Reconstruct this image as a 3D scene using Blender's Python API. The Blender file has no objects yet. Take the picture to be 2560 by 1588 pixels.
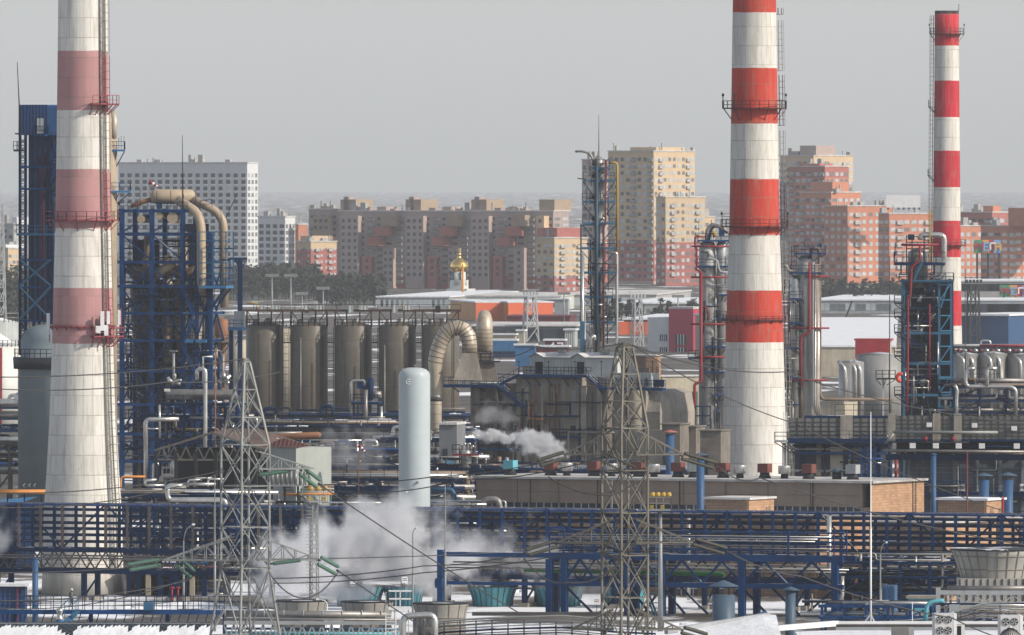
import bpy, math, random
from mathutils import Vector, Matrix
R = math.radians
# ------------------------------------------------------------------ camera, sky, sun, exposure
SC = bpy.context.scene
COL = SC.collection
K = 0.09 / 2560          # radians per photo pixel (400 mm lens)
H, HY = 52.0, 432.0      # eye height, horizon row
cam_d = bpy.data.cameras.new('camera'); cam = bpy.data.objects.new('camera', cam_d); COL.objects.link(cam)
cam.location = (0, 0, H); cam.rotation_euler = (R(90), 0, 0)
cam_d.sensor_width = 36; cam_d.lens = 36 / 0.09
cam_d.shift_y = -(794 - HY) / 2560.0
cam_d.clip_start = 5; cam_d.clip_end = 60000
cam_d.dof.use_dof = True; cam_d.dof.focus_distance = 1250; cam_d.dof.aperture_fstop = 4.0
SC.camera = cam
SUN_AZ, SUN_EL = R(64), R(33)      # to the right of the line back to the camera
w = bpy.data.worlds.new('World'); SC.world = w; w.use_nodes = True
nt = w.node_tree; bg = nt.nodes['Background']
sky = nt.nodes.new('ShaderNodeTexSky'); sky.sky_type = 'NISHITA'; sky.sun_disc = False
sky.sun_elevation = SUN_EL; sky.sun_rotation = R(180) - SUN_AZ
sky.air_density = 1.0; sky.dust_density = 1.0; sky.ozone_density = 2.0
hs = nt.nodes.new('ShaderNodeHueSaturation'); hs.inputs['Saturation'].default_value = 0.52; hs.inputs['Value'].default_value = 1.0
nt.links.new(sky.outputs[0], hs.inputs['Color']); nt.links.new(hs.outputs[0], bg.inputs[0])
bg.inputs[1].default_value = 0.122
sd = bpy.data.lights.new('sun', 'SUN'); sd.energy = 3.75; sd.angle = R(0.5); sd.color = (1, .90, .76)
so = bpy.data.objects.new('sun', sd); COL.objects.link(so)
sdir = Vector((math.sin(SUN_AZ) * math.cos(SUN_EL), -math.cos(SUN_AZ) * math.cos(SUN_EL), math.sin(SUN_EL)))
so.rotation_euler = sdir.to_track_quat('Z', 'Y').to_euler(); so.location = sdir * 3000
SC.view_settings.view_transform = 'Standard'; SC.view_settings.look = 'None'
SC.view_settings.exposure = 0.17; SC.view_settings.gamma = 1
SC.cycles.use_denoising = True
SC.cycles.max_bounces = 5; SC.cycles.diffuse_bounces = 1; SC.cycles.glossy_bounces = 2
SC.cycles.volume_bounces = 2; SC.cycles.transparent_max_bounces = 8
SC.cycles.volume_step_rate = 1.0; SC.cycles.volume_max_steps = 128
rnd = random.Random(7)

# ------------------------------------------------------------------ materials
MATS = {}
def nn(t, kind, **kw):
    n = t.nodes.new(kind)
    for k_, v in kw.items(): setattr(n, k_, v)
    return n
def mth(t, op, a, b=None):
    n = nn(t, 'ShaderNodeMath', operation=op)
    for i, v in enumerate((a, b)):
        if v is None: continue
        if isinstance(v, (int, float)): n.inputs[i].default_value = v
        else: t.links.new(v, n.inputs[i])
    return n.outputs[0]
def mixc(t, fac, a, b):
    n = nn(t, 'ShaderNodeMix', data_type='RGBA')
    for i, v in ((0, fac), (6, a), (7, b)):
        if isinstance(v, (int, float)): n.inputs[i].default_value = v
        elif isinstance(v, tuple): n.inputs[i].default_value = (*v[:3], 1)
        else: t.links.new(v, n.inputs[i])
    return n.outputs[2]
def noise(t, vec, scale, detail=3, mp=None, rough=.6):
    if mp:
        m = nn(t, 'ShaderNodeMapping'); m.inputs['Scale'].default_value = mp; t.links.new(vec, m.inputs[0]); vec = m.outputs[0]
    n = nn(t, 'ShaderNodeTexNoise'); n.inputs['Scale'].default_value = scale; n.inputs['Detail'].default_value = detail
    n.inputs['Roughness'].default_value = rough
    t.links.new(vec, n.inputs['Vector']); return n.outputs['Fac']
def ramp(t, fac, stops, interp='LINEAR'):
    n = nn(t, 'ShaderNodeValToRGB'); cr = n.color_ramp; cr.interpolation = interp
    while len(cr.elements) < len(stops): cr.elements.new(0.5)
    for e, (p, c) in zip(cr.elements, stops):
        e.position = p; e.color = (*c[:3], 1) if isinstance(c, tuple) else (c, c, c, 1)
    t.links.new(fac, n.inputs[0]); return n.outputs[0]
def mat(name, col, rough=.65, metal=0.0, var=.18, scale=.35, streak=0.0, scol=(.12, .07, .04), snow=0.0, corr=0.0, brick=False, bump=0.0, spec=.3):
    if name in MATS: return MATS[name]
    m = bpy.data.materials.new(name); m.use_nodes = True; t = m.node_tree
    b = t.nodes['Principled BSDF']; b.inputs['Roughness'].default_value = rough; b.inputs['Metallic'].default_value = metal
    b.inputs['Specular IOR Level'].default_value = spec
    tc = nn(t, 'ShaderNodeTexCoord'); o = tc.outputs['Object']
    f = noise(t, o, scale, 4)
    lo = tuple(c * (1 - var) for c in col); hi = tuple(min(1, c * (1 + var)) for c in col)
    c = ramp(t, f, [(.3, lo), (.7, hi)])
    f2 = noise(t, o, scale * 9, 2)
    c = mixc(t, mth(t, 'MULTIPLY', ramp(t, f2, [(.5, 0.0), (.75, 1.0)]), var * .9), c, tuple(x * .6 for x in col))
    if brick:
        sp = nn(t, 'ShaderNodeSeparateXYZ'); t.links.new(o, sp.inputs[0])
        cb = nn(t, 'ShaderNodeCombineXYZ'); t.links.new(mth(t, 'ADD', sp.outputs[0], sp.outputs[1]), cb.inputs[0]); t.links.new(sp.outputs[2], cb.inputs[1])
        bt = nn(t, 'ShaderNodeTexBrick'); bt.inputs['Scale'].default_value = 1.0
        bt.inputs['Brick Width'].default_value = .9; bt.inputs['Row Height'].default_value = .34; bt.inputs['Mortar Size'].default_value = .03
        t.links.new(cb.outputs[0], bt.inputs['Vector'])
        bt.inputs['Color1'].default_value = (.75, .75, .75, 1); bt.inputs['Color2'].default_value = (1.1, 1.1, 1.1, 1); bt.inputs['Mortar'].default_value = (.6, .6, .6, 1)
        mm = nn(t, 'ShaderNodeMix', data_type='RGBA', blend_type='MULTIPLY'); mm.inputs[0].default_value = .8
        t.links.new(c, mm.inputs[6]); t.links.new(bt.outputs[0], mm.inputs[7]); c = mm.outputs[2]
    if streak:
        f3 = noise(t, o, 1.1, 4, (1, 1, .06)); f4 = noise(t, o, .12, 3)
        k_ = mth(t, 'MULTIPLY', ramp(t, f3, [(.48, 0.0), (.7, 1.0)]), mth(t, 'MULTIPLY', ramp(t, f4, [(.35, .25), (.65, 1.0)]), streak))
        c = mixc(t, k_, c, scol)
    if corr:
        sp = nn(t, 'ShaderNodeSeparateXYZ'); t.links.new(o, sp.inputs[0])
        wv = mth(t, 'SINE', mth(t, 'MULTIPLY', mth(t, 'ADD', sp.outputs[0], sp.outputs[1]), 6.283 / corr))
        bp = nn(t, 'ShaderNodeBump'); bp.inputs['Distance'].default_value = corr * .06; t.links.new(wv, bp.inputs['Height']); t.links.new(bp.outputs[0], b.inputs['Normal'])
    if bump:
        bp = nn(t, 'ShaderNodeBump'); bp.inputs['Distance'].default_value = bump; t.links.new(noise(t, o, 1.3, 5), bp.inputs['Height']); t.links.new(bp.outputs[0], b.inputs['Normal'])
    if snow:
        g = nn(t, 'ShaderNodeNewGeometry'); sp = nn(t, 'ShaderNodeSeparateXYZ'); t.links.new(g.outputs['True Normal'], sp.inputs[0])
        k_ = mth(t, 'MULTIPLY', mth(t, 'GREATER_THAN', sp.outputs[2], .6), mth(t, 'LESS_THAN', noise(t, o, .22, 4), snow))
        c = mixc(t, k_, c, (.8, .82, .86))
    t.links.new(c, b.inputs['Base Color'])
    MATS[name] = m; return m

BLUE = mat('blue_steel_paint', (.006, .044, .145), .6, var=.3, streak=.35, scol=(.012, .022, .05), snow=.47, spec=.15)
DBLUE = mat('deep_blue_steel', (.004, .021, .068), .65, var=.3, streak=.3, scol=(.015, .015, .022), snow=.42, spec=.12)
LBLUE = mat('bright_blue_steel', (.035, .15, .32), .6, var=.25, streak=.3, scol=(.05, .06, .07))
TBLUE = mat('teal_blue_steel', (.028, .11, .20), .5, var=.25, streak=.3, scol=(.05, .05, .05))
CLADB = mat('blue_sheet_cladding', (.014, .045, .14), .5, var=.3, streak=.35, scol=(.008, .02, .05), corr=.5)
DARK = mat('dark_steel', (.022, .024, .03), .6, var=.4, snow=.42)
GALV = mat('galvanised_steel', (.235, .245, .245), .5, .3, var=.22, streak=.3, scol=(.12, .10, .08))
GALVD = mat('weathered_galvanised_steel', (.165, .155, .135), .55, .3, var=.3, streak=.4, scol=(.08, .05, .035))
SILV = mat('aluminium_pipe_jacket', (.52, .52, .51), .3, .7, var=.28, streak=.25, scol=(.16, .13, .10))
SILD = mat('dull_pipe_jacket', (.26, .25, .24), .45, .5, var=.3, streak=.45, scol=(.08, .06, .05))
BEIGE = mat('beige_insulated_steel', (.42, .34, .25), .6, .1, var=.15, streak=.4, scol=(.20, .14, .09))
BEIGED = mat('stained_beige_steel', (.21, .155, .115), .6, .1, var=.25, streak=.5, scol=(.08, .05, .035))
DUCT = mat('patched_duct_jacket', (.50, .43, .34), .42, .3, var=.3, streak=.45, scol=(.14, .09, .05))
RUST = mat('rusty_jacket', (.26, .125, .065), .7, .1, var=.35, streak=.6, scol=(.10, .04, .02))
REDP = mat('red_pipe_paint', (.24, .02, .032), .5, var=.2)
MAROON = mat('maroon_steel', (.13, .022, .03), .5, var=.2)
ORANGE = mat('orange_pipe_paint', (.60, .24, .05), .5, var=.15, streak=.3)
YELL = mat('yellow_paint', (.42, .28, .06), .5, var=.15)
CONC = mat('grey_concrete', (.30, .275, .24), .85, var=.25, streak=.55, scol=(.09, .055, .035), bump=.05)
CONCD = mat('dirty_concrete', (.185, .165, .145), .85, var=.3, streak=.7, scol=(.06, .035, .025), bump=.05)
CREAMC = mat('pale_concrete', (.42, .38, .30), .8, var=.15, streak=.55, scol=(.20, .13, .07), bump=.05)
SILOC = mat('silo_brown_concrete', (.125, .112, .092), .45, var=.2, streak=.65, scol=(.07, .042, .03))
GREYW = mat('pale_grey_sheet_wall', (.40, .43, .42), .6, var=.12, streak=.35, scol=(.2, .18, .14), corr=.6)
TANKW = mat('white_tank_paint', (.62, .63, .60), .5, var=.08, streak=.3, scol=(.3, .27, .2))
VESW = mat('pale_blue_vessel_paint', (.42, .475, .50), .42, var=.05, streak=.18, scol=(.34, .38, .40))
SILOG = mat('blue_grey_silo_paint', (.19, .235, .26), .6, var=.08, streak=.2, scol=(.12, .14, .15))
BRICK = mat('sunlit_brick', (.44, .27, .165), .85, var=.12, brick=True)  # brick colour lightened for the sunlit end walls
BRICKD = mat('shaded_brick', (.27, .18, .13), .85, var=.15, brick=True, streak=.3, scol=(.13, .09, .07))  # the same brick darkened for fronts in shade
PANEL = mat('brown_wall_panel', (.24, .19, .155), .8, var=.14, streak=.35, scol=(.13, .10, .08))
SNOW = mat('snow', (.74, .76, .80), .8, var=.13, scale=.25, streak=.12, scol=(.45, .43, .41), bump=.2)
SNOWD = mat('dirty_snow', (.55, .54, .53), .85, var=.3, scale=.2, streak=.0, bump=.15)
ROOFB = mat('brown_sheet_roof', (.13, .085, .07), .7, var=.3, corr=.8, streak=.3, snow=.35)
ROOFR = mat('dark_red_sheet_roof', (.10, .035, .03), .7, var=.3, corr=.8)
GLASS = mat('dark_window_glass', (.03, .04, .055), .15, var=.3, spec=.6)
GLASSL = mat('pale_window_glass', (.42, .47, .50), .25, var=.25, spec=.6)
WHITEP = mat('white_paint', (.74, .75, .76), .5, var=.06, streak=.2, scol=(.4, .38, .33))
GREYP = mat('grey_paint', (.33, .35, .37), .5, var=.15, streak=.3, scol=(.15, .13, .11))
STACKB = mat('blue_vent_paint', (.03, .085, .19), .5, var=.15, streak=.35, scol=(.04, .06, .10))
STACKG = mat('grey_blue_vent_paint', (.06, .10, .15), .5, var=.15, streak=.35, scol=(.06, .06, .07))
TEAL = mat('teal_fan_paint', (.08, .30, .38), .5, var=.2, streak=.4, scol=(.12, .15, .10))
TEALL = mat('turquoise_paint', (.12, .40, .48), .5, var=.15)
GREYF = mat('grey_fan_panel', (.34, .33, .31), .6, var=.15, streak=.3, scol=(.2, .17, .13))
GRNP = mat('green_pipe_paint', (.035, .17, .045), .5, var=.2)
INSG = mat('green_glass_insulator', (.085, .18, .135), .25, var=.1, spec=.8)
INSB = mat('brown_glass_insulator', (.075, .075, .065), .5, var=.3, spec=.3)
WIRE = mat('dark_cable', (.05, .05, .05), .6, var=.1)
BLACK = mat('black_rubber', (.012, .012, .014), .6, var=.2)
FENCEM = mat('grey_screen_panel', (.15, .15, .145), .7, var=.2, streak=.4, scol=(.08, .07, .06))
HEATW = mat('blue_grey_heater_wall', (.085, .10, .125), .7, var=.25, streak=.4, scol=(.05, .05, .06))
COLJ = mat('stained_column_jacket', (.44, .44, .43), .42, .25, var=.2, streak=.85, scol=(.04, .04, .05))
GOLD = mat('gold_leaf', (.95, .62, .18), .22, 1.0, var=.05)

# ------------------------------------------------------------------ mesh builder
class MB:
    def __init__(s): s.v = []; s.f = []; s.sm = []
    def quad(s, a, b, c, d):
        n = len(s.v); s.v += [tuple(a), tuple(b), tuple(c), tuple(d)]; s.f.append((n, n + 1, n + 2, n + 3)); s.sm.append(False); return s
    def poly(s, pts):
        n = len(s.v); s.v += [tuple(p) for p in pts]; s.f.append(tuple(range(n, n + len(pts)))); s.sm.append(False); return s
    def box(s, x0, x1, y0, y1, z0, z1):
        if x0 > x1: x0, x1 = x1, x0
        if y0 > y1: y0, y1 = y1, y0
        if z0 > z1: z0, z1 = z1, z0
        n = len(s.v)
        s.v += [(x0, y0, z0), (x1, y0, z0), (x1, y1, z0), (x0, y1, z0), (x0, y0, z1), (x1, y0, z1), (x1, y1, z1), (x0, y1, z1)]
        for f in ((0, 3, 2, 1), (4, 5, 6, 7), (0, 1, 5, 4), (1, 2, 6, 5), (2, 3, 7, 6), (3, 0, 4, 7)):
            s.f.append(tuple(n + i for i in f)); s.sm.append(False)
        return s
    def bar(s, p, q, wd=.12, ht=None):
        p, q = Vector(p), Vector(q); d = q - p
        if d.length < 1e-6: return s
        d.normalize(); ht = ht or wd
        up = Vector((0, 0, 1)) if abs(d.z) < .95 else Vector((0, 1, 0))
        a = d.cross(up).normalized() * wd / 2; b = a.cross(d).normalized() * ht / 2
        n = len(s.v)
        for c in (p, q):
            s.v += [tuple(c - a - b), tuple(c + a - b), tuple(c + a + b), tuple(c - a + b)]
        for f in ((3, 2, 1, 0), (4, 5, 6, 7), (0, 1, 5, 4), (1, 2, 6, 5), (2, 3, 7, 6), (3, 0, 4, 7)):
            s.f.append(tuple(n + i for i in f)); s.sm.append(False)
        return s
    def tube(s, pts, r, n=8, bend=0.0, caps=True):
        P = [Vector(p) for p in pts]
        if bend:
            Q = [P[0]]
            for i in range(1, len(P) - 1):
                a, b, c = P[i - 1], P[i], P[i + 1]
                d1 = (a - b); d2 = (c - b); t = min(bend, d1.length * .49, d2.length * .49)
                if t < 1e-4: Q.append(b); continue
                a1 = b + d1.normalized() * t; c1 = b + d2.normalized() * t
                for j in range(5):
                    u = j / 4; Q.append(a1 * (1 - u) ** 2 + b * 2 * u * (1 - u) + c1 * u * u)
            Q.append(P[-1]); P = Q
        rr = r if isinstance(r, (list, tuple)) else [r] * len(P)
        base = len(s.v); prev = None
        for i, p in enumerate(P):
            d = (P[min(i + 1, len(P) - 1)] - P[max(i - 1, 0)]).normalized()
            if prev is None:
                up = Vector((0, 0, 1)) if abs(d.z) < .9 else Vector((0, 1, 0)); a = d.cross(up).normalized()
            else:
                a = (prev - d * prev.dot(d))
                a = a.normalized() if a.length > 1e-6 else d.orthogonal().normalized()
            prev = a; b = d.cross(a)
            for j in range(n):
                th = 2 * math.pi * j / n; s.v.append(tuple(p + (a * math.cos(th) + b * math.sin(th)) * rr[min(i, len(rr) - 1)]))
        for i in range(len(P) - 1):
            for j in range(n):
                k_ = (j + 1) % n
                s.f.append((base + i * n + j, base + (i + 1) * n + j, base + (i + 1) * n + k_, base + i * n + k_)); s.sm.append(True)
        if caps:
            s.f.append(tuple(base + j for j in range(n))); s.sm.append(False)
            s.f.append(tuple(base + (len(P) - 1) * n + j for j in reversed(range(n)))); s.sm.append(False)
        return s
    def lathe(s, cx, cy, prof, n=24, smooth=True):
        base = len(s.v)
        for (r, z) in prof:
            for j in range(n):
                th = 2 * math.pi * j / n; s.v.append((cx + r * math.cos(th), cy + r * math.sin(th), z))
        for i in range(len(prof) - 1):
            for j in range(n):
                k_ = (j + 1) % n
                s.f.append((base + i * n + j, base + i * n + k_, base + (i + 1) * n + k_, base + (i + 1) * n + j)); s.sm.append(smooth)
        if prof[0][0] > 1e-3: s.f.append(tuple(base + j for j in reversed(range(n)))); s.sm.append(False)
        if prof[-1][0] > 1e-3:
            s.f.append(tuple(base + (len(prof) - 1) * n + j for j in range(n))); s.sm.append(False)
        return s
    def rail(s, pts, h=1.1, sp=1.6, r=.07, rails=(1.0, .5), closed=False):
        P = [Vector(p) for p in pts]
        if closed: P = P + [P[0]]
        for a, b in zip(P, P[1:]):
            L = (b - a).length; m = max(1, round(L / sp))
            for u in rails:
                o = Vector((0, 0, h * u)); s.bar(a + o, b + o, r)
            for i in range(m + 1):
                c = a.lerp(b, i / m); s.bar(c, c + Vector((0, 0, h)), r)
        return s
    def xbrace(s, a, b, c, d, wd=.1):
        s.bar(a, c, wd); s.bar(b, d, wd); return s

def _mesh(name, mb, m):
    me = bpy.data.meshes.new(name); me.from_pydata(mb.v, [], mb.f)
    if mb.sm and any(mb.sm): me.polygons.foreach_set('use_smooth', mb.sm)
    if m: me.materials.append(m)
    me.update(); return me
class T:
    """a thing: an Empty on the ground at photo column px and distance Y (or single mesh via solo)"""
    def __init__(s, name, label, cat, px, Y, rz=0.0, group=None, z0=0.0, kind=None):
        s.a = R(rz); s.Y0 = Y; s.X0 = (px - 1280) * K * Y; s.z0 = z0
        s.ca, s.sa = math.cos(s.a), math.sin(s.a)
        o = bpy.data.objects.new(name, None); COL.objects.link(o); o.empty_display_size = 1
        o.location = (s.X0, Y, z0); o.rotation_euler = (0, 0, s.a); s.o = o; s.lab = (label, cat, group, kind)
        tag(o, label, cat, group, kind)
    def p(s, px, py, ly=0.0):
        q = (px - 1280) * K
        lx = (q * s.Y0 + q * ly * s.ca - s.X0 + ly * s.sa) / (s.ca - q * s.sa)
        Yd = s.Y0 + lx * s.sa + ly * s.ca
        return Vector((lx, ly, H - (py - HY) * K * Yd - s.z0))
    def x(s, px, ly=0.0): return s.p(px, HY, ly).x
    def z(s, py, px=None, ly=0.0): return s.p(px, py, ly).z if px is not None else H - (py - HY) * K * (s.Y0 + ly * s.ca) - s.z0
    def depth(s, lx, px):
        q = (px - 1280) * K
        return (s.X0 + lx * s.ca - q * s.Y0 - q * lx * s.sa) / (q * s.ca + s.sa)
    def part(s, name, mb, m, parent=None, label=None, kind=None, loc=None):
        o = bpy.data.objects.new(name, _mesh(name, mb, m)); COL.objects.link(o)
        o.parent = parent or s.o
        if loc: o.location = loc
        if label: o['label'] = label
        if kind: o['kind'] = kind
        return o
    def copies(s, name, mb, m, locs, parent=None, cap=100):
        me = _mesh(name, mb, m); res = []
        for l in locs[:cap]:
            o = bpy.data.objects.new(name, me); COL.objects.link(o); o.parent = parent or s.o; o.location = l; res.append(o)
        if len(locs) > cap:
            b = MB()
            for l in locs[cap:]:
                n = len(b.v); b.v += [(v[0] + l[0], v[1] + l[1], v[2] + l[2]) for v in mb.v]
                b.f += [tuple(n + i for i in f) for f in mb.f]; b.sm += mb.sm
            s.part(name, b, m, parent, kind='stuff')
        return res
def tag(o, label=None, cat=None, group=None, kind=None):
    if label: o['label'] = label
    if cat: o['category'] = cat
    if group: o['group'] = group
    if kind: o['kind'] = kind
def solo(name, mb, m, label, cat, px, Y, rz=0.0, group=None, z0=0.0, kind=None):
    """single-mesh thing, vertices given in the local frame"""
    o = bpy.data.objects.new(name, _mesh(name, mb, m)); COL.objects.link(o)
    o.location = ((px - 1280) * K * Y, Y, z0); o.rotation_euler = (0, 0, R(rz)); tag(o, label, cat, group, kind); return o
def copy_tree(o, parent=None):
    c = o.copy(); COL.objects.link(c); c.parent = parent
    for ch in list(o.children): copy_tree(ch, c)
    return c
class Fr(T):
    """a frame without an object, for solo meshes"""
    def __init__(s, px, Y, rz=0.0, z0=0.0):
        s.a = R(rz); s.Y0 = Y; s.X0 = (px - 1280) * K * Y; s.z0 = z0; s.ca, s.sa = math.cos(s.a), math.sin(s.a)
G = -27.0   # the plant's grid is turned this much
# ------------------------------------------------------------------ ground
def ground():
    mb = MB(); n = 60
    xs = [-1900 + 3800 * i / n for i in range(n + 1)]; ys = [300 + 29700 * (j / n) ** 2 for j in range(n + 1)]
    for y in ys:
        for x in xs: mb.v.append((x, y, 0))
    for j in range(n):
        for i in range(n):
            a = j * (n + 1) + i; mb.f.append((a, a + 1, a + n + 2, a + n + 1)); mb.sm.append(False)
    m = bpy.data.materials.new('snowy_yard_ground'); m.use_nodes = True; t = m.node_tree; b = t.nodes['Principled BSDF']
    b.inputs['Roughness'].default_value = .9
    o = nn(t, 'ShaderNodeTexCoord').outputs['Object']
    soil = ramp(t, noise(t, o, .05, 5), [(.3, (.035, .03, .028)), (.5, (.075, .065, .055)), (.7, (.13, .11, .09))])
    sy = nn(t, 'ShaderNodeSeparateXYZ'); t.links.new(o, sy.inputs[0]); haze_snow_bias = mth(t, 'ADD', mth(t, 'MULTIPLY', mth(t, 'GREATER_THAN', sy.outputs[1], 7200), .03), mth(t, 'MULTIPLY', mth(t, 'LESS_THAN', sy.outputs[1], 1460), .07))  # far ground whitened to blend into the hazy sky; near yard snowier
    k_ = ramp(t, mth(t, 'ADD', noise(t, o, .035, 6, (1, .45, 1)), haze_snow_bias), [(.56, 0.0), (.62, 1.0)])
    t.links.new(mixc(t, k_, soil, (.78, .80, .84)), b.inputs['Base Color'])
    obj = bpy.data.objects.new('ground', _mesh('ground', mb, m)); COL.objects.link(obj); tag(obj, kind='structure')
ground()

# ------------------------------------------------------------------ distant apartment blocks
FAR = dict(
    wh=mat('white_facade', (.60, .61, .62), .8, var=.05), cream=mat('cream_brick_facade', (.56, .42, .27), .85, var=.06),
    tan=mat('tan_brick_facade', (.40, .315, .285), .85, var=.08), red=mat('red_brick_facade', (.38, .13, .11), .85, var=.08),
    orange=mat('orange_brick_facade', (.50, .20, .12), .85, var=.08), brown=mat('brown_brick_facade', (.345, .28, .265), .85, var=.1),
    grey=mat('grey_facade', (.36, .35, .34), .85, var=.1), mid=mat('shaded_cream_facade', (.34, .26, .19), .85, var=.08), mag=mat('magenta_red_facade', (.40, .045, .085), .7, var=.06))  # mid: cream darkened for penthouses and bays with shaded fronts
def wall_stack(t, segs, x0, x1, dep, base):
    for (z1, z0, m) in segs: t.part('wall', MB().box(x0, x1, 0, dep, z0, z1), m)
def block(name, label, px0, px1, px2, top, base, Y, rz, bands, floor=16.4, cf=8, cs=4, roof=True, win=(.62, .55), lite=.3, group='apartment blocks on the horizon', cap=60, bays=(), pents=(), frames=False, top_skip=1.2):
    t = T(name, label, 'building', px1, Y, rz, group)
    x0 = t.x(px0); x1 = 0.0; dep = t.depth(0, px2); s = K * Y
    zt, zb = t.z(top), 0.0
    edges = [zt] + [t.z(b_[0]) for b_ in bands[1:]] + [zb]
    for i, b_ in enumerate(bands):
        if edges[i] > edges[i + 1]: t.part('wall', MB().box(x0, x1, 0, dep, edges[i + 1], edges[i]), FAR[b_[1]])
    par = MB().box(x0 - .3, x1 + .3, -.3, dep + .3, zt, zt + .5); rf = t.part('roof', par, SNOWD)
    for i in range(min(14, int(abs(x0) / 4) + 2)):
        xx = x0 + rnd.random() * (x1 - x0); yy = rnd.random() * dep; hh = rnd.choice((1.2, 2.2, 3.5, 1.5)); ww = rnd.choice((.5, 1.5, 2.5))
        t.part('roof_vent', MB().box(xx, xx + ww, yy, yy + ww, zt + .5, zt + .5 + hh), FAR['grey'], rf)
    for (a, b, pyt, fac, mm) in pents:    # penthouses: px range on the front, top row, depth share, material
        t.part('penthouse', MB().box(t.x(a), t.x(b), dep * .15, dep * .15 + fac, zt, t.z(pyt)), FAR[mm])
    for (a, b, p0, p1, d, mm) in bays:    # projecting bays
        zz = max(0, t.z(p1, a, -d)); bw_ = t.x(b, -d) - t.x(a, -d); bz = t.z(p0, a, -d); nb = max(1, int(bw_ / 2.6))
        if bz - zz > 7: t.copies('window', MB().box(-.7, .7, -.06, .06, -.75, .75), GLASS, [(t.x(a, -d) + bw_ * (q_ + .5) / nb, -d - .03, bz - 2.2 - fz * 3) for q_ in range(nb) for fz in range(int((bz - zz - 3) / 3))], cap=0)
        t.part('bay', MB().box(t.x(a, -d), t.x(b, -d), -d, -.003, zz, t.z(p0, a, -d)), FAR[mm])
    locs_d, locs_l = [], []
    fl = floor * s; nz = int((zt - top_skip - fl * .4) / fl)
    W = abs(x0) / cf if cf else 1; D = dep / cs if cs else 1
    sd_d, sd_l = [], []
    for i in range(nz):
        z = zt - top_skip - fl * (i + .75)
        if z < 2: break
        for j in range(cf):
            (locs_l if rnd.random() < lite else locs_d).append((x0 + W * (j + .5), -.03, z))
        for j in range(cs):
            (sd_l if rnd.random() < lite + .2 else sd_d).append((x1 + .03, D * (j + .5), z))
    ww, wh = W * win[0] / 2, fl * win[1] / 2
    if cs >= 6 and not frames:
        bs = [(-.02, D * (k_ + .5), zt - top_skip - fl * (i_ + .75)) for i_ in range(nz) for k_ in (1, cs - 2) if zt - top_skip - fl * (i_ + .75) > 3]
        t.copies('balcony', MB().box(0, .9, -D * .44, D * .44, -fl * .34, fl * .1), mat('sunlit_balcony_glazing', (.42, .41, .40), .5, var=.3), bs, cap=40)  # side balconies coloured paler, as if lit by the sun
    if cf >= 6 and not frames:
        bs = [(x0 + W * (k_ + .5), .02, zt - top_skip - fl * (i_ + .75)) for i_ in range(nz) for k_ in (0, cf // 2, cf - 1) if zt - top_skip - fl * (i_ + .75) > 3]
        t.copies('balcony', MB().box(-W * .42, W * .42, -.9, 0, -fl * .34, fl * .1), mat('shaded_balcony_glazing', (.27, .26, .26), .5, var=.3), bs, cap=40)  # front balconies get the glazing darkened for the shaded face
    pf = MB().box(-ww, ww, -.06, .06, -wh, wh)
    if frames:
        t.copies('window_sill', MB().box(-ww * 1.1, ww * 1.1, -.35, 0, -wh - .5, -wh - .05), WHITEP, (locs_d + locs_l)[:2], cap=0)
        sl = MB()
        for l in locs_d + locs_l: sl.box(l[0] - ww, l[0] + ww, -.3, -.01, l[2] - wh - .55, l[2] - wh - .06)
        t.part('sills', sl, WHITEP, kind='stuff')
    if cf:
        t.copies('window', pf, GLASS, locs_d, cap=cap)
        if locs_l: t.copies('window', pf, GLASSL, locs_l, cap=0)
    if cs:
        dw = D * win[0] / 2; ps = MB().box(-.06, .06, -dw, dw, -wh, wh)
        if sd_d: t.copies('window', ps, mat('grey_window_glass', (.16, .17, .18), .3, var=.3), sd_d, cap=min(cap, 40))
        if sd_l: t.copies('window', ps, GLASSL, sd_l, cap=0)
    return t
block('apartment_block', 'tall white apartment slab on the left with rows of dark square windows', 296, 618, 645, 408, 706, 5400, -25, [(0, 'wh')], 16.4, 17, 3, win=(.55, .6), lite=.03, cap=100, frames=True, top_skip=3.5)
block('apartment_block', 'short white apartment block right of the tall white slab', 645, 713, 738, 543, 706, 5300, -30, [(0, 'wh')], 16.2, 4, 3, win=(.62, .6), lite=.03, frames=True, top_skip=2)
t = T('orange_stripe_hall', 'low building with orange stripe at the foot of the white blocks', 'building', 735, 5200, -15, None)
t.part('wall', MB().box(t.x(560), 0, 0, 12, 0, t.z(690)), FAR['wh']); t.part('fascia', MB().box(t.x(560), .2, -.3, 11, t.z(690) + .003, t.z(681)), ORANGE)
block('apartment_block', 'cream and red brick house in front of the brown housing row', 742, 777, 842, 605, 735, 5000, -62, [(0, 'cream'), (623, 'red')], 15.5, 3, 6, lite=.5, win=(.4, .4), pents=[(745, 770, 590, 8, 'cream')])
block('apartment_block', 'small orange topped house peeking out left of the brown housing row', 738, 746, 768, 562, 740, 5300, -62, [(0, 'orange')], 15.5, 0, 0)
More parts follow.
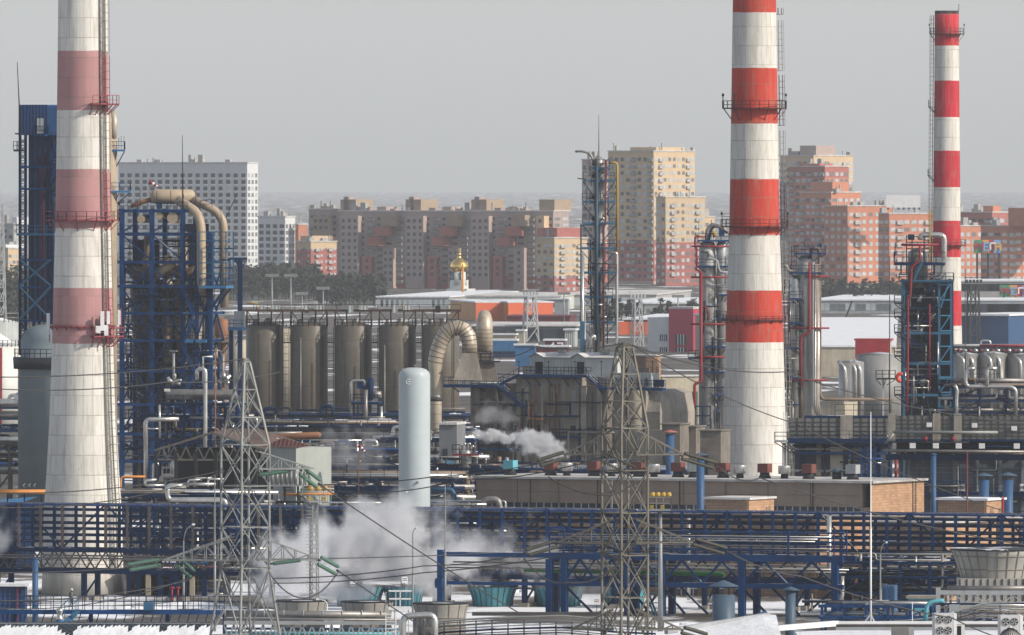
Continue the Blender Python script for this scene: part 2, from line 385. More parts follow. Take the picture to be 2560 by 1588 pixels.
# the long brown row: five joined sections
secs = [(772, 845), (845, 1008), (1008, 1172), (1172, 1338), (1338, 1383)]
nm = ['first', 'second', 'third', 'fourth', 'fifth']
for i, (a, b) in enumerate(secs):
    last = i == 4
    pents = [(a + 30, a + 48, 516, 8, 'mid')] if i == 0 else [(a + 4, a + 42, 499, 17, 'mid'), (a + 12, a + 24, 492, 6, 'brown'), (a + 62, a + 78, 520, 6, 'brown'), (a + 96, a + 118, 517, 9, 'tan'), (a + 128, a + 140, 522, 5, 'brown')] if i < 4 else [(a + 4, a + 42, 499, 17, 'mid')]
    bays = []
    if i == 0: bays = [(a + 10, a + 50, 540, 600, 4, 'mid'), (a + 20, a + 45, 610, 735, 3, 'tan')]
    if 0 < i < 4:
        bays = [(a + 6, a + 50, 540, 735, 4, 'tan'), (a + 90, a + 116, 568, 590, 9, 'red'), (a + 72, a + 100, 592, 615, 7, 'red'), (a + 106, a + 140, 538, 566, 5, 'mid'), (a + 112, a + 138, 620, 735, 3.5, 'tan'), (a + 60, a + 84, 640, 735, 3, 'red')]
    if last: bays = [(a + 2, a + 22, 540, 590, 5, 'cream'), (a + 4, a + 30, 570, 596, 12, 'red')]
    top = 524 if i == 0 else 529
    if last: px2 = 1388
    block('brown_housing_section', 'grey brown section of the long housing row, ' + nm[i] + ' from its left end', a, b, b + 14 if not last else b + 40, top, 738, 5150 - i * 28, -27, [(0, 'brown'), (595, 'tan'), (690, 'red')], 15.5, 7 if i and not last else 3, 2, lite=.15, win=(.6, .42), group='sections of the long brown housing row', bays=bays, pents=pents)
block('apartment_block', 'cream end house with red foot right of the long brown row', 1340, 1386, 1470, 596, 735, 4880, -60, [(0, 'cream'), (690, 'red')], 15.5, 3, 6, lite=.5, win=(.5, .5), pents=[(1345, 1380, 570, 12, 'red')])
block('apartment_tower', 'tall cream and red tower right of the slim column', 1520, 1634, 1737, 379, 716, 5300, -42, [(0, 'cream'), (600, 'red'), (703, 'tan')], 17.2, 8, 9, lite=.45, win=(.55, .5), cap=100, pents=[(1560, 1625, 368, 20, 'cream')])
block('apartment_tower', 'lower shoulder of the cream tower, right side', 1640, 1664, 1763, 494, 716, 5230, -62, [(0, 'cream'), (606, 'red')], 17.2, 2, 8, lite=.4, win=(.55, .5))
block('apartment_tower', 'lowest shoulder of the cream tower beside the red striped chimney', 1700, 1735, 1787, 543, 716, 5330, -50, [(0, 'cream'), (606, 'red')], 17.2, 2, 4, lite=.3)
block('apartment_tower', 'narrow darker wing left of the cream tower behind the column', 1455, 1512, 1524, 400, 716, 5400, -30, [(0, 'tan'), (600, 'red')], 17.2, 4, 0, lite=.3)
block('apartment_tower', 'tallest cream topped tower right of the middle chimney', 1950, 2034, 2133, 390, 722, 5700, -45, [(0, 'cream'), (455, 'brown')], 16.5, 6, 7, lite=.45, win=(.5, .5), pents=[(1985, 2025, 364, 14, 'tan'), (1955, 1980, 378, 10, 'brown')], cap=100)
block('apartment_tower', 'red stepped house below the tallest cream topped tower', 1972, 2062, 2122, 417, 722, 5600, -42, [(0, 'red'), (445, 'orange')], 16.5, 6, 5, lite=.4, pents=[(1990, 2040, 409, 10, 'red')], cap=60)
block('apartment_tower', 'orange stepped house, second step down to the right', 2000, 2078, 2152, 482, 722, 5500, -42, [(0, 'orange'), (560, 'red')], 16.5, 6, 5, lite=.5, win=(.6, .5), pents=[(2015, 2070, 455, 12, 'orange')])
block('apartment_block', 'bright orange brick house under the stepped towers', 2060, 2119, 2234, 516, 724, 5350, -58, [(0, 'orange')], 18.6, 4, 7, lite=.72, win=(.55, .48), cap=60)
block('apartment_block', 'orange brick house left of the striped far chimney', 2196, 2223, 2346, 535, 724, 5250, -66, [(0, 'orange')], 18.6, 2, 7, lite=.75, win=(.7, .48), cap=60)
block('apartment_block', 'orange brick house just right of the striped far chimney', 2340, 2399, 2456, 566, 700, 5100, -60, [(0, 'orange')], 18.3, 3, 4, lite=.7)
block('apartment_block', 'dark red roofed house behind the colourful sign', 2330, 2480, 2530, 532, 700, 5500, -30, [(0, 'red')], 18.3, 8, 3, lite=.3, pents=[(2450, 2475, 515, 8, 'orange')])
block('apartment_block', 'orange brick house at the right edge', 2452, 2503, 2640, 566, 712, 5000, -58, [(0, 'orange')], 18.3, 3, 8, lite=.7, win=(.7, .45), pents=[(2500, 2600, 520, 20, 'orange')])
block('apartment_block', 'cream balcony house at the left edge', -60, 20, 50, 622, 715, 4700, -45, [(0, 'cream')], 15, 5, 3, lite=.3, win=(.7, .5), pents=[(-20, 10, 612, 10, 'wh')])
block('apartment_block', 'pale grey house behind the cream balcony house', -40, 34, 49, 560, 715, 5300, -30, [(0, 'grey')], 15, 5, 2, lite=.4, pents=[(28, 40, 543, 10, 'wh')])
# billboard on the roof
t = T('rooftop_billboard', 'blank white billboard on the roof of an orange house', 'billboard', 2216, 5340, 0, None, z0=H - (516 - HY) * K * 5350 - 1.5)
t.part('panel', MB().box(0, t.x(2301), 0, .5, t.z(519), t.z(488)), WHITEP)
b = MB()
for px in range(2220, 2301, 13): b.box(t.x(px), t.x(px) + .5, .1, .6, 0, t.z(519)); b.bar((t.x(px), .6, t.z(500)), (t.x(px), 6, 0), .4)
t.part('frame', b, DARK)
# coloured letter signs
def letters(t, x, z, s, rows, m, y=-.5):
    b = MB()
    for j, r_ in enumerate(rows):
        for i, c in enumerate(r_):
            if c == '#': b.box(x + i * s, x + (i + 1) * s, y - .3, y, z - (j + 1) * s, z - j * s)
    return t.part('letter', b, m)
GRN = mat('sign_green', (.05, .27, .15), .5, var=.05); SKYB = mat('sign_sky_blue', (.14, .38, .68), .5, var=.05); OCH = mat('sign_ochre', (.68, .34, .05), .5, var=.05); CRIM = mat('sign_crimson', (.45, .02, .05), .5, var=.05)
def sign(label, px, py, pyb, w_, Y, base):
    t = T('letter_sign', label, 'sign', px, Y, 0, 'colourful letter signs of the shopping centre')
    s = K * Y; cols = [(0, .33, GRN), (.33, .56, OCH), (.56, .74, CRIM), (.74, 1.0, SKYB)]
    z1, z0 = t.z(py), t.z(pyb)
    for a, b_, m in cols: t.part('panel', MB().box(a * w_ * s, b_ * w_ * s, 0, 1, z0, z1), m)
    hgt = (z1 - z0)
    letters(t, .05 * w_ * s, z1 - .15 * hgt, hgt * .13, ['#...#', '##.##', '#.#.#', '#...#', '#...#'], CRIM)
    letters(t, .36 * w_ * s, z1 - .18 * hgt, hgt * .13, ['####', '#...', '###.', '#...', '####'], SKYB)
    letters(t, .585 * w_ * s, z1 - .18 * hgt, hgt * .12, ['####', '#...', '#...', '#...', '#...'], WHITEP)
    letters(t, .78 * w_ * s, z1 - .18 * hgt, hgt * .13, ['.##.', '#..#', '####', '#..#', '#..#'], OCH)
    b = MB()
    for f_ in (.1, .5, .9): b.box(f_ * w_ * s, f_ * w_ * s + .8, 1.1, 1.9, 0, z1)
    t.part('frame', b, DARK)
sign('colourful four letter sign standing before the dark red house', 2434, 600, 633, 68, 4700, 0)
sign('second colourful letter sign lower at the right edge', 2499, 713, 742, 78, 4300, 0)

# ------------------------------------------------------------------ church
t = T('church', 'white church with a golden onion dome', 'church', 1148, 4600, -20)
s = K * 4600
t.part('wall', MB().box(-2.9, 2.9, -2.9, 2.9, 0, t.z(700)), TANKW); t.part('wall', MB().box(-4.4, 4.4, -3, 7, 0, t.z(722)), TANKW)
t.part('drum', MB().lathe(0, 0, [(3.2, t.z(712)), (2.9, t.z(680))], 20), TANKW)
d = t.part('dome', MB().lathe(0, 0, [(2.9, t.z(680)), (3.4, t.z(674)), (3.7, t.z(666)), (3.3, t.z(658)), (2.2, t.z(651)), (1.2, t.z(646)), (.5, t.z(641)), (.9, t.z(638)), (.9, t.z(634)), (0.01, t.z(631))], 24), GOLD)
c = MB().box(-.2, .2, -.2, .2, t.z(632), t.z(622)); c.box(-1, 1, -.2, .2, t.z(627), t.z(625.5)); t.part('cross', c, GOLD, d)
wn = MB()
for ang in range(0, 360, 60): wn.box(3.15 * math.cos(R(ang)) - .3, 3.15 * math.cos(R(ang)) + .3, 3.15 * math.sin(R(ang)) - .3, 3.15 * math.sin(R(ang)) + .3, t.z(700), t.z(680))
t.part('windows', wn, GLASS, kind='stuff')
solo('flagpole', MB().tube([(0, 0, 0), (0, 0, 16)], [.5, .35], 8), ORANGE, 'thin orange brown mast right of the church', 'mast', 1157, 4500)

# ------------------------------------------------------------------ mid-distance yards and halls
def hall(label, px0, px1, px2, py_front_top, py_base, Y, rz, wallm, roofm=SNOW, depth=None, name='warehouse', win=None, cat='building', group=None, fascia=None):
    t = T(name, label, cat, px1, Y, rz, group)
    x0 = t.x(px0); zt = t.z(py_front_top); dep = depth or t.depth(0, px2)
    t.part('wall', MB().box(x0, 0, 0, dep, 0, zt), wallm); t.part('roof', MB().box(x0 - .4, .4, -.4, dep + .4, zt, zt + .5), roofm)
    if fascia: t.part('fascia', MB().box(x0 - .1, .1, -.45, -.05, zt - fascia[0], zt - .05), fascia[1])
    if win:
        n_, z_, w_, h_, m_ = win
        t.copies('window', MB().box(-w_ / 2, w_ / 2, -.08, .05, -h_ / 2, h_ / 2), m_, [(x0 * (1 - (i + .5) / n_), -.02, zt * z_) for i in range(n_)], cap=60)
    return t
HG = 'halls and warehouses beyond the refinery'
hall('long white roofed hall left of the church', 942, 1122, 0, 744, 0, 4350, -8, FAR['grey'], depth=190, group=HG, win=(14, .5, 3, 2.5, GLASSL))
hall('white roofed hall right of the church', 1165, 1400, 0, 742, 0, 4300, -6, TANKW, roofm=SNOWD, depth=120, group=HG, win=(12, .5, 5, 3, GLASS))
hall('wide dark hall with snow on its roof before the tower', 1395, 1640, 0, 738, 0, 4350, -6, FAR['grey'], roofm=SNOWD, depth=150, group=HG, win=(16, .5, 4, 3, GLASSL))
hall('grey hall with snowy roof behind the magenta office', 1545, 1790, 0, 760, 0, 4100, -6, FAR['grey'], depth=170, group=HG, win=(16, .4, 4, 2, GLASSL))
hall('dark grey hall beyond the white roof field', 2030, 2260, 0, 752, 0, 4200, -6, GREYP, depth=160, group=HG, win=(18, .5, 4, 2.5, GLASSL))
hall('orange walled hall in two bays', 1190, 1262, 0, 757, 0, 4000, 9, ORANGE, depth=60, group=HG, fascia=(9, mat('orange_red_cladding', (.80, .17, .07), .6, var=.05)))
hall('longer orange walled hall behind the lattice tower', 1271, 1382, 0, 757, 0, 3990, 9, ORANGE, depth=60, group=HG, fascia=(9, MATS['orange_red_cladding']))
hall('dark grey block right of the orange halls', 1386, 1420, 1424, 749, 0, 3960, -10, GREYP, group=HG)
hall('long maroon shed in front of the orange halls', 1268, 1424, 0, 793, 0, 3700, -4, MAROON, roofm=MAROON, depth=30, group=HG, win=(10, .5, 4, 2, DARK))
hall('long dark shed with snow edge left of the slim column', 1180, 1440, 0, 816, 0, 3500, -4, HEATW, roofm=SNOWD, depth=70, group=HG, win=(14, .5, 5, 3, GLASS))
hall('grey hut on the snow field', 1412, 1436, 1444, 826, 0, 3400, -10, GREYW, group=HG)
hall('cream kiosk on the snow field', 1293, 1310, 1314, 828, 0, 3350, -10, CREAMC, group=HG)
hall('low cream shed on the snow field', 1232, 1288, 1292, 838, 0, 3300, -10, CREAMC, group=HG)
hall('maroon and white depot with orange doors', 1560, 1690, 0, 800, 0, 3650, -6, MAROON, depth=120, group=HG, win=(6, .35, 6, 5, MATS['orange_red_cladding']))
hall('large blue cladded hall at the right edge', 2404, 2521, 2640, 790, 0, 3300, -20, mat('deep_blue_cladding', (.03, .08, .18), .6, var=.1), group=HG)
hall('long grey parking block beneath the colourful signs', 2380, 2580, 0, 704, 0, 4600, -4, FAR['grey'], depth=60, group=HG, win=(18, .7, 6, 3, GLASS))
hall('lower grey concrete hall at the right edge', 2395, 2620, 0, 752, 0, 4150, -4, GREYP, depth=60, group=HG, win=(14, .5, 5, 3, GLASS))
hall('wide hall with a huge white snow roof', 2010, 2236, 0, 868, 0, 2900, -2, CREAMC, depth=560, group=HG)
hall('red roofed shed behind the grey storage tank', 2140, 2222, 2229, 852, 0, 2700, -14, CREAMC, roofm=mat('red_sheet_roof', (.42, .03, .04), .6, var=.15), group=HG, fascia=(4.2, MATS['red_sheet_roof']))
hall('blue container stack on the snow', 1232, 1290, 1294, 852, 0, 3200, -8, CLADB, group=HG, name='container', cat='container', fascia=(3, LBLUE))
hall('bright blue container beside the lattice mast', 1288, 1338, 1341, 864, 0, 3050, -8, LBLUE, group=HG, name='container', cat='container')
t = hall('maroon container marked 17', 1362, 1410, 1414, 852, 0, 3150, -8, MAROON, group=HG, name='container', cat='container')
letters(t, t.x(1378), t.z(856), .42, ['.#..####', '##.....#', '.#....#.', '.#...#..', '###..#..'], WHITEP, y=-.1)
hall('maroon shed with small pale windows', 1340, 1420, 1424, 868, 0, 3000, -8, MAROON, group=HG, win=(7, .5, 2, 2, GLASSL))
# magenta office
t = T('office_building', 'grey and magenta office block left of the middle chimney', 'building', 1733, 3300, -25)
zt = t.z(781)
t.part('wall', MB().box(t.x(1672), 0, 0, 10, 0, zt + 1), FAR['mag'], label='magenta wall'); t.part('wall', MB().box(t.x(1617), t.x(1672) - .003, .5, 22, 0, zt - 1.5), FAR['wh'], label='pale grey wall')
t.part('roof', MB().box(t.x(1672), 0, 0, 10, zt + 1, zt + 1.6), SNOWD)
for (a, b_, y0, y1) in ((1648, 1666, 836, 853), (1648, 1666, 868, 884), (1688, 1716, 836, 862), (1688, 1716, 868, 884)):
    f = t.part('window', MB().box(t.x(a), t.x(b_), -.06 if a > 1670 else .44, .6, t.z(y1, a), t.z(y0, a)), GLASS)
    mb_ = MB()
    for i in range(1, 4): xx = t.x(a) + (t.x(b_) - t.x(a)) * i / 4; mb_.box(xx - .08, xx + .08, -.12 if a > 1670 else .38, .1 if a > 1670 else .5, t.z(y1, a), t.z(y0, a))
    t.part('frame', mb_, WHITEP, f)
hall('beige hall left of the middle column pair', 1738, 1762, 1800, 789, 0, 3280, -60, CREAMC, group=HG)
# forests (each far wood reads as one mass)
def wood(label, px0, px1, Y0, Y1, n, hmin, hmax, seed):
    r_ = random.Random(seed); mb = MB()
    for i in range(n):
        Y = r_.uniform(Y0, Y1); X = (r_.uniform(px0, px1) - 1280) * K * Y; h = r_.uniform(hmin, hmax); w_ = h * r_.uniform(.2, .3)
        mb.bar((X, Y, 0), (X, Y, h * .8), .35)
        for q in range(46):
            u = r_.random() ** .8; zz = h * (.22 + .78 * u); rad = w_ * (1.05 - u * .8) * (r_.random() ** .5); th = r_.random() * 6.28
            c = Vector((X + rad * math.cos(th), Y + rad * math.sin(th), zz)); e = r_.uniform(.6, 1.5)
            a = Vector((r_.uniform(-1, 1), r_.uniform(-1, 1), r_.uniform(-.6, .6))) * e; b = Vector((r_.uniform(-1, 1), r_.uniform(-1, 1), r_.uniform(-.8, .8))) * e
            mb.poly([c + a, c + b, c - a * .7 - b * .5])
    m = mat('winter_foliage', (.035, .042, .032), .9, var=.5, scale=.08)
    o = bpy.data.objects.new('wood', _mesh('wood', mb, m)); COL.objects.link(o); tag(o, label, 'wood', None, 'stuff')
wood('dark wood at the foot of the white apartment blocks', 555, 800, 4600, 5100, 260, 8, 13, 1)
wood('dark wood left of the golden domed church', 790, 960, 4400, 4900, 150, 6, 10, 2)
wood('bare brown wood at the left edge', -60, 165, 3700, 4600, 260, 10, 17, 3)
wood('low dark trees in the yards beside the slim column', 1500, 1760, 3900, 4100, 40, 4, 8, 4)
wood('thin brown trees beyond the white roof field', 2040, 2260, 4300, 4700, 90, 5, 10, 5)
# far lattice masts
def lattice_mast(name, label, px, Y, pytop, w0=2.0, w1=1.2, m=DARK, group=None, head=None, z0=0, bay=None, cat='mast'):
    t = T(name, label, cat, px, Y, 20, group, z0)
    h = t.z(pytop); b = MB(); n_ = max(3, int(h / (bay or w0 * 1.3)))
    br = MB(); th = w0 * .07
    for i in range(n_):
        za, zb = h * i / n_, h * (i + 1) / n_; wa = w0 + (w1 - w0) * i / n_; wb = w0 + (w1 - w0) * (i + 1) / n_
        ca = [(-wa / 2, -wa / 2, za), (wa / 2, -wa / 2, za), (wa / 2, wa / 2, za), (-wa / 2, wa / 2, za)]
        cb = [(-wb / 2, -wb / 2, zb), (wb / 2, -wb / 2, zb), (wb / 2, wb / 2, zb), (-wb / 2, wb / 2, zb)]
        for j in range(4):
            b.bar(ca[j], cb[j], th * 1.5); br.bar(ca[j], cb[(j + 1) % 4], th); br.bar(cb[j], cb[(j + 1) % 4], th)
    t.part('legs', b, m); t.part('brace', br, m)
    if head == 'lamps':
        q = MB().box(-2.6, 2.6, -.4, .4, h, h + .3); q.box(-2.6, 2.6, -.4, .4, h + 2, h + 2.2)
        for i in range(5): q.box(-2.4 + i * 1.1, -1.8 + i * 1.1, -.6, 0, h + .5, h + 1.5)
        t.part('lamp_frame', q, m)
    return t
lattice_mast('lighting_mast', 'grey floodlight mast in the yards in front of the orange halls', 1326, 3500, 742, 4, 2.6, MATS['grey_paint'], head='lamps')
lattice_mast('lighting_mast', 'floodlight mast with square head right of the slim column', 1593, 3400, 748, 3, 2, MATS['grey_paint'], head='lamps')
lattice_mast('lighting_mast', 'dark floodlight mast under the colourful signs', 2433, 3300, 712, 3.4, 2.4, DARK, head='lamps')
lattice_mast('lighting_mast', 'thin lattice mast at the left edge', 3, 3000, 512, 2.6, .8, GREYP)
for px, pt, Y in ((680, 690, 3600), (727, 690, 3500), (808, 722, 3400), (755, 735, 3600), (1695, 742, 3800), (1410, 735, 3700), (1500, 752, 3500)):
    b = MB().tube([(0, 0, 0), (0, 0, H - (pt - HY) * K * Y)], [.35, .18], 6); b.box(-2, 2, -.3, .3, H - (pt - HY) * K * Y - .3, H - (pt - HY) * K * Y + .6)
    solo('floodlight_pole', b, GALV, 'slender floodlight pole in the yards in front of ' + {680: 'the white slab foot', 727: 'the second white block', 808: 'the red and cream house', 755: 'the dark wood', 1695: 'the cream tower foot', 1410: 'the grey block', 1500: 'the slim column'}[px], 'lamp pole', px, Y, 0, 'floodlight poles in the yards')
# crawler crane
t = T('crawler_crane', 'dark crane with its boom raised to the right on the snow field', 'crane', 2105, 3600, 0)
t.part('body', MB().box(-2.5, 4, -2, 2, 1.2, 4), DARK); t.part('tracks', MB().box(-3, 4, -2.5, 2.5, 0, 1.2), BLACK)
bb = MB(); bb.bar((0, 0, 3), (3.2, 0, 11.5), .5); t.part('boom', bb, DARK)
# ------------------------------------------------------------------ chimneys
def chimney_mat(name, ztop, stops, warm=(.66, .63, .56), soot=0.0, joint=2.45, nv=22):
    m = bpy.data.materials.new(name); m.use_nodes = True; t = m.node_tree; b = t.nodes['Principled BSDF']; b.inputs['Roughness'].default_value = .75; b.inputs['Specular IOR Level'].default_value = .2
    o = nn(t, 'ShaderNodeTexCoord').outputs['Object']; sp = nn(t, 'ShaderNodeSeparateXYZ'); t.links.new(o, sp.inputs[0])
    wob = mth(t, 'MULTIPLY', mth(t, 'SUBTRACT', noise(t, o, .5, 3), .5), .25)
    z = mth(t, 'DIVIDE', mth(t, 'ADD', sp.outputs[2], wob), ztop)
    c = ramp(t, z, [(max(0, s_[0] / ztop), s_[1]) for s_ in stops], 'CONSTANT')
    ang = mth(t, 'MULTIPLY', mth(t, 'ARCTAN2', sp.outputs[1], sp.outputs[0]), nv / 6.2832)
    fa = mth(t, 'FRACT', mth(t, 'ADD', ang, 40.3)); fz = mth(t, 'FRACT', mth(t, 'DIVIDE', sp.outputs[2], joint))
    nz = noise(t, o, .45, 5); n2 = noise(t, o, 2.2, 4, (1, 1, .12)); n3 = noise(t, o, .2, 3)
    line = mth(t, 'MAXIMUM', mth(t, 'MULTIPLY', mth(t, 'LESS_THAN', fz, .045), ramp(t, nz, [(.35, 0.0), (.6, 1.0)])), mth(t, 'MULTIPLY', mth(t, 'LESS_THAN', fa, .06), ramp(t, n3, [(.4, .2), (.6, 1.0)])))
    c = mixc(t, mth(t, 'MULTIPLY', line, .55), c, (.20, .17, .13))
    c = mixc(t, mth(t, 'MULTIPLY', ramp(t, n2, [(.48, 0.0), (.72, 1.0)]), .42), c, (.30, .25, .18))
    # formwork plates differ slightly in tone
    fl = nn(t, 'ShaderNodeCombineXYZ'); t.links.new(mth(t, 'FLOOR', ang), fl.inputs[0]); t.links.new(mth(t, 'FLOOR', mth(t, 'DIVIDE', sp.outputs[2], joint)), fl.inputs[1])
    wn = nn(t, 'ShaderNodeTexWhiteNoise'); t.links.new(fl.outputs[0], wn.inputs[0])
    hs_ = nn(t, 'ShaderNodeHueSaturation'); t.links.new(c, hs_.inputs['Color']); t.links.new(mth(t, 'ADD', mth(t, 'MULTIPLY', wn.outputs[0], .17), .89), hs_.inputs['Value'])
    spots = mth(t, 'MULTIPLY', mth(t, 'GREATER_THAN', noise(t, o, 1.6, 5), .70), mth(t, 'GREATER_THAN', n3, .52))
    t.links.new(mixc(t, mth(t, 'MULTIPLY', spots, .6), hs_.outputs[0], (.12, .11, .10)), b.inputs['Base Color'])
    bp = nn(t, 'ShaderNodeBump'); bp.inputs['Distance'].default_value = .12; bp.inputs['Strength'].default_value = .6
    t.links.new(mth(t, 'ADD', mth(t, 'MULTIPLY', nz, .5), mth(t, 'MULTIPLY', wn.outputs[0], .35)), bp.inputs['Height']); t.links.new(bp.outputs[0], b.inputs['Normal'])
    return m
def ring_platform(t, r_in, z, wd=1.25, m=MAROON, n=20, h=1.15, under=1.3, a0=0, a1=360, name='ring_platform'):
    b = MB(); full = (a1 - a0) >= 359; ro = r_in + wd
    A = [R(a0 + (a1 - a0) * i / n) for i in range(n + (0 if full else 1))]
    P = [Vector((ro * math.cos(a), ro * math.sin(a), z)) for a in A]; Q = [Vector((r_in * .985 * math.cos(a), r_in * .985 * math.sin(a), z)) for a in A]
    m_ = len(P); up = Vector((0, 0, .16))
    for i in range(m_ if full else m_ - 1):
        j = (i + 1) % m_
        b.quad(P[i], P[j], Q[j], Q[i]); b.quad(P[i] + up, Q[i] + up, Q[j] + up, P[j] + up); b.quad(P[i], P[i] + up, P[j] + up, P[j])
    p = t.part(name, b, m)
    rl = MB().rail(P, h, 99, .08, (1.0, .5), closed=full); t.part('railing', rl, m, p)
    br = MB()
    for i in range(0, m_, 2 if m_ > 12 else 1):
        d = Q[i].normalized() if Q[i].length else Q[i]; q0 = Vector((Q[i].x, Q[i].y, z - under)); br.bar(P[i], q0, .1); br.bar(P[i], Q[i], .1)
    t.part('bracket', br, m, p); return p
def ladder(t, r_of, ang, z0, z1, m, cage=True, w_=.6):
    b = MB(); c = MB(); n_ = int((z1 - z0) / 1.0); a = R(ang); rd = Vector((math.cos(a), math.sin(a), 0)); tg = Vector((-rd.y, rd.x, 0))
    def pt(z, off, lat): return rd * (r_of(z) + off) + tg * lat + Vector((0, 0, z))
    for i in range(n_):
        za, zb = z0 + i, z0 + i + 1.0
        for s_ in (-w_ / 2, w_ / 2): b.bar(pt(za, .3, s_), pt(zb, .3, s_), .09)
        for q in (0, .33, .66): b.bar(pt(za + q, .3, -w_ / 2), pt(za + q, .3, w_ / 2), .06)
        if cage:
            L = [pt(za, .3, -w_ / 2), pt(za, .85, -w_ / 2 - .1), pt(za, 1.15, 0), pt(za, .85, w_ / 2 + .1), pt(za, .3, w_ / 2)]
            for u, v in zip(L, L[1:]): c.bar(u, v, .06)
            for (o_, l_) in ((.85, -w_ / 2 - .1), (1.15, 0), (.85, w_ / 2 + .1)): c.bar(pt(za, o_, l_), pt(zb, o_, l_), .06)
            if i % 4 == 0: b.bar(pt(za, 0, 0), pt(za, .5, 0), .1)
    p = t.part('ladder', b, m)
    if cage: t.part('ladder_cage', c, m, p)
    return p
def interp(tab, z):
    for (z0, r0), (z1, r1) in zip(tab, tab[1:]):
        if z <= z1: return r0 + (r1 - r0) * (z - z0) / (z1 - z0)
    return tab[-1][1]
def chimney(label, px, Y, prof, bands, lastcol, mname, topfix=None, group='striped chimneys', **kw):
    t = T('chimney', label, 'chimney', px, Y, 0, group); s = K * Y
    P = [(t.z(py) if py is not None else z_, r * s) for (py, r, z_) in prof]
    P = sorted(P); P[0] = (0.0, P[0][1]); ztop = P[-1][0]
    stops = sorted([(t.z(py) if py is not None else 0, c) for py, c in bands])
    m = chimney_mat(mname, ztop, stops, **kw)
    prof2 = []
    for (z0, r0), (z1, r1) in zip(P, P[1:]):
        for i in range(4): prof2.append((r0 + (r1 - r0) * i / 4, z0 + (z1 - z0) * i / 4))
    prof2.append((P[-1][1], ztop)); prof2.append((P[-1][1] * .86, ztop)); prof2.append((P[-1][1] * .84, ztop - 4))
    t.part('shaft', MB().lathe(0, 0, prof2, 64), m)
    t.prof = P; t.r = lambda z: interp(P, z); return t
PINK = (.43, .23, .235); WHI = (.66, .64, .60); RED1 = (.50, .05, .032); RED2 = (.50, .018, .035); SOOT = (.02, .02, .03)
# left chimney, pink and white
t = chimney('thick pale chimney with faded pink bands on the left', 207, 1405, [(None, 58, 110), (0, 61.5, 0), (400, 66, 0), (573, 69.5, 0), (866, 77, 0), (1060, 84, 0), (1200, 92, 0), (1270, 97, 0), (1500, 103, 0)],
            [(None, WHI), (866, PINK), (723, WHI), (573, PINK), (428, WHI), (280, PINK), (134, WHI), (-14, PINK)], None, 'pink_white_chimney')
t.a_ = 0
rd_ = MATS['maroon_steel']; FAD = mat('faded_red_steel', (.27, .06, .075), .55, var=.25); LADW = mat('weathered_ladder_steel', (.30, .29, .26), .6, .3, var=.3)
zb = [t.z(v) for v in (1487, 866, 723, 573, 428, 280, 134, -120)]
for i in range(7):
    z0_, z1_ = zb[i], min(zb[i + 1], 76)
    if z1_ > z0_: ladder(t, t.r, -38, max(z0_, 2.5), z1_, FAD if i % 2 else LADW)
ring_platform(t, t.r(t.z(556)), t.z(552), 1.1, FAD, 22)
ring_platform(t, t.r(t.z(268)), t.z(262), 1.35, FAD, 5, a0=-72, a1=-8)
ring_platform(t, t.r(t.z(845)), t.z(842), 1.35, FAD, 5, a0=-72, a1=-8)
ring_platform(t, t.r(t.z(820)), t.z(820), .25, FAD, 30, h=.3, under=.3)
# rising cables along the ladder
cb = MB()
for ang in (-46, -30):
    a = R(ang)
    for za in range(3, 76, 3): cb.bar(Vector((math.cos(a) * (t.r(za) + .12), math.sin(a) * (t.r(za) + .12), za)), Vector((math.cos(a) * (t.r(za + 3) + .12), math.sin(a) * (t.r(za + 3) + .12), za + 3)), .12)
t.part('cable_run', cb, LADW)
def antenna(t, ang, z, off, h, w_=.35, m=WHITEP):
    a = R(ang); c = Vector((math.cos(a), math.sin(a), 0)) * (t.r(z) + off)
    b = MB().box(c.x - w_ / 2, c.x + w_ / 2, c.y - .15, c.y + .15, z, z + h); t.part('antenna_panel', b, m)
    t.part('antenna_pole', MB().bar((c.x * 1.01 + .2, c.y * .99 + .2, z - 1), (c.x * 1.01 + .2, c.y * .99 + .2, z + h + .3), .12), FAD)
za = t.z(842)
for ang, dz, off, h, w_ in ((-60, .8, 1.4, 2.4, .45), (-54, 0.2, 1.4, 1.3, .5), (-50, 1.6, 1.4, 1.6, .4), (-66, .5, 1.3, .9, .6), (-25, 1.5, 1.3, 1.8, .35), (184, .3, .5, 2.6, .4)): antenna(t, ang, za + dz, off, h, w_)
bx = MB()
for (ang, dz) in ((-58, -.1), (-48, .1), (-53, .9)):
    a = R(ang); c = Vector((math.cos(a), math.sin(a), 0)) * (t.r(za) + .8); bx.box(c.x - .3, c.x + .3, c.y - .3, c.y + .3, za + dz + .2, za + dz + 1.0)
t.part('equipment_boxes', bx, BLACK, kind='stuff')
def beacon(t, z, r, angs, m=BLACK):
    for ang in angs:
        a = R(ang); c = Vector((math.cos(a) * r, math.sin(a) * r, z)); b = MB().bar(c, c + Vector((0, 0, 2.0)), .08); b.lathe(c.x, c.y, [(.01, z + 1.9), (.16, z + 2.0), (.16, z + 2.3), (.01, z + 2.45)], 8); t.part('warning_light', b, m)
beacon(t, t.z(552), t.r(t.z(552)) + 1.1, (178, 220, -5))
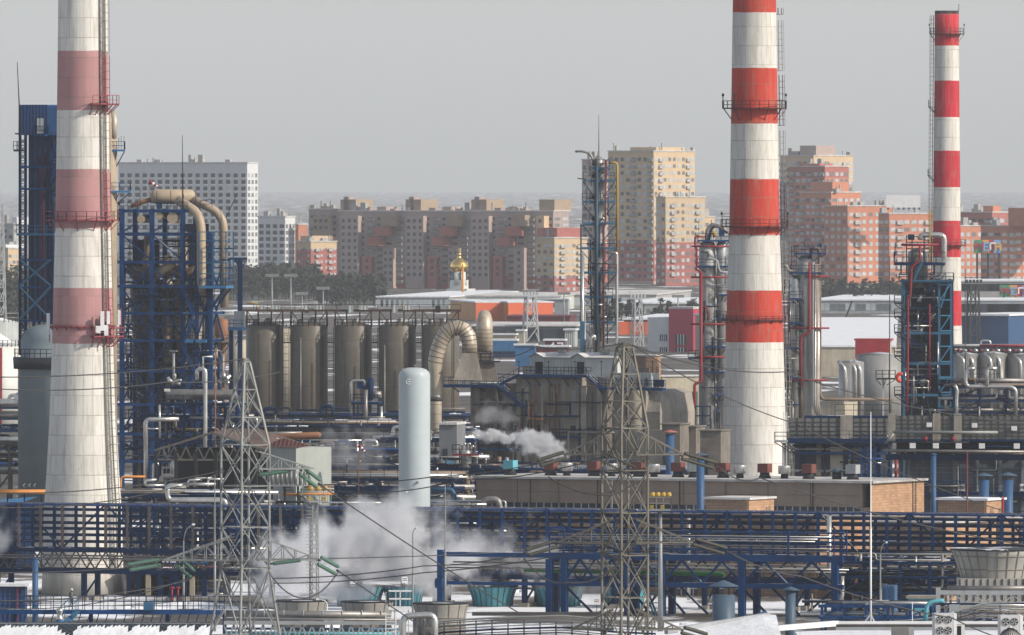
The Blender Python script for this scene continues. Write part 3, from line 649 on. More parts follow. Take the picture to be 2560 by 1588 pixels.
# middle red and white chimney
t = chimney('broad red and white striped chimney right of centre', 1886, 1800, [(None, 53, 150), (0, 54, 0), (400, 60, 0), (580, 63, 0), (800, 71, 0), (1000, 76.5, 0), (1200, 82, 0), (1260, 85, 0)],
            [(None, WHI), (862, RED1), (728, WHI), (588, RED1), (453, WHI), (314, RED1), (177, WHI), (36, RED1)], None, 'red_white_chimney', nv=26, joint=3.0)
MAR2 = mat('dark_red_steel', (.10, .028, .03), .6, var=.3)
zb = [t.z(v) for v in (1240, 862, 728, 588, 453, 314, 177, 36, -100)]
for i in range(8): ladder(t, t.r, 4, max(zb[i], 1), min(zb[i + 1], 79), LADW if i % 2 == 0 else MAR2)
ring_platform(t, t.r(t.z(270)), t.z(272), 1.4, MAR2, 22, h=1.25, under=1.9)
ring_platform(t, t.r(t.z(566)), t.z(568), 1.35, MAR2, 22, h=1.2, under=1.4)
ring_platform(t, t.r(t.z(797)), t.z(801), .55, MAR2, 26, h=.7, under=.6)
beacon(t, t.z(272), t.r(t.z(270)) + 1.35, (175, 190, 230, -8)); beacon(t, t.z(568), t.r(t.z(568)) + 1.3, (190, -5))
# far striped chimney
t = chimney('slender bright red and white chimney with sooty rim at right', 2367, 2600, [(27, 30, 0), (200, 31, 0), (400, 33, 0), (645, 35, 0), (850, 38, 0), (1000, 42, 0)],
            [(None, WHI), (952, RED2), (817, WHI) if 0 else (900, WHI), (817, RED2), (730, RED2), (729, WHI), (644, RED2), (555, WHI), (469, RED2), (380, WHI), (294, RED2), (204, WHI), (117, RED2), (37, SOOT)] if 0 else
            [(None, WHI), (817, RED2), (730, WHI), (644, RED2), (555, WHI), (469, RED2), (380, WHI), (294, RED2), (204, WHI), (117, RED2), (36, SOOT)], None, 'bright_red_white_chimney', nv=18, joint=4)
ladder(t, t.r, 186, 10, t.z(30), MAR2)
ring_platform(t, t.r(t.z(85)), t.z(86), 1.2, MAR2, 18, h=1.4, under=1.6); ring_platform(t, t.r(t.z(610)), t.z(614), 1.2, MAR2, 18, h=1.4, under=1.2)
ring_platform(t, t.r(t.z(265)), t.z(268), 1.3, DARK, 3, a0=165, a1=205, h=1.5); ring_platform(t, t.r(t.z(437)), t.z(440), 1.3, DARK, 3, a0=165, a1=205, h=1.5)
beacon(t, t.z(86), t.r(t.z(86)) + 1.2, (178, 2))
zt_ = t.prof[-1][0]
t.part('lightning_rod', MB().bar((2.6, 0, zt_ - 1), (2.8, 0, zt_ + 1.6), .12), DARK)

# ------------------------------------------------------------------ power pylons and their lines
def pylon(label, px, Y, rz, pytop, sects, arms, m, ground=0.0):
    """sects: (py, half width px) from top to bottom; arms: (py, half length px left, right, rise px, direction)"""
    t = T('power_pylon', label, 'pylon', px, Y, rz, 'lattice power pylons'); s = K * Y
    Z = [(t.z(py), hw * s) for py, hw in sects]
    legs = [(-1, -1), (1, -1), (1, 1), (-1, 1)]
    for (sx, sy) in legs:
        b = MB()
        for (za, wa), (zb_, wb) in zip(Z, Z[1:]): b.bar((sx * wa, sy * wa, za), (sx * wb, sy * wb, zb_), .13)
        t.part('leg', b, m)
    br = MB()
    for (za, wa), (zb_, wb) in zip(Z, Z[1:]):
        n_ = max(1, round(abs(za - zb_) / (2.3 * (wa + wb) / 2 + .4)))
        for i in range(n_):
            u0, u1 = i / n_, (i + 1) / n_; z0, z1 = za + (zb_ - za) * u0, za + (zb_ - za) * u1; w0, w1 = wa + (wb - wa) * u0, wa + (wb - wa) * u1
            for j in range(4):
                a, c = legs[j], legs[(j + 1) % 4]
                br.bar((a[0] * w0, a[1] * w0, z0), (c[0] * w1, c[1] * w1, z1), .065); br.bar((c[0] * w0, c[1] * w0, z0), (a[0] * w1, a[1] * w1, z1), .065)
                if i == 0 or n_ > 2: br.bar((a[0] * w0, a[1] * w0, z0), (c[0] * w0, c[1] * w0, z0), .08)
    t.part('brace', br, m)
    tips = []
    for (py, L, Rr, rise, yaw) in arms:
        z = t.z(py); wv = interp(sorted(Z), z); ya = R(yaw)
        for sgn, ln in ((-1, L), (1, Rr)):
            if not ln: continue
            dirv = Vector((math.cos(ya), math.sin(ya), 0)) * sgn; per = Vector((-dirv.y, dirv.x, 0)); tip = dirv * ln * s + Vector((0, 0, z))
            b = MB(); zr = z + rise * s; wt = interp(sorted(Z), zr)
            for q in (-1, 1):
                a0 = dirv * wv * .7 + per * q * wv * 1.05 + Vector((0, 0, z)); a1 = dirv * wt * .7 + per * q * wt * 1.05 + Vector((0, 0, zr)); tp = tip + per * q * .25
                b.bar(a0, tp, .10); b.bar(a1, tp, .09); n_ = 5
                for i in range(1, n_):
                    u = i / n_; lo_, hi_ = a0.lerp(tp, u), a1.lerp(tp, u); b.bar(lo_, hi_, .055); nx = (i + 1) / n_
                    b.bar(lo_ if i % 2 else hi_, (a1 if i % 2 else a0).lerp(tp, nx), .05)
                b.bar(a0, a1.lerp(tp, 1 / n_), .09)
            a0, b0 = dirv * wv * .7 + per * wv * 1.05 + Vector((0, 0, z)), dirv * wv * .7 - per * wv * 1.05 + Vector((0, 0, z))
            for i in range(5):
                u, v = i / 5, (i + 1) / 5; b.bar(a0.lerp(tip + per * .25, u), b0.lerp(tip - per * .25, u), .09); b.bar(a0.lerp(tip + per * .25, u), b0.lerp(tip - per * .25, v), .08)
            t.part('cross_arm', b, m); tips.append(t.o.matrix_world @ tip if 0 else tip)
    t.tips = tips; return t
PL = pylon('grey lattice pylon with green insulators, left of centre', 613, 800, 38, 897, [(897, 4), (905, 8), (1112, 43), (1420, 43), (1588, 62), (2200, 95)],
           [(1172, 0, 172, 44, -30), (1400, 205, 190, 60, -32)], GALV)
PR = pylon('brown grey lattice pylon with beaded insulators, right of centre', 1562, 760, 36, 858, [(858, 5), (868, 14), (1070, 41), (1600, 41), (2000, 70), (2300, 80)],
           [(1136, 150, 146, 62, -36), (1356, 168, 170, 58, -36), (1573, 134, 142, 50, -36)], GALVD)
# extra star-frame on the shoulders of the right pylon
def W(px, py, Y): return Vector(((px - 1280) * K * Y, Y, H - (py - HY) * K * Y))
def insulator(label, a, b, Ya, Yb, m, dbl=True, name='insulator_string', r=.14, n=16, gap=.36):
    A, B = W(*a, Ya), W(*b, Yb); t = T(name, label, 'insulator', a[0], Ya, 0, 'insulator strings on the pylons', z0=A.z)
    d = B - A; L = d.length; dn = d.normalized(); side = dn.cross(Vector((0, 0, 1))).normalized() if abs(dn.z) < .95 else Vector((1, 0, 0)); up = side.cross(dn)
    for q in ((-1, 1) if dbl else (0,)):
        off = up * q * gap / 2 + side * q * .1; pts = []; rr = []
        for i in range(n):
            u = i / n; c = d * (.08 + .84 * u); e = d * .84 / n
            for (f, r_) in ((0, .035), (.3, r), (.45, r * .9), (.6, .035)): pts.append(c + e * f + off); rr.append(r_)
        t.part('discs', MB().tube(pts, rr, 8), m, label=None)
    t.part('fitting', MB().bar((0, 0, 0), d * .08, .12).bar(d * .92, d, .12), DARK); return t
YL, YR = 800, 760
insulator('green double string hanging left from the lower arm of the left pylon', (404, 1405), (314, 1420), YL, YL - 3, INSG, r=.15, n=20)
insulator('pair of green strings slanting down under the left arm tip', (440, 1400), (486, 1440), YL, YL + 4, INSG, r=.15, gap=.5)
insulator('green double string at the right upper arm tip of the left pylon', (750, 1174), (800, 1212), YL, YL + 4, INSG, r=.15, gap=.5)
insulator('green double string at the right lower arm tip of the left pylon', (796, 1400), (846, 1428), YL, YL + 4, INSG, r=.15, gap=.5)
insulator('long green string running left under the lower right arm', (756, 1400), (676, 1410), YL, YL - 2, INSG, dbl=False, r=.15, n=20)
insulator('long green string running left under the upper right arm', (725, 1178), (640, 1188), YL, YL - 2, INSG, dbl=False, r=.15, n=20)
insulator('short green string hanging near the yellow pipes', (768, 1180), (750, 1246), YL, YL, INSG, dbl=False, r=.13, n=12)
insulator('grey beaded string left of the top arm of the right pylon', (1418, 1136), (1340, 1160), YR, YR - 3, INSB)
insulator('grey beaded string right of the top arm of the right pylon', (1700, 1138), (1795, 1166), YR, YR + 3, INSB)
insulator('grey beaded double string hanging down at the middle of the top arm', (1508, 1142), (1592, 1184), YR - 2, YR - 2, INSB, gap=.6)
insulator('grey beaded string left of the middle arm of the right pylon', (1396, 1358), (1310, 1384), YR, YR - 3, INSB)
insulator('grey beaded string right of the middle arm of the right pylon', (1728, 1352), (1822, 1380), YR, YR + 3, INSB)
insulator('grey beaded double string hanging at the middle of the middle arm', (1500, 1368), (1560, 1392), YR - 2, YR - 2, INSB, gap=.6)
insulator('grey beaded string right of the lowest arm of the right pylon', (1702, 1574), (1770, 1594), YR, YR + 3, INSB)
def wire(label, pts, sag=0.0, r=.04, m=WIRE, Y=None):
    P = [W(*p) for p in pts]; Q = []
    for a, b in zip(P, P[1:]):
        for i in range(13):
            u = i / 12; c = a.lerp(b, u); c.z -= sag * 4 * u * (1 - u); Q.append(c)
    o0 = P[0]; mb = MB().tube([q - o0 for q in Q], r, 5)
    o = bpy.data.objects.new('power_cable', _mesh('power_cable', mb, m)); COL.objects.link(o); o.location = o0; tag(o, label, 'cable', 'power cables')
wire('upper cable from the left edge to the top of the left pylon', [(-20, 943, 790), (612, 897, 800)], .35)
wire('second cable from the left edge crossing the pale chimney', [(-20, 972, 780), (420, 955, 820), (700, 930, 900)], .3)
wire('cable from the left edge crossing the lower chimney', [(-20, 1232, 780), (560, 1176, 800)], .5)
wire('lower cable from the left edge just above the pipe bridge', [(-20, 1268, 770), (560, 1180, 800)], .8)
wire('cable from the left edge to the long green string', [(-20, 1432, 770), (314, 1420, 797)], .1)
wire('cable low over the walkway at left', [(-20, 1502, 760), (470, 1452, 800)], .4)
wire('lowest cable over the walkway at left', [(-20, 1520, 760), (486, 1440, 804)], .8)
wire('cable slanting down from the upper right green string', [(800, 1212, 804), (1300, 1534, 860)], .2, .05)
wire('cable slanting down from the lower right green string', [(846, 1428, 804), (1085, 1588, 830), (1180, 1650, 845)], 0, .05)
wire('looped jumper under the left pylon', [(678, 1440, 798), (846, 1430, 803)], 1.7, .05)
wire('near level cable to the right from the left pylon', [(678, 1398, 800), (1240, 1382, 900)], .1)
wire('cable rising right from the left pylon to the right one', [(683, 1446, 800), (1060, 1415, 780), (1310, 1384, 757)], .2)
wire('lower cable rising right to the middle arm', [(683, 1458, 800), (1060, 1432, 780), (1500, 1370, 758)], .2)
wire('cable from the left pylon to the top arm of the right pylon', [(800, 1212, 800), (1100, 1190, 780), (1340, 1160, 757)], .15)
wire('second cable to the top arm of the right pylon', [(845, 1228, 800), (1150, 1200, 780), (1508, 1142, 758)], .4)
wire('cable from the right pylon top falling to the right edge', [(1580, 862, 760), (1960, 930, 800), (2580, 1060, 880)], .6)
wire('short thick earth cable left of the right pylon top', [(1555, 858, 760), (1340, 866, 790), (1240, 890, 800)], .3)
wire('second cable from the pylon top falling right over the chimney', [(1580, 862, 760), (1990, 1060, 840), (2580, 1300, 900)], .5)
wire('cable from the top arm string to the lower right', [(1795, 1166, 763), (1900, 1195, 790), (2580, 1365, 860)], .5, .05)
wire('cable from the middle arm string to the lower right', [(1822, 1380, 763), (2000, 1440, 790), (2380, 1545, 840), (2600, 1620, 860)], .3, .05)
wire('slack jumper below the top arm of the right pylon', [(1370, 1192, 757), (1510, 1238, 757), (1592, 1200, 758)], .3, .05)
wire('slack jumper under the middle arm of the right pylon', [(1310, 1396, 757), (1420, 1456, 757), (1560, 1394, 758)], .6, .05)
# ------------------------------------------------------------------ shared plant builders
def rack(t, L, D, zs, sp=5.4, colm=BLUE, beamm=BLUE, pipes=(), cw=.38, bw=.34, braces=True, x0=0.0, legs_to=0.0, deck=None, railm=None, seed=1, kb=False, y0=0.0, xb=4):
    """portal frame: columns one by one, longitudinal and cross beams per level, braces, pipes along it"""
    r_ = random.Random(seed); n_ = max(1, round(L / sp)); xs = [x0 + L * i / n_ for i in range(n_ + 1)]
    cm = MB().box(-cw / 2, cw / 2, -cw / 2, cw / 2, 0, zs[-1] - legs_to)
    t.copies('column', cm, colm, [(x, y0 + y, legs_to) for x in xs for y in (0, D)])
    for z in zs:
        b = MB()
        for y in (0, D): b.box(xs[0] - .4, xs[-1] + .4, y0 + y - bw / 2 - .012, y0 + y + bw / 2 + .012, z - bw, z + .004)
        for x in xs: b.box(x - bw / 2 + .015, x + bw / 2 - .015, y0 - .6, y0 + D + .6, z - bw + .01, z - .012)
        t.part('beam', b, beamm)
    if braces:
        b = MB(); Z = [legs_to] + list(zs)
        for za, zb_ in zip(Z, Z[1:]):
            for i in range(n_):
                for y in (0, D):
                    if kb:
                        xm = (xs[i] + xs[i + 1]) / 2; b.bar((xs[i], y0 + y, za), (xm, y0 + y, zb_ - bw / 2), .2); b.bar((xs[i + 1], y0 + y, za), (xm, y0 + y, zb_ - bw / 2), .2)
                    elif i % xb in (0,): b.bar((xs[i], y0 + y, za), (xs[i + 1], y0 + y, zb_ - bw), .16)
                    elif i % xb in (xb // 2,): b.bar((xs[i + 1], y0 + y, za), (xs[i], y0 + y, zb_ - bw), .16)
        t.part('brace', b, colm)
    for (zi, cnt, rmin, rmax, ms) in pipes:
        z = zs[zi] if isinstance(zi, int) else zi
        for i in range(cnt):
            r = r_.uniform(rmin, rmax); y = y0 + D * (i + .5) / cnt; a, b_ = xs[0] - r_.uniform(.5, 3), xs[-1] + r_.uniform(.5, 3)
            if r_.random() < .4: a = r_.uniform(xs[0], (xs[0] + xs[-1]) / 2)
            P = [(a, y, z + r + .01), (b_, y, z + r + .01)]
            if r_.random() < .35: P = [(a, y, z + r + r_.uniform(1, 2.2))] + P if r_.random() < .5 else P + [(b_, y, z - r_.uniform(1, 3))]
            if r_.random() < .3:
                xm = r_.uniform(a + 2, max(a + 3, b_ - 4)); h_ = r_.uniform(.8, 1.6)
                P = [(a, y, z + r), (xm, y, z + r), (xm, y, z + r + h_), (xm + 2, y, z + r + h_), (xm + 2, y, z + r), (b_, y, z + r)]
            t.part('pipe', MB().tube(P, r, 7, bend=r * 2.5), r_.choice(ms))
    if railm: t.part('railing', MB().rail([(xs[0], y0 - .5, zs[-1]), (xs[-1], y0 - .5, zs[-1])], 1.1, 1.8, .07), railm)
def clutter(t, x0, x1, y0, y1, zmax, n, seed, ms, vert=.3, rr=(.08, .3)):
    """individual small bore pipes with bends filling a process unit"""
    r_ = random.Random(seed)
    for i in range(n):
        r = r_.uniform(*rr); x = r_.uniform(x0, x1); y = r_.uniform(y0, y1); z = r_.uniform(.5, zmax); P = [Vector((x, y, z))]
        for j in range(r_.randint(2, 5)):
            d = r_.random(); q = P[-1].copy()
            if d < vert: q.z = min(zmax, max(.2, q.z + r_.choice((-1, 1)) * r_.uniform(1.2, 5)))
            elif d < .85: q.x = min(x1, max(x0, q.x + r_.choice((-1, 1)) * r_.uniform(2, 9)))
            else: q.y = min(y1, max(y0, q.y + r_.uniform(-2, 2)))
            if (q - P[-1]).length > .7: P.append(q)
        if len(P) > 1: t.part('pipe', MB().tube(P, r, 6, bend=r * 2.2), r_.choice(ms))
def vessel(t, name, x, y, r, z0, z1, m, dome=.6, n=24, parent=None, rings=0):
    h = r * dome
    o = t.part(name, MB().lathe(x, y, [(r, z0)] + [(r * (1 + (.012 if i % 2 else 0)), z0 + (z1 - h - z0) * i / max(1, rings)) for i in range(1, rings)] + [(r, z1 - h), (r * .92, z1 - h * .6), (r * .7, z1 - h * .25), (r * .4, z1 - h * .06), (.01, z1)], n), m, parent); return o
def platform(t, x0, x1, y0, y1, z, m=LBLUE, rm=DBLUE, thick=.28, h=1.15, brace=None, bm=None):
    p = t.part('platform', MB().box(x0, x1, y0, y1, z - thick, z), m)
    t.part('railing', MB().rail([(x0, y0, z), (x1, y0, z), (x1, y1, z), (x0, y1, z)], h, 1.3, .07, closed=True), rm, p)
    if brace is not None:
        b = MB(); cx, cy, dz = brace
        for (x, y) in ((x0, y0), (x1, y0), ((x0 + x1) / 2, y0)): b.bar((x, y, z - thick), (cx + (x - cx) * .3, cy + (y - cy) * .3, z - dz), .11)
        t.part('bracket', b, bm or rm, p)
    return p
def stair(t, a, b, wd=.9, m=BLUE):
    a, b = Vector(a), Vector(b); mb = MB(); n_ = max(3, int(abs(b.z - a.z) / .28)); s_ = Vector((0, wd, 0))
    mb.bar(a, b, .12, .28); mb.bar(a + s_, b + s_, .12, .28)
    for i in range(n_): c = a.lerp(b, (i + .5) / n_); mb.box(c.x - .13, c.x + .13, c.y, c.y + wd, c.z, c.z + .04)
    p = t.part('stair', mb, m); r_ = MB(); u = Vector((0, 0, 1)); r_.bar(a + u, b + u, .07); r_.bar(a + u * .5, b + u * .5, .05)
    for i in range(5): c = a.lerp(b, i / 4); r_.bar(c, c + u, .07)
    t.part('railing', r_, m, p)
PIPES = (SILV, SILV, SILD, SILD, DARK, BLUE, DBLUE, BEIGED, DBLUE)
PDARK = (DARK, DBLUE, DBLUE, SILD, BLUE, DARK, SILV)

# ------------------------------------------------------------------ storage tank and rows of pipes at the left edge
t = T('storage_tank', 'white domed tank with yellow and red stripes at the left edge', 'tank', -10, 2300, 0, 'storage tanks')
s = K * 2300
t.part('shell', MB().lathe(0, 0, [(62 * s, 0), (62 * s, t.z(866))], 40), TANKW); r0 = 62 * s
rf = t.part('roof', MB().lathe(0, 0, [(r0, t.z(866)), (.02, t.z(828))], 40), SNOW)
for (a0, a1, m) in ((-80, -73, REDP), (-92, -80, mat('pale_yellow_paint', (.60, .54, .28), .6, var=.08))):
    b = MB(); A = [R(a0 + (a1 - a0) * i / 4) for i in range(5)]
    for u, v in zip(A, A[1:]): b.quad((r0 * 1.004 * math.cos(u), r0 * 1.004 * math.sin(u), .5), (r0 * 1.004 * math.cos(v), r0 * 1.004 * math.sin(v), .5), (r0 * 1.004 * math.cos(v), r0 * 1.004 * math.sin(v), t.z(868)), (r0 * 1.004 * math.cos(u), r0 * 1.004 * math.sin(u), t.z(868)))
    t.part('stripe', b, m)
t.part('railing', MB().rail([(r0 * math.cos(R(a)), r0 * math.sin(R(a)), t.z(866)) for a in range(180, 361, 12)], 1.3, 9, .14), GREYP)
t = T('storage_tank', 'low tank with railed white roof behind the striped tank', 'tank', -20, 2800, 0, 'storage tanks'); s = K * 2800
t.part('shell', MB().lathe(0, 0, [(66 * s, 0), (66 * s, t.z(805))], 40), GREYW); t.part('roof', MB().lathe(0, 0, [(66 * s, t.z(805)), (.02, t.z(790))], 40), SNOW)
t.part('railing', MB().rail([(66 * s * math.cos(R(a)), 66 * s * math.sin(R(a)), t.z(805)) for a in range(180, 361, 12)], 2.2, 9, .18), GALV)
t = T('pipe_rack', 'rack of grey and orange pipes left of the blue grey silo', 'pipe rack', -80, 1900, 0, 'pipe racks'); L = t.x(66) - 0
rack(t, L, 8, [3, 6, 9, t.z(1045), t.z(1018)], 6, DBLUE, DBLUE, [(3, 4, .35, .6, (SILD, SILV, ORANGE)), (4, 4, .3, .7, (SILD, SILV)), (1, 5, .2, .5, PIPES), (2, 6, .1, .5, PIPES), (0, 4, .2, .5, PIPES)], seed=5)
t = T('pipe_rack', 'dark low rack with silver pipes at the left edge', 'pipe rack', -60, 1640, 0, 'pipe racks'); L = t.x(106)
rack(t, L, 7, [2.5, t.z(1180), t.z(1140), t.z(1108)], 4, DARK, DARK, [(3, 3, .25, .5, (SILD, SILV)), (1, 5, .1, .4, PDARK), (2, 6, .1, .3, PDARK), (0, 4, .2, .5, PIPES)], seed=6)
t = T('yellow_pipe', 'long orange yellow pipe crossing low left of the pale chimney', 'pipe', -20, 1480, 0, 'yellow gas pipes')
t.part('pipe', MB().tube([(0, 0, t.z(1231)), (t.x(116), 0, t.z(1231))], .22, 8), ORANGE); t.part('pipe', MB().tube([(0, .7, t.z(1227)), (t.x(116), .7, t.z(1227))], .14, 8), ORANGE)
b = MB()
for i in range(4): b.bar((2 + i * 2.2, .3, 0), (2 + i * 2.2, .3, t.z(1234)), .2)
t.part('support', b, DBLUE)
t = T('blue_tarp_roof', 'small bright blue sloping roof beside the pale chimney', 'shed', 20, 1500, G); b = MB().box(-3.5, 1.2, 0, 5, 0, t.z(1262)); t.part('wall', b, DBLUE)
t.part('roof', MB().poly([(-3.8, -.3, t.z(1262)), (1.5, -.3, t.z(1262)), (1.5, 5.3, t.z(1244)), (-3.8, 5.3, t.z(1252))]), LBLUE)
# blue grey silo with the blue lift tower on it
t = T('grey_silo', 'big blue grey silo behind the pale chimney with dark ring walk', 'silo', 136, 1620, 0); s = K * 1620; r0 = 91 * s
t.part('shell', MB().lathe(0, 0, [(r0, 0), (r0, t.z(925)), (r0 * 1.10, t.z(905)), (r0 * 1.12, t.z(893)), (r0 * .93, t.z(893) + .02), (r0 * .93, t.z(850)), (r0 * .8, t.z(826)), (r0 * .5, t.z(812)), (.02, t.z(808))], 48), SILOG)
t.part('railing', MB().rail([(r0 * 1.1 * math.cos(R(a)), r0 * 1.1 * math.sin(R(a)), t.z(893)) for a in range(180, 361, 9)], 1.2, 9, .09), DARK)
t.part('ring_girder', MB().lathe(0, 0, [(r0 * 1.12, t.z(922)), (r0 * 1.14, t.z(893)), (r0 * 1.10, t.z(893)), (r0 * 1.08, t.z(922))], 48), DARK)
hk = MB()
for px in (66, 80, 93): c = t.p(px, 1216); hk.tube([(c.x, -r0 - .1, c.z), (c.x - .3, -r0 - .6, c.z + .2), (c.x, -r0 - .1, c.z + .5)], .07, 6)
t.part('hook', hk, GALV)
zb_ = H - (888 - HY) * K * 1620
t = T('blue_lift_tower', 'tall dark blue tower with cabin on top behind the pale chimney', 'tower', 50, 1620, -20, None, z0=zb_)
W1 = t.x(143); X = t.x
z = lambda py: t.z(py, 90)
dp = 5.2
t.part('cabin', MB().box(X(48), X(118), 0, dp + 3, z(338), z(262)).box(X(93), X(110), -.012, .05, z(335), z(334)), CLADB)
t.part('door_opening', MB().box(X(93), X(109), -.05, .1, z(334), z(296)), GREYW)
t.part('cabin_side', MB().box(X(118) + .003, X(146), .02, dp + 3, z(338), z(266)), mat('sunlit_blue_cladding', (.03, .10, .24), .5, var=.25, streak=.3))  # same cladding coloured lighter, as the sunlit side of the cabin
t.part('shaft', MB().box(X(66), X(127), .8, dp, z(800), z(338)), mat('dark_blue_shaft_cladding', (.008, .022, .07), .6, var=.3, corr=.8))
locs = []
for x in (X(50), X(64), X(129), X(143)):
    for y in (0, dp): locs.append((x, y, 0))
t.copies('column', MB().box(-.16, .16, -.16, .16, 0, z(338)), DBLUE, locs)
b = MB()
for (xa, xb) in ((X(50), X(64)), (X(129), X(143))):
    zz = .2
    while zz < z(345): b.bar((xa, 0, zz), (xb, 0, zz + 1.1), .09); b.bar((xb, 0, zz), (xa, 0, zz + 1.1), .09); b.bar((xa, 0, zz), (xb, 0, zz), .09); zz += 1.1
t.part('lattice', b, DBLUE)
for py in (415, 470, 582, 648, 716, 800): t.part('beam', MB().box(X(48), X(145), -.25, .25, z(py) - .3, z(py)).box(X(48), X(145), dp - .2, dp + .2, z(py) - .3, z(py)), BLUE)
for (pa, pb) in ((650, 714), (718, 798)):
    b = MB(); b.bar((X(52), -.3, z(pb)), (X(128), -.3, z(pa)), .28); b.bar((X(128), -.3, z(pb)), (X(52), -.3, z(pa)), .2); t.part('cross_brace', b, TBLUE)
b = MB(); b.bar((X(52), -.3, 0), (X(128), -.3, z(805)), .16); b.bar((X(128), -.3, 0), (X(52), -.3, z(805)), .16); t.part('cross_brace', b, DBLUE)
platform(t, X(48), X(141), -1.0, -.1, z(584), TBLUE, TBLUE); platform(t, X(37), X(48), -.5, 2, z(374), DARK, DARK); platform(t, X(90), X(120), -1.2, -.1, z(336), BLUE, DBLUE); platform(t, X(127), X(146), -.6, 1.5, z(470), DARK, DARK)
stair(t, (X(128), -.2, z(400)), (X(150), -.2, z(350))); stair(t, (X(150), -.2, z(400)), (X(128), -.2, z(455)))
for px in (101, 106): t.part('red_pipe', MB().tube([(X(px), .5, z(800)), (X(px), .5, z(385))], .07, 6), MAROON)
t.part('jib', MB().bar((X(38), 0, z(334)), (X(52), 0, z(336)), .2), DARK)
t.part('lightning_rod', MB().tube([(X(48), 0, z(338)), (X(48), 0, z(262)), (X(43), 0, z(155))], [.12, .1, .05], 6), DARK)
# tall beige column behind the chimney with blue platforms
t = T('regenerator_column', 'tall pale domed column peeking out right of the pale chimney', 'column', 262, 1660, 0); s = K * 1660; r0 = 31 * s
t.part('shell', MB().lathe(0, 0, [(r0, 0), (r0, t.z(330)), (r0 * .9, t.z(300)), (r0 * .55, t.z(280)), (.02, t.z(272))], 32), BEIGE)
platform(t, t.x(272), t.x(312), -r0 * .8, r0 * .6, t.z(374), LBLUE, BLUE, brace=(r0 * .6, 0, 2.6)); platform(t, t.x(272), t.x(326), -r0 * .9, r0 * .6, t.z(477), LBLUE, BLUE, brace=(r0 * .6, 0, 1.8))
t.part('elbow_duct', MB().tube([(t.x(283), -1, t.z(345)), (t.x(287), -1, t.z(300)), (t.x(280), 0, t.z(282))], .5, 10, bend=1), DUCT)
for px in (310, 303, 297): t.part('rod', MB().bar((t.x(px), 0, t.z(374)), (t.x(px), 0, t.z(332 + (px % 7) * 4)), .06), DARK)
# ------------------------------------------------------------------ the blue catalytic structure
t = T('blue_process_tower', 'huge blue steel frame full of beige vessels behind the pale chimney', 'process tower', 300, 1700, -10)
X = t.x; z = lambda py: t.z(py, 400); D = 9.5; s = K * 1700
cols = [(X(305), 0), (X(380), 0), (X(457), 0)]
t.copies('column', MB().box(-.33, .33, -.33, .33, 0, z(522)), BLUE, [(x, y, 0) for x, _ in cols for y in (0, D)])
t.copies('column', MB().box(-.27, .27, -.27, .27, 0, z(585)), BLUE, [(X(492), 0, 0), (X(492), D, 0), (X(527), 0, 0)])
lev = [524, 582, 652, 712, 780, 848, 924, 1008, 1082, 1150]
for i, py in enumerate(lev):
    x1 = X(470) if i == 0 else X(498 if py < 600 else 530)
    b = MB().box(X(293), x1, -.36, .36, z(py) - .45, z(py)); b.box(X(293), x1, D - .3, D + .3, z(py) - .4, z(py) - .01)
    for x in (X(305), X(380), X(457), x1 - .5): b.box(x - .2, x + .2, -.34, D + .28, z(py) - .42, z(py) - .02)
    t.part('beam', b, BLUE)
    if i in (0, 3, 5, 6, 7, 8): t.part('floor', MB().box(X(300), x1 - .3, .4, D - .4, z(py) - .3, z(py) - .1), DBLUE)
    t.part('railing', MB().rail([(X(296), -.5, z(py)), (x1, -.5, z(py))], 1.1, 1.6, .06), DBLUE)
b = MB()
for i in range(1, len(lev)):
    za, zb2 = z(lev[i]), z(lev[i - 1]) - .3
    for (a, c) in ((X(305), X(380)), (X(380), X(457)), (X(457), X(492)), (X(492), X(527))):
        if lev[i] < 600 and a > X(450): continue
        m_ = (a + c) / 2
        for y in ((0, D) if i > 2 else (0,)):
            if lev[i] in (582, 652): 
                b.bar((a, y, za), (c, y, zb2), .2) if (i + int(a)) % 2 else b.bar((c, y, za), (a, y, zb2), .2)
            elif lev[i] in (712, 780): b.bar((m_, y, za), (a, y, zb2), .22); b.bar((m_, y, za), (c, y, zb2), .22)
            else: b.bar((a, y, za), (m_, y, zb2), .24); b.bar((c, y, za), (m_, y, zb2), .24)
t.part('brace', b, BLUE)
t.part('back_wall', MB().box(X(302), X(500), D + .35, D + .5, 0, z(700)), mat('dark_fill_wall', (.008, .018, .05), .7, var=.4))  # dark sheet added in place of the shade inside the frame
for (px, r_, pa, pb) in ((355, 13, 1180, 585), (440, 14, 1180, 580), (402, 10, 1180, 640), (330, 12, 1180, 900), (470, 12, 1150, 720)):
    x = X(px); r0 = r_ * s; t.part('cyclone_vessel', MB().lathe(x, D * .55, [(r0 * .5, 0), (r0 * .5, z(1000)), (r0 * 1.3, z(860)), (r0 * 1.9, z(760)), (r0 * 1.9, z(715)), (r0, z(700)), (r0, z(pb))], 24), BEIGED if px < 400 else BEIGE)
for (px, py, r_) in ((353, 548, 10), (432, 545, 14), (398, 540, 9)): t.part('manway_duct', MB().tube([(X(px), -.2, z(py)), (X(px), D * .6, z(py))], r_ * s, 18), BEIGE)
t.part('cross_duct', MB().tube([(X(310), 2.5, z(670)), (X(360), 2.5, z(690)), (X(420), 2.5, z(672)), (X(455), 2.5, z(690)), (X(495), 2.5, z(672))], 15 * s, 14, bend=2), BEIGED)
t.part('cross_duct', MB().tube([(X(385), 1.4, z(690)), (X(430), 1.4, z(655))], 12 * s, 14), BEIGE)
t.part('top_drum', MB().tube([(X(366), 3.5, z(492)), (X(369), 3.5, z(492)), (X(378), 3.5, z(492)), (X(465), 4.5, z(492)), (X(474), 4.5, z(492))], [9 * s, 15 * s, 18.5 * s, 18 * s, 8 * s], 28), BEIGE)
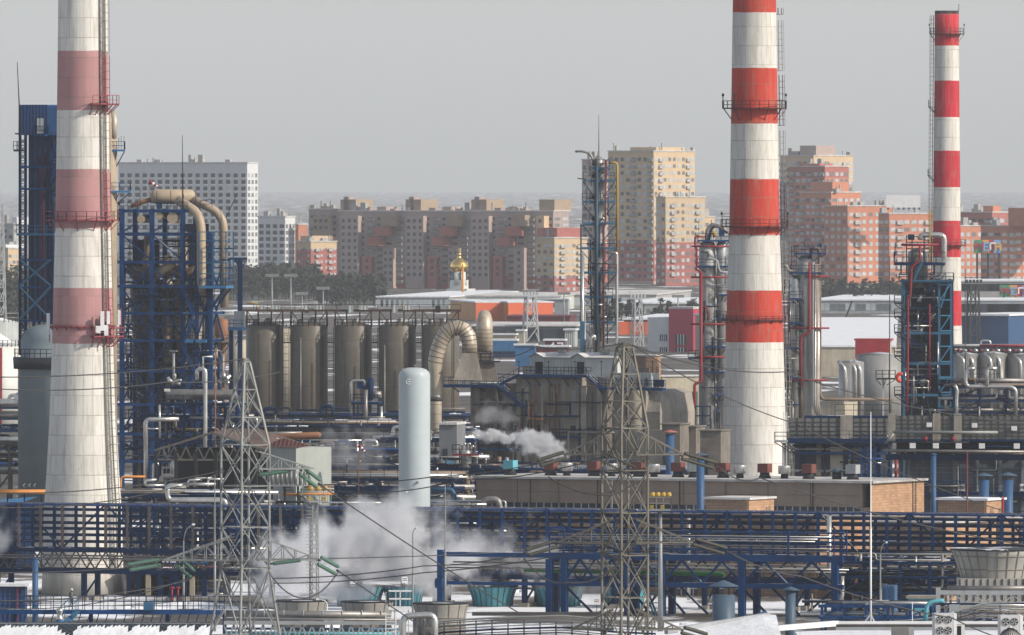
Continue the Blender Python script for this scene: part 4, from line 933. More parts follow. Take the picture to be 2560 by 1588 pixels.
t.part('saddle', MB().box(X(385), X(390), 2.5, 4.5, z(522), z(505)).box(X(445), X(450), 2.5, 4.5, z(522), z(505)), BLUE)
t.part('side_duct', MB().tube([(X(318), 3, z(516)), (X(345), 3, z(506)), (X(372), 3.5, z(497))], 6 * s, 12, bend=1), RUST)
t.part('downcomer_duct', MB().tube([(X(440), 1.0, z(500)), (X(492), .0, z(530)), (X(504), -.4, z(560)), (X(505), -.4, z(700)), (X(500), 1.5, z(760))], 11.5 * s, 18, bend=2.6), BEIGE)
t.part('downcomer_duct', MB().tube([(X(468), 4.0, z(500)), (X(528), 4.0, z(528)), (X(546), 3.8, z(555)), (X(548), 3.8, z(770))], 10.5 * s, 18, bend=2.6), BEIGE)
# side cage and arm
b = MB()
for px in (505, 541, 572):
    for y in (-2.2, 3.4): b.bar((X(px), y, z(712)), (X(px), y, z(580)), .16)
for py in (580, 602, 630, 657, 684, 700):
    b.bar((X(505), -2.2, z(py)), (X(572), -2.2, z(py)), .13); b.bar((X(572), -2.2, z(py)), (X(572), 3.4, z(py)), .13); b.bar((X(505), 3.4, z(py)), (X(572), 3.4, z(py)), .13)
t.part('guard_cage', b, TBLUE)
platform(t, X(508), X(573), -2.3, 3.4, z(714), LBLUE, BLUE, thick=.4)
b = MB(); b.bar((X(570), -2, z(716)), (X(530), 0, z(770)), .25); b.bar((X(570), 3, z(716)), (X(530), 3, z(770)), .25); b.bar((X(572), 0, z(700)), (X(576), 0, z(645)), .14); b.bar((X(556), 0, z(650)), (X(576), 0, z(650)), .3); t.part('bracket', b, BLUE)
platform(t, X(461), X(486), -1.3, -.4, z(848), LBLUE, BLUE, thick=.5); platform(t, X(493), X(519), -1.3, -.4, z(848), LBLUE, BLUE, thick=.5); platform(t, X(461), X(486), -1.3, -.4, z(780), LBLUE, BLUE, thick=.25)
for i in range(5): stair(t, (X(462 if i % 2 else 488), -1.4, z(1008 - i * 70 + 60)), (X(488 if i % 2 else 462), -1.4, z(1008 - i * 70)))
t.part('mast', MB().tube([(X(457), 0, z(522)), (X(456), 0, z(338))], [.12, .04], 6), DARK)
t.part('mast', MB().tube([(X(555), 3, z(545)), (X(583), 3, z(484))], .06, 6), DARK)
for px, pa in ((343, 470), (385, 478), (420, 476), (452, 486), (482, 476)): t.part('rod', MB().bar((X(px), 2, z(522)), (X(px), 2, z(pa)), .08), DARK)
t.part('railing', MB().rail([(X(490), 3, z(524)), (X(520), 3, z(520))], 1.3, 1.5, .08), BLUE)
t.part('shade_sheet', MB().box(X(310), X(376), D * .7, D * .7 + .1, z(712), z(600)), MATS['dark_fill_wall']); t.part('shade_sheet', MB().box(X(425), X(498), D * .75, D * .75 + .1, z(712), z(560)), MATS['dark_fill_wall'])  # two more dark sheets standing in for interior shadow
for a, c, py in ((300, 345, 620), (410, 470, 615), (330, 400, 735), (400, 480, 750), (300, 380, 810), (380, 456, 815), (305, 378, 885), (382, 455, 890), (305, 378, 965), (382, 520, 965), (305, 378, 1045), (305, 378, 1115), (460, 528, 880), (460, 528, 740)):
    platform(t, X(a), X(c), -.6 if py > 700 else .5, 2.5, z(py), DBLUE, DBLUE, thick=.2)
for i in range(7): stair(t, (X(312 if i % 2 else 368), -.3, z(1150 - i * 75)), (X(368 if i % 2 else 312), -.3, z(1110 - i * 75)), m=DBLUE)
for a, c, py in ((500, 572, 620), (500, 572, 668)): t.part('cage_beam', MB().box(X(a), X(c), 3.2, 3.5, z(py) - .2, z(py)), BLUE)
clutter(t, X(300), X(530), .2, D - 3, z(600), 70, 11, (DBLUE, DARK, SILD, DBLUE, DARK, BEIGED, BLUE), .45, (.07, .22))
def windsock(label, px, py, Y, tilt, s_=1.0, pole_to=0.0):
    A = W(px, py, Y); t = T('windsock', label, 'windsock', px, Y, 0, 'red and white windsocks', z0=A.z - 2.2)
    t.part('pole', MB().bar((0, 0, pole_to - A.z + 2.2 if pole_to else 0), (0, 0, 2.4), .1), RUST); d = Vector((math.cos(R(tilt)), 0, math.sin(R(tilt)))) * s_
    for i, (u, v, m) in enumerate(((0, .3, REDP), (.3, .5, WHITEP), (.5, .7, REDP), (.7, .85, WHITEP), (.85, 1, REDP))):
        t.part('sock_band', MB().tube([d * u + Vector((0, 0, 2.2)), d * v + Vector((0, 0, 2.2))], [.42 * s_ / 2 * (1 - u * .6), .42 * s_ / 2 * (1 - v * .6)], 10), m)
windsock('red windsock above the beige drum of the blue frame', 373, 454, 1700, -32, 1.7)
windsock('red and white windsock on a rusty pole in front of the pipe racks', 897, 1113, 1500, -48, 1.35, 6)
# T shaped crane post
t = T('trolley_beam_post', 'blue T shaped post with a top beam left of the silo row', 'post', 600, 1850, 0)
t.part('post', MB().box(-.4, .4, -.4, .4, 0, t.z(650)), DBLUE); t.part('beam', MB().box(t.x(557), t.x(618), -.35, .35, t.z(650), t.z(644)), DBLUE)
b = MB(); b.bar((t.x(588), 0, t.z(650)), (0, 0, t.z(672)), .25); b.bar((t.x(617), 0, t.z(650)), (0, 0, t.z(680)), .15); t.part('strut', b, DBLUE)
# ------------------------------------------------------------------ row of brown silos
sil = [662, 772.5, 883, 993.5, 1101]
for i, px in enumerate(sil):
    t = T('brown_silo', ['first', 'second', 'third', 'fourth', 'fifth'][i] + ' from the left of the five tall brown silos', 'silo', px, 2000 - 2.6 * i, 0, 'tall brown silos in a row'); s = K * 2000; r0 = 47 * s
    t.part('shell', MB().lathe(0, 0, [(r0, 0), (r0, t.z(816)), (r0 * .97, t.z(814)), (r0 * .5, t.z(806)), (.05, t.z(803))], 40), SILOC)
    zt = t.z(815)
    b = MB().rail([(r0 * math.cos(R(a)), r0 * math.sin(R(a)), zt) for a in range(180, 361, 18)], 1.2, 9, .11); t.part('railing', b, DARK)
    b = MB()
    for xx in (-r0 * .95, -r0 * .35, r0 * .35, r0 * .95): b.bar((xx, -1, zt - .5), (xx, -1, t.z(776)), .22); b.bar((xx, 1.5, zt - .5), (xx, 1.5, t.z(776)), .22)
    b.bar((-r0 * .95, -1, t.z(776)), (-r0 * .6, -1, t.z(800)), .15); b.bar((r0 * .95, -1, t.z(776)), (r0 * .6, -1, t.z(800)), .15)
    t.part('frame', b, mat('rusty_dark_steel', (.06, .035, .028), .7, var=.4))
    t.part('filter_box', MB().box(-.9, -.0, -1.6, -.3, t.z(782), t.z(764)), GREYW if i < 4 else DARK); t.part('filter_box', MB().box(1.0, 2.6, -.6, .8, t.z(775), t.z(764)), GREYW) if i < 4 else None
    t.part('fan', MB().lathe(.6, -1, [(.5, zt - .1), (.5, zt + 1.3), (.2, zt + 1.5)], 12), SILD); t.part('fan', MB().lathe(-1.6, -1, [(.4, zt - .1), (.4, zt + 1.0), (.2, zt + 1.2)], 12), SILD)
    t.part('ladder', MB().rail([(r0 * .72, -r0 * .72, t.z(1040)), (r0 * .72, -r0 * .72, zt)], .01, 99, .08).bar((r0 * .62, -r0 * .8, 1), (r0 * .62, -r0 * .8, zt), .08), DARK)
    for k_, py in enumerate((850, 905, 962, 1010)): t.part('stiffener_ring', MB().lathe(0, 0, [(r0 * 1.0, t.z(py)), (r0 * 1.012, t.z(py) + .05), (r0 * 1.0, t.z(py) + .1)], 40), SILOC)
    t.part('downpipe', MB().tube([(-r0 * (.3 + .12 * i), -r0 * 1.0, 1), (-r0 * (.3 + .12 * i), -r0 * 1.0, t.z(835 + 9 * i))], .09, 6), SILD if i % 2 else DARK)
    if i in (0, 3): t.part('davit', MB().tube([(-1.4 if i == 0 else 1.0, 0, t.z(776)), (-1.4 if i == 0 else 1.0, 0, t.z(758)), (-3.2 if i == 0 else 1.05, 0, t.z(758))], .13, 6), YELL)
t = T('silo_gallery', 'dark steel gallery running over all five brown silos', 'gallery', 600, 1996, 0, None, z0=H - (780 - HY) * K * 1996)
b = MB().box(0, t.x(1152), -1.4, -1.1, t.z(779), t.z(774)); b.box(0, t.x(1152), 1.6, 1.9, t.z(779), t.z(774)); t.part('beam', b, mat('rusty_dark_steel', (.06, .035, .028)))
t.part('deck', MB().box(0, t.x(1152), -1.0, 1.5, t.z(777), t.z(775)), DARK); t.part('railing', MB().rail([(0, -1.3, t.z(774)), (t.x(1152), -1.3, t.z(774))], .9, 2.4, .08, (1.0,)), DARK)
for px in (714, 825, 936, 1047):
    tt = T('stair_landing', 'caged landing in the gap right of the ' + {714: 'first brown silo', 825: 'second brown silo', 936: 'third brown silo', 1047: 'fourth brown silo'}[px], 'landing', px, 1998, 0, 'caged landings between the silos')
    b = MB().bar((-.5, 0, 0), (-.5, 0, tt.z(818)), .12); b.bar((.6, 0, 0), (.6, 0, tt.z(818)), .12); zz = 1
    while zz < tt.z(830): b.bar((-.5, 0, zz), (.6, 0, zz), .08); zz += 1.2
    tt.part('frame', b, DARK); tt.part('landing', MB().box(-.6, .8, -1.2, .4, tt.z(858), tt.z(855)), DARK); tt.part('railing', MB().rail([(-.6, -1.2, tt.z(855)), (.8, -1.2, tt.z(855))], 1.2, .5, .06), DARK)
# blue railed landing at the left end of the silos
t = T('blue_landing', 'bright blue railed landing left of the brown silos', 'landing', 575, 1840, -12)
platform(t, t.x(545), t.x(608), -1, 2.5, t.z(818), LBLUE, BLUE, thick=.5, brace=(0, 2, 3)); t.part('post', MB().box(-.3, .3, .5, 1.1, 0, t.z(822)), DBLUE)
t.part('control_box', MB().box(t.x(560), t.x(572), -.2, .8, t.z(818), t.z(790)), GREYW); t.part('control_box', MB().box(t.x(585), t.x(610), 0, .8, t.z(818), t.z(778)), GREYP)
# rusty insulated column
t = T('rusty_column', 'rust brown insulated column right of the blue frame', 'column', 553, 1800, 0); s = K * 1800
t.part('shell', MB().lathe(0, 0, [(10 * s, 0), (10 * s, t.z(920)), (12 * s, t.z(915)), (12 * s, t.z(850)), (17 * s, t.z(835)), (17 * s, t.z(800)), (.02, t.z(795))], 24), RUST)
platform(t, t.x(535), t.x(575), -1.4, 1, t.z(856), DARK, DARK, brace=(0, 0, 1.5))
t = T('cream_tank', 'bright cream tank wall seen between the first and second brown silo', 'tank', 716, 2500, 0, 'storage tanks'); t.part('shell', MB().lathe(0, 0, [(2.3, 0), (2.3, t.z(822))], 24), CREAMC); t.part('railing', MB().rail([(2.2 * math.cos(R(a)), 2.2 * math.sin(R(a)), t.z(822)) for a in range(180, 361, 30)], 1.3, 9, .12), GALV)
t = T('cream_tank', 'narrow cream tank seen left of the first brown silo', 'tank', 600, 2500, 0, 'storage tanks'); t.part('shell', MB().lathe(0, 0, [(2, 0), (2, t.z(850))], 24), CREAMC)
# ------------------------------------------------------------------ front left process unit
t = T('reflux_drum_unit', 'horizontal silver drum on a blue frame with relief stacks before the blue tower', 'process unit', 395, 1560, -12); s = K * 1560
X = t.x; z = lambda py: t.z(py, 480)
rack(t, X(592) - X(395), 6, [z(1150), z(1105), z(1048), z(1008)], 4.2, DBLUE, DBLUE, [(1, 4, .12, .3, PDARK), (2, 4, .12, .35, PDARK), (0, 4, .1, .35, PIPES)], cw=.3, seed=21, railm=DARK)
t.part('drum', MB().tube([(X(408), 2, z(987)), (X(411), 2, z(987)), (X(416), 2, z(987)), (X(575), 2, z(987)), (X(580), 2, z(987)), (X(583), 2, z(987))], [5 * s, 11 * s, 13 * s, 13 * s, 11 * s, 5 * s], 20), SILD)
for px, pa, pb in ((427, 965, 880), (551, 970, 880)):
    t.part('relief_stack', MB().tube([(X(px), 1.6, z(pa)), (X(px), 1.6, z(pb))], .2, 8), GALV); t.part('stack_cap', MB().box(X(px) - .5, X(px) + .5, 1.3, 1.9, z(pb), z(pb - 3)), GALV)
    for k_ in range(6): t.part('valve', MB().tube([(X(px) - .8 + rnd.random() * 2.2, 1 + rnd.random(), z(972) + rnd.random() * 1.6), (X(px) - .8 + rnd.random() * 2.2, 1 + rnd.random(), z(965) + rnd.random() * 2)], .22, 8), SILV)
t.part('relief_stack', MB().tube([(X(502), 1.4, z(960)), (X(502), 1.4, z(892)), (X(525), 1.4, z(892))], .13, 8), WHITEP)
t.part('ubend_pipe', MB().tube([(X(496), -.8, z(950)), (X(496), -.8, z(922)), (X(517), -.8, z(922)), (X(517), -.8, z(1060)), (X(515), -.8, z(1190))], .3, 10, bend=.8), SILV)
t.part('downpipe', MB().tube([(X(450), -.6, z(1048)), (X(376), -1.2, z(1049)), (X(369), -1.2, z(1056)), (X(370), -1.2, z(1205))], .33, 10, bend=.8), SILV)
t.part('cross_pipe', MB().tube([(X(376), -1.2, z(1072)), (X(402), -1, z(1072))], .12, 6), SILV); t.part('downpipe', MB().tube([(X(403), -1, z(1012)), (X(404), -1, z(1095))], .17, 6), SILV)
t.part('loop_pipe', MB().tube([(X(437), -1.5, z(1190)), (X(437), -1.5, z(1152)), (X(515), -1.5, z(1152))], .34, 10, bend=.7), SILV); t.part('loop_pipe', MB().tube([(X(444), -2.2, z(1190)), (X(446), -2.2, z(1154)), (X(504), -2.2, z(1154)), (X(503), -2.2, z(1190))], .27, 10, bend=.7), SILV)
t.part('loop_pipe', MB().tube([(X(391), -1.6, z(1205)), (X(391), -1.6, z(1160)), (X(404), -1.6, z(1160))], .25, 10, bend=.6), SILV)
t.part('header_pipe', MB().tube([(X(412), -2.4, z(1206)), (X(416), -2.4, z(1190)), (X(600), -2.4, z(1190))], .38, 10, bend=.8), SILD)
t.part('header_pipe', MB().tube([(X(505), -1, z(1167)), (X(610), -1, z(1167))], .3, 10), SILD)
t.part('sign_plate', MB().box(X(414), X(428), -.8, -.7, z(979), z(972)), WHITEP)
t.part('tall_red_pipe', MB().tube([(X(541), -.6, z(1200)), (X(541), -.6, z(870))], .09, 6), RUST)
clutter(t, X(400), X(592), .5, 5.5, z(1010), 46, 22, PIPES, .45, (.07, .26))
# open shed with gable roof
t = T('open_truss_shed', 'brown gable roofed shed behind the left pylon', 'shed', 515, 1520, -12); s = K * 1520; X = t.x; z = lambda py: t.z(py, 560)
rx = X(560); b = MB(); b.poly([(X(395), 0, z(1122)), (X(530), 0, z(1080)), (X(530), 11, z(1076)), (X(395), 11, z(1118))]); b.poly([(X(530), 0, z(1080)), (X(664), 0, z(1124)), (X(742), 11, z(1122)), (X(600), 11, z(1076)), (X(530), 11, z(1076))])
t.part('roof', b, ROOFB); b = MB(); b.bar((X(385), 0, z(1128)), (X(530), 0, z(1082)), .3); b.bar((X(530), 0, z(1082)), (X(666), 0, z(1126)), .3); b.bar((X(385), 0, z(1150)), (X(666), 0, z(1150)), .25)
for i in range(9):
    xa = X(390) + (X(660) - X(390)) * i / 9; xb = X(390) + (X(660) - X(390)) * (i + 1) / 9; xm = (xa + xb) / 2; b.bar((xa, 0, z(1150)), (xm, 0, z(1118)), .14); b.bar((xm, 0, z(1118)), (xb, 0, z(1150)), .14)
t.part('truss', b, GALVD); t.copies('column', MB().box(-.2, .2, -.2, .2, 0, z(1128)), DARK, [(X(v), 0, 0) for v in (390, 440, 490, 540, 590, 640)])
t.part('back_wall', MB().box(X(395), X(660), 10.6, 10.9, 0, z(1124)), DARK)
t = T('grey_wall_shed', 'pale grey shed wall with dark red roof behind the left pylon', 'shed', 740, 1500, -50); X = t.x; z = lambda py: t.z(py, 740)
t.part('wall', MB().box(X(668), 0, 0, 6, 0, z(1119)), mat('pale_green_grey_render', (.36, .39, .37), .8, var=.08, streak=.3, scol=(.2, .19, .15))); t.part('roof', MB().poly([(X(662), -.4, z(1119)), (.4, -.4, z(1119)), (-.4, 3, z(1116)), (X(664), 3, z(1098))]), ROOFR)

t = T('rusty_duct', 'thick rust coloured horizontal duct right of the brown shed', 'duct', 640, 1650, 0); s = K * 1650
t.part('pipe', MB().tube([(0, 0, t.z(1096)), (t.x(795), 0, t.z(1088)), (t.x(803), 0, t.z(1090))], [9 * s, 8.5 * s, 6 * s], 16), RUST); t.part('pipe', MB().tube([(0, 1.6, t.z(1086)), (t.x(755), 1.6, t.z(1084))], 5 * s, 12), SILD)
t.part('support', MB().box(2, 2.4, -.3, .3, 0, t.z(1100)).box(10, 10.4, -.3, .3, 0, t.z(1098)), DBLUE)
# silver loop pipes low in front
t = T('silver_loop_pipes', 'large bright silver pipe loop left of the left pylon', 'pipe', 410, 1450, 0); s = K * 1450; X = t.x; z = t.z
t.part('loop_pipe', MB().tube([(X(466), 0, z(1215)), (X(421), 0, z(1215)), (X(418), 0, z(1228)), (X(421), 0, z(1250)), (X(548), 0, z(1250)), (X(563), 0, z(1252)), (X(565), 0, z(1275))], 6.6 * s, 12, bend=1.0), SILV)
t.part('loop_pipe', MB().tube([(X(458), -1, z(1210)), (X(540), -1, z(1210))], 4 * s, 10, bend=.5), SILV); t.part('loop_pipe', MB().tube([(X(391), .8, z(1200)), (X(362), .8, z(1202)), (X(362), .8, z(1214)), (X(410), .8, z(1214))], 3.6 * s, 10, bend=.5), SILV)
for i, (a, b_) in enumerate(((470, 505), (520, 560), (486, 530))): t.part('loop_pipe', MB().tube([(X(a), .4 * i, z(1218)), (X(a), .4 * i, z(1200 - 2 * i)), (X(b_), .4 * i, z(1200 - 2 * i))], 2.7 * s, 8, bend=.4), SILV)
b = MB()
for px in (430, 470, 510, 545): b.bar((X(px), .3, 0), (X(px), .3, z(1256)), .2)
t.part('support', b, DBLUE)
t = T('yellow_pipe', 'short yellow pipe beside the foot of the blue frame', 'pipe', 302, 1500, 0, 'yellow gas pipes'); t.part('pipe', MB().tube([(0, 0, 0), (0, 0, t.z(1192)), (t.x(364), 0, t.z(1192))], .16, 8, bend=.5), ORANGE)
t = T('pipe_rack', 'low rack crowded with silver pipes behind the left pylon foot', 'pipe rack', 300, 1470, -10, 'pipe racks'); L = t.x(640)
rack(t, L, 7, [3, 5.6, t.z(1262), t.z(1236)], 4.5, DBLUE, DBLUE, [(2, 6, .12, .32, PIPES), (3, 7, .1, .3, (SILV, SILD, SILV, DARK)), (1, 5, .15, .3, PDARK), (0, 4, .15, .3, PDARK)], cw=.26, seed=31)
clutter(t, 0, L, -.5, 6.5, t.z(1225), 40, 32, PIPES, .35, (.07, .22))
# ------------------------------------------------------------------ slim column with many platforms
t = T('distillation_column', 'slim silver column with many blue platforms and a yellow pipe', 'column', 1497, 2000, 0, 'tall process columns'); s = K * 2000; X = t.x; z = t.z
t.part('shell', MB().lathe(0, 0, [(15 * s, 0), (15 * s, z(700)), (17.5 * s, z(690)), (17.5 * s, z(610)), (15 * s, z(600)), (15 * s, z(410)), (12 * s, z(398)), (4 * s, z(392)), (.02, z(391))], 28), SILD)
for py, a, b_ in ((418, 1472, 1524), (449, 1458, 1537), (502, 1455, 1537), (556, 1456, 1540), (618, 1451, 1541), (679, 1452, 1541), (740, 1460, 1532), (803, 1450, 1538)):
    platform(t, X(a), X(b_), -2.0, .6, z(py), TBLUE, DBLUE, thick=.4, brace=(0, 0, 3.0 if py > 440 else 1.2), h=1.3)
    t.part('manway', MB().tube([(X(1484), -1.4, z(py - 9)), (X(1484), -.6, z(py - 9))], .42, 10), DARK); t.part('valve', MB().tube([(X(1503) + rnd.random(), -1.2, z(py - 6)), (X(1506) + rnd.random(), -1.2, z(py - 12))], .2, 8), SILV)
for px, pa, pb, r, m in ((1452, 880, 560, .12, DARK), (1456, 1000, 630, .32, SILV), (1461, 1000, 770, .25, SILD), (1490, 880, 400, .2, DARK), (1493, 860, 420, .16, TBLUE), (1518, 860, 740, .1, DARK)):
    t.part('riser', MB().tube([(X(px), -2.2, z(pa)), (X(px), -2.2, z(pb))], r, 8), m)
t.part('riser', MB().tube([(X(1508), -2.4, z(885)), (X(1508), -2.4, z(570)), (X(1514), -2.4, z(560)), (X(1514), -2.4, z(400))], .15, 8, bend=.4), MAROON, label='dark red riser pipe')
t.part('yellow_riser', MB().tube([(X(1525), -1.6, z(407)), (X(1543), -1.6, z(407)), (X(1543), -1.6, z(640))], .2, 8, bend=.6), YELL)
t.part('riser', MB().tube([(X(1515), -1.6, z(631)), (X(1542), -1.6, z(631)), (X(1542), -1.6, z(850)), (X(1538), -1.6, z(862))], .27, 8, bend=.5), SILV)
t.part('riser', MB().tube([(X(1470), -1.8, z(800)), (X(1462), -1.8, z(762)), (X(1512), -1.8, z(762))], .22, 8, bend=.5), SILV); t.part('riser', MB().tube([(X(1452), -1.8, z(700)), (X(1453), -1.8, z(562)), (X(1482), -1.8, z(562))], .1, 6, bend=.5), DARK)
t.part('vent_arm', MB().tube([(X(1484), 0, z(410)), (X(1478), 0, z(385)), (X(1455), 0, z(378)), (X(1438), 0, z(379))], .2, 8, bend=1), SILD)
t.part('davit', MB().tube([(X(1468), 0, z(449)), (X(1444), 0, z(446))], .1, 6), DARK)
t.part('mast', MB().tube([(X(1497), 0, z(392)), (X(1497), 0, z(288))], [.09, .03], 6), DARK)
t.part('ladder', MB().rail([(X(1523), -2.1, z(803)), (X(1523), -2.1, z(745))], .01, 99, .08).bar((X(1530), -2.1, z(803)), (X(1530), -2.1, z(745)), .08), DARK)
t.part('base_pipes', MB().tube([(X(1470), -2.8, z(880)), (X(1478), -2.8, z(842)), (X(1485), -2.8, z(838)), (X(1486), -2.8, z(850))], .35, 8, bend=.8), SILV)
t.part('frame_leg', MB().box(X(1450), X(1462), -2.6, -1.9, 0, z(803)), TBLUE)
clutter(t, X(1466), X(1520), -2.6, 1, z(400), 26, 41, (DARK, DARK, SILD, TBLUE), .75, (.07, .14))
# ------------------------------------------------------------------ grey concrete reactor building
t = T('reactor_building', 'stained grey concrete building with blue walkways and two sheds on top', 'building', 1640, 1800, G); X = t.x; s = K * 1800
z = lambda py, px=1400: t.z(py, px)
D = 14
t.part('wall', MB().box(X(1172), X(1290), .6, D, 0, z(966, 1230)), CONCD, label='dark stained left wall'); t.part('wall', MB().box(X(1290) + .003, X(1352), 0, D, 0, z(948)), CONC)
t.part('wall', MB().box(X(1352) + .003, X(1458), -.4, D, 0, z(940)), CONC); t.part('wall', MB().box(X(1458) + .003, X(1526), -1.2, D, 0, z(965, 1500)), CONCD, label='dark brown streaked wall')
t.part('wall', MB().box(X(1526) + .003, X(1606), 1.2, D, 0, z(975, 1560)), CONC)
b = MB(); x0, x1 = X(1606) + .01, X(1640); b.box(x0, x1, 1.4, D, 0, z(1030, 1620)); t.part('wall', b, CONC)
b = MB(); b.poly([(x0, 1.39, z(1030, 1620)), (x1, 1.39, z(1030, 1620)), (X(1632), 3, z(985, 1620)), (x0, 3, z(975, 1620))]); b.poly([(x0, 3, z(975, 1620)), (X(1632), 3, z(985, 1620)), (X(1632), D, z(985, 1620)), (x0, D, z(975, 1620))]); b.poly([(x1, 1.39, z(1030, 1620)), (x1, D, z(1030, 1620)), (X(1632), D, z(985, 1620)), (X(1632), 3, z(985, 1620))]); t.part('sloped_wall', b, CONC)
t.part('round_bay', MB().lathe(X(1578), 2.4, [(28 * s, 0), (28 * s, z(985, 1578)), (25 * s, z(975, 1578)), (20 * s, z(968, 1578))], 28), CREAMC)
t.part('lower_block', MB().box(X(1600), X(1664), -1, .9, 0, z(1075, 1640)), CONC)
t.part('parapet', MB().box(X(1172), X(1290), .4, .9, z(966, 1230), z(958, 1230)).box(X(1290), X(1458), -.7, -.42, z(948), z(940)), CONCD)
for px, w_ in ((1303, 5), (1322, 5), (1450, 4), (1470, 6), (1508, 5), (1196, 5), (1240, 4)): t.part('buttress', MB().box(X(px - w_), X(px + w_), -.9 if 1290 < px < 1458 else (-1.6 if px > 1458 else .3), -.3 if px < 1458 else -1.1 if px > 1458 else .6, 0, z(968, px)), CONC if px > 1290 else CONCD)
t.part('light_panel', MB().box(X(1333), X(1352), -.08, 0, z(1040), z(975)), GREYP); t.part('light_panel', MB().box(X(1432), X(1455), -.5, -.41, z(1040), z(975)), GREYP)
for px in (1341, 1345, 1378, 1392, 1402, 1283): t.part('rusty_downpipe', MB().tube([(X(px), -.6, z(1100, px)), (X(px), -.6, z(960, px))], .12, 6), RUST)
for px in (1360, 1430): t.part('chain', MB().tube([(X(px), -.8, z(1140, px)), (X(px), -.8, z(970, px))], .07, 5), YELL)
t.part('blue_pipe', MB().tube([(X(1322), -1, z(1000)), (X(1322), -1, z(1036)), (X(1328), -1, z(1040)), (X(1455), -1, z(1040))], .16, 7, bend=.5), BLUE)
# sheds on top
for (a, m_, b_, top, eav, front, lab) in ((1325, 1359, 1432, 882, 893, GREYW, 'left roof shed'), (1431, 1462, 1542, 883, 894, GREYW, 'right roof shed')):
    xa, xm, xb = X(a, 1), X(m_, 1), X(b_, 1); zf = z(935, m_)
    w_ = t.part('shed_wall', MB().box(xa, xm, 1, 6, zf - .5, z(eav, m_)), GREYW, label=lab); t.part('shed_wall', MB().box(xm + .003, xb, 1.2, 6, zf - .5, z(eav, m_)), mat('streaked_white_wall', (.52, .54, .53), .6, var=.2, streak=.75, scol=(.13, .13, .12)) if a > 1400 else GREYW)
    t.part('shed_roof', MB().poly([(xa - .3, .7, z(eav, a)), ((xa + xm) / 2, .7, z(top, a)), ((xa + xm) / 2 + 1, 6.3, z(top, a)), (xa - .3, 6.3, z(eav, a))]).poly([((xa + xm) / 2, .7, z(top, a)), (xm + .2, .7, z(eav, a)), (xb + .3, .9, z(eav, a)), (xb, 5.3, z(top - 1, a)), ((xa + xm) / 2 + 1, 6.3, z(top - 1, a))]), SNOWD)
    t.part('gable', MB().poly([(xa, .98, z(eav, a)), (xm, .98, z(eav, a)), ((xa + xm) / 2, .98, z(top + .6, a))]), GREYW); t.part('door', MB().box(xa + (xm - xa) * .4, xa + (xm - xa) * .95, .9, 1.02, zf, z(905, m_)), BLACK)
platform(t, X(1118), X(1252, -1.4), -1.4, .5, z(961, 1180), BLUE, DBLUE, thick=.5); platform(t, X(1298, -2), X(1466, -2), -2.0, -.42, z(936), BLUE, DBLUE, thick=.45); platform(t, X(1496, -2.4), X(1656, -2.4), -2.4, -1.21, z(968, 1570), BLUE, DBLUE, thick=.45)
stair(t, (X(1252, -1.5), -2.3, z(961, 1250)), (X(1298, -2), -2.3, z(936, 1298))); stair(t, (X(1498, -2.4), -2.4, z(968, 1498)), (X(1466, -2), -2.4, z(936, 1466))); stair(t, (X(1250, -1.5), -2.5, z(963, 1250)), (X(1322), -2.5, z(1018, 1310)))
b = MB()
for px in (1135, 1200, 1245): b.bar((X(px), -1.3, z(963, px)), (X(px + 8), .6, z(980, px)), .14)
for px in (1322, 1345, 1375, 1416, 1446): b.bar((X(px), -1.9, z(938, px)), (X(px + 9), -.4, z(965, px)), .16)
for px in (1512, 1550, 1600, 1630): b.bar((X(px), -2.3, z(970, px)), (X(px + 5), -1.2, z(985, px)), .14)
t.part('bracket', b, BLUE)
t.part('cabin', MB().box(X(1524, 1.2), X(1628, 1.2), 1.25, 4, z(968, 1570), z(933, 1570)), GREYW)
for i in range(5): t.part('cabin_window', MB().box(X(1538 + i * 19, 1.2), X(1543 + i * 19, 1.2), 1.1, 1.3, z(966, 1560), z(945, 1560)), GLASS)
for (a, b_, py) in ((1374, 1460, 1090), (1200, 1300, 1120), (1400, 1462, 1150)): platform(t, X(a, -1.6), X(b_, -1.6), -1.6, -.5, z(py, a), BLUE, DBLUE, thick=.3)
for (a, b_, p0, p1) in ((1330, 1354, 1062, 1080), (1430, 1452, 1064, 1080), (1436, 1450, 1168, 1185)): t.part('window', MB().box(X(a), X(b_), -.46, -.1, z(p1, a), z(p0, a)), GLASS)
clutter(t, X(1180), X(1620), -2.2, -.5, z(1000), 46, 53, (DARK, DBLUE, RUST, BEIGED, DARK, SILD), .6, (.06, .2)); clutter(t, X(1180), X(1290), -1.2, .3, z(990), 10, 51, (DARK, DBLUE, SILD), .7, (.06, .14)); clutter(t, X(1300), X(1520), -1.9, -1.3, z(980), 12, 52, (DARK, RUST, BLUE, SILD), .8, (.05, .12))
for (a, b_, p0, p1, yy, m) in ((1300, 1322, 915, 938, 1, CONC), (1545, 1560, 915, 935, 3, GREYP), (1575, 1590, 920, 935, 3, CONCD), (1380, 1392, 874, 884, 2, SILD), (1478, 1492, 874, 885, 3, SILD), (1620, 1636, 950, 968, 2, DBLUE)): t.part('roof_unit', MB().box(X(a), X(b_), yy, yy + 1.6, z(p1, a), z(p0, a)), m)
t.part('deck_pipe', MB().tube([(X(1180), -.5, z(950)), (X(1240), -.5, z(950)), (X(1240), -.5, z(935)), (X(1300), -.5, z(935))], .2, 8, bend=.5), SILD)
for px in (1306, 1380, 1446, 1512, 1600, 1640): t.part('lamp_post', MB().bar((X(px), -1.2, z(940, px)), (X(px), -1.2, z(905, px)), .09).box(X(px) - .25, X(px) + .25, -1.4, -1.1, z(905, px), z(903, px)), DARK)
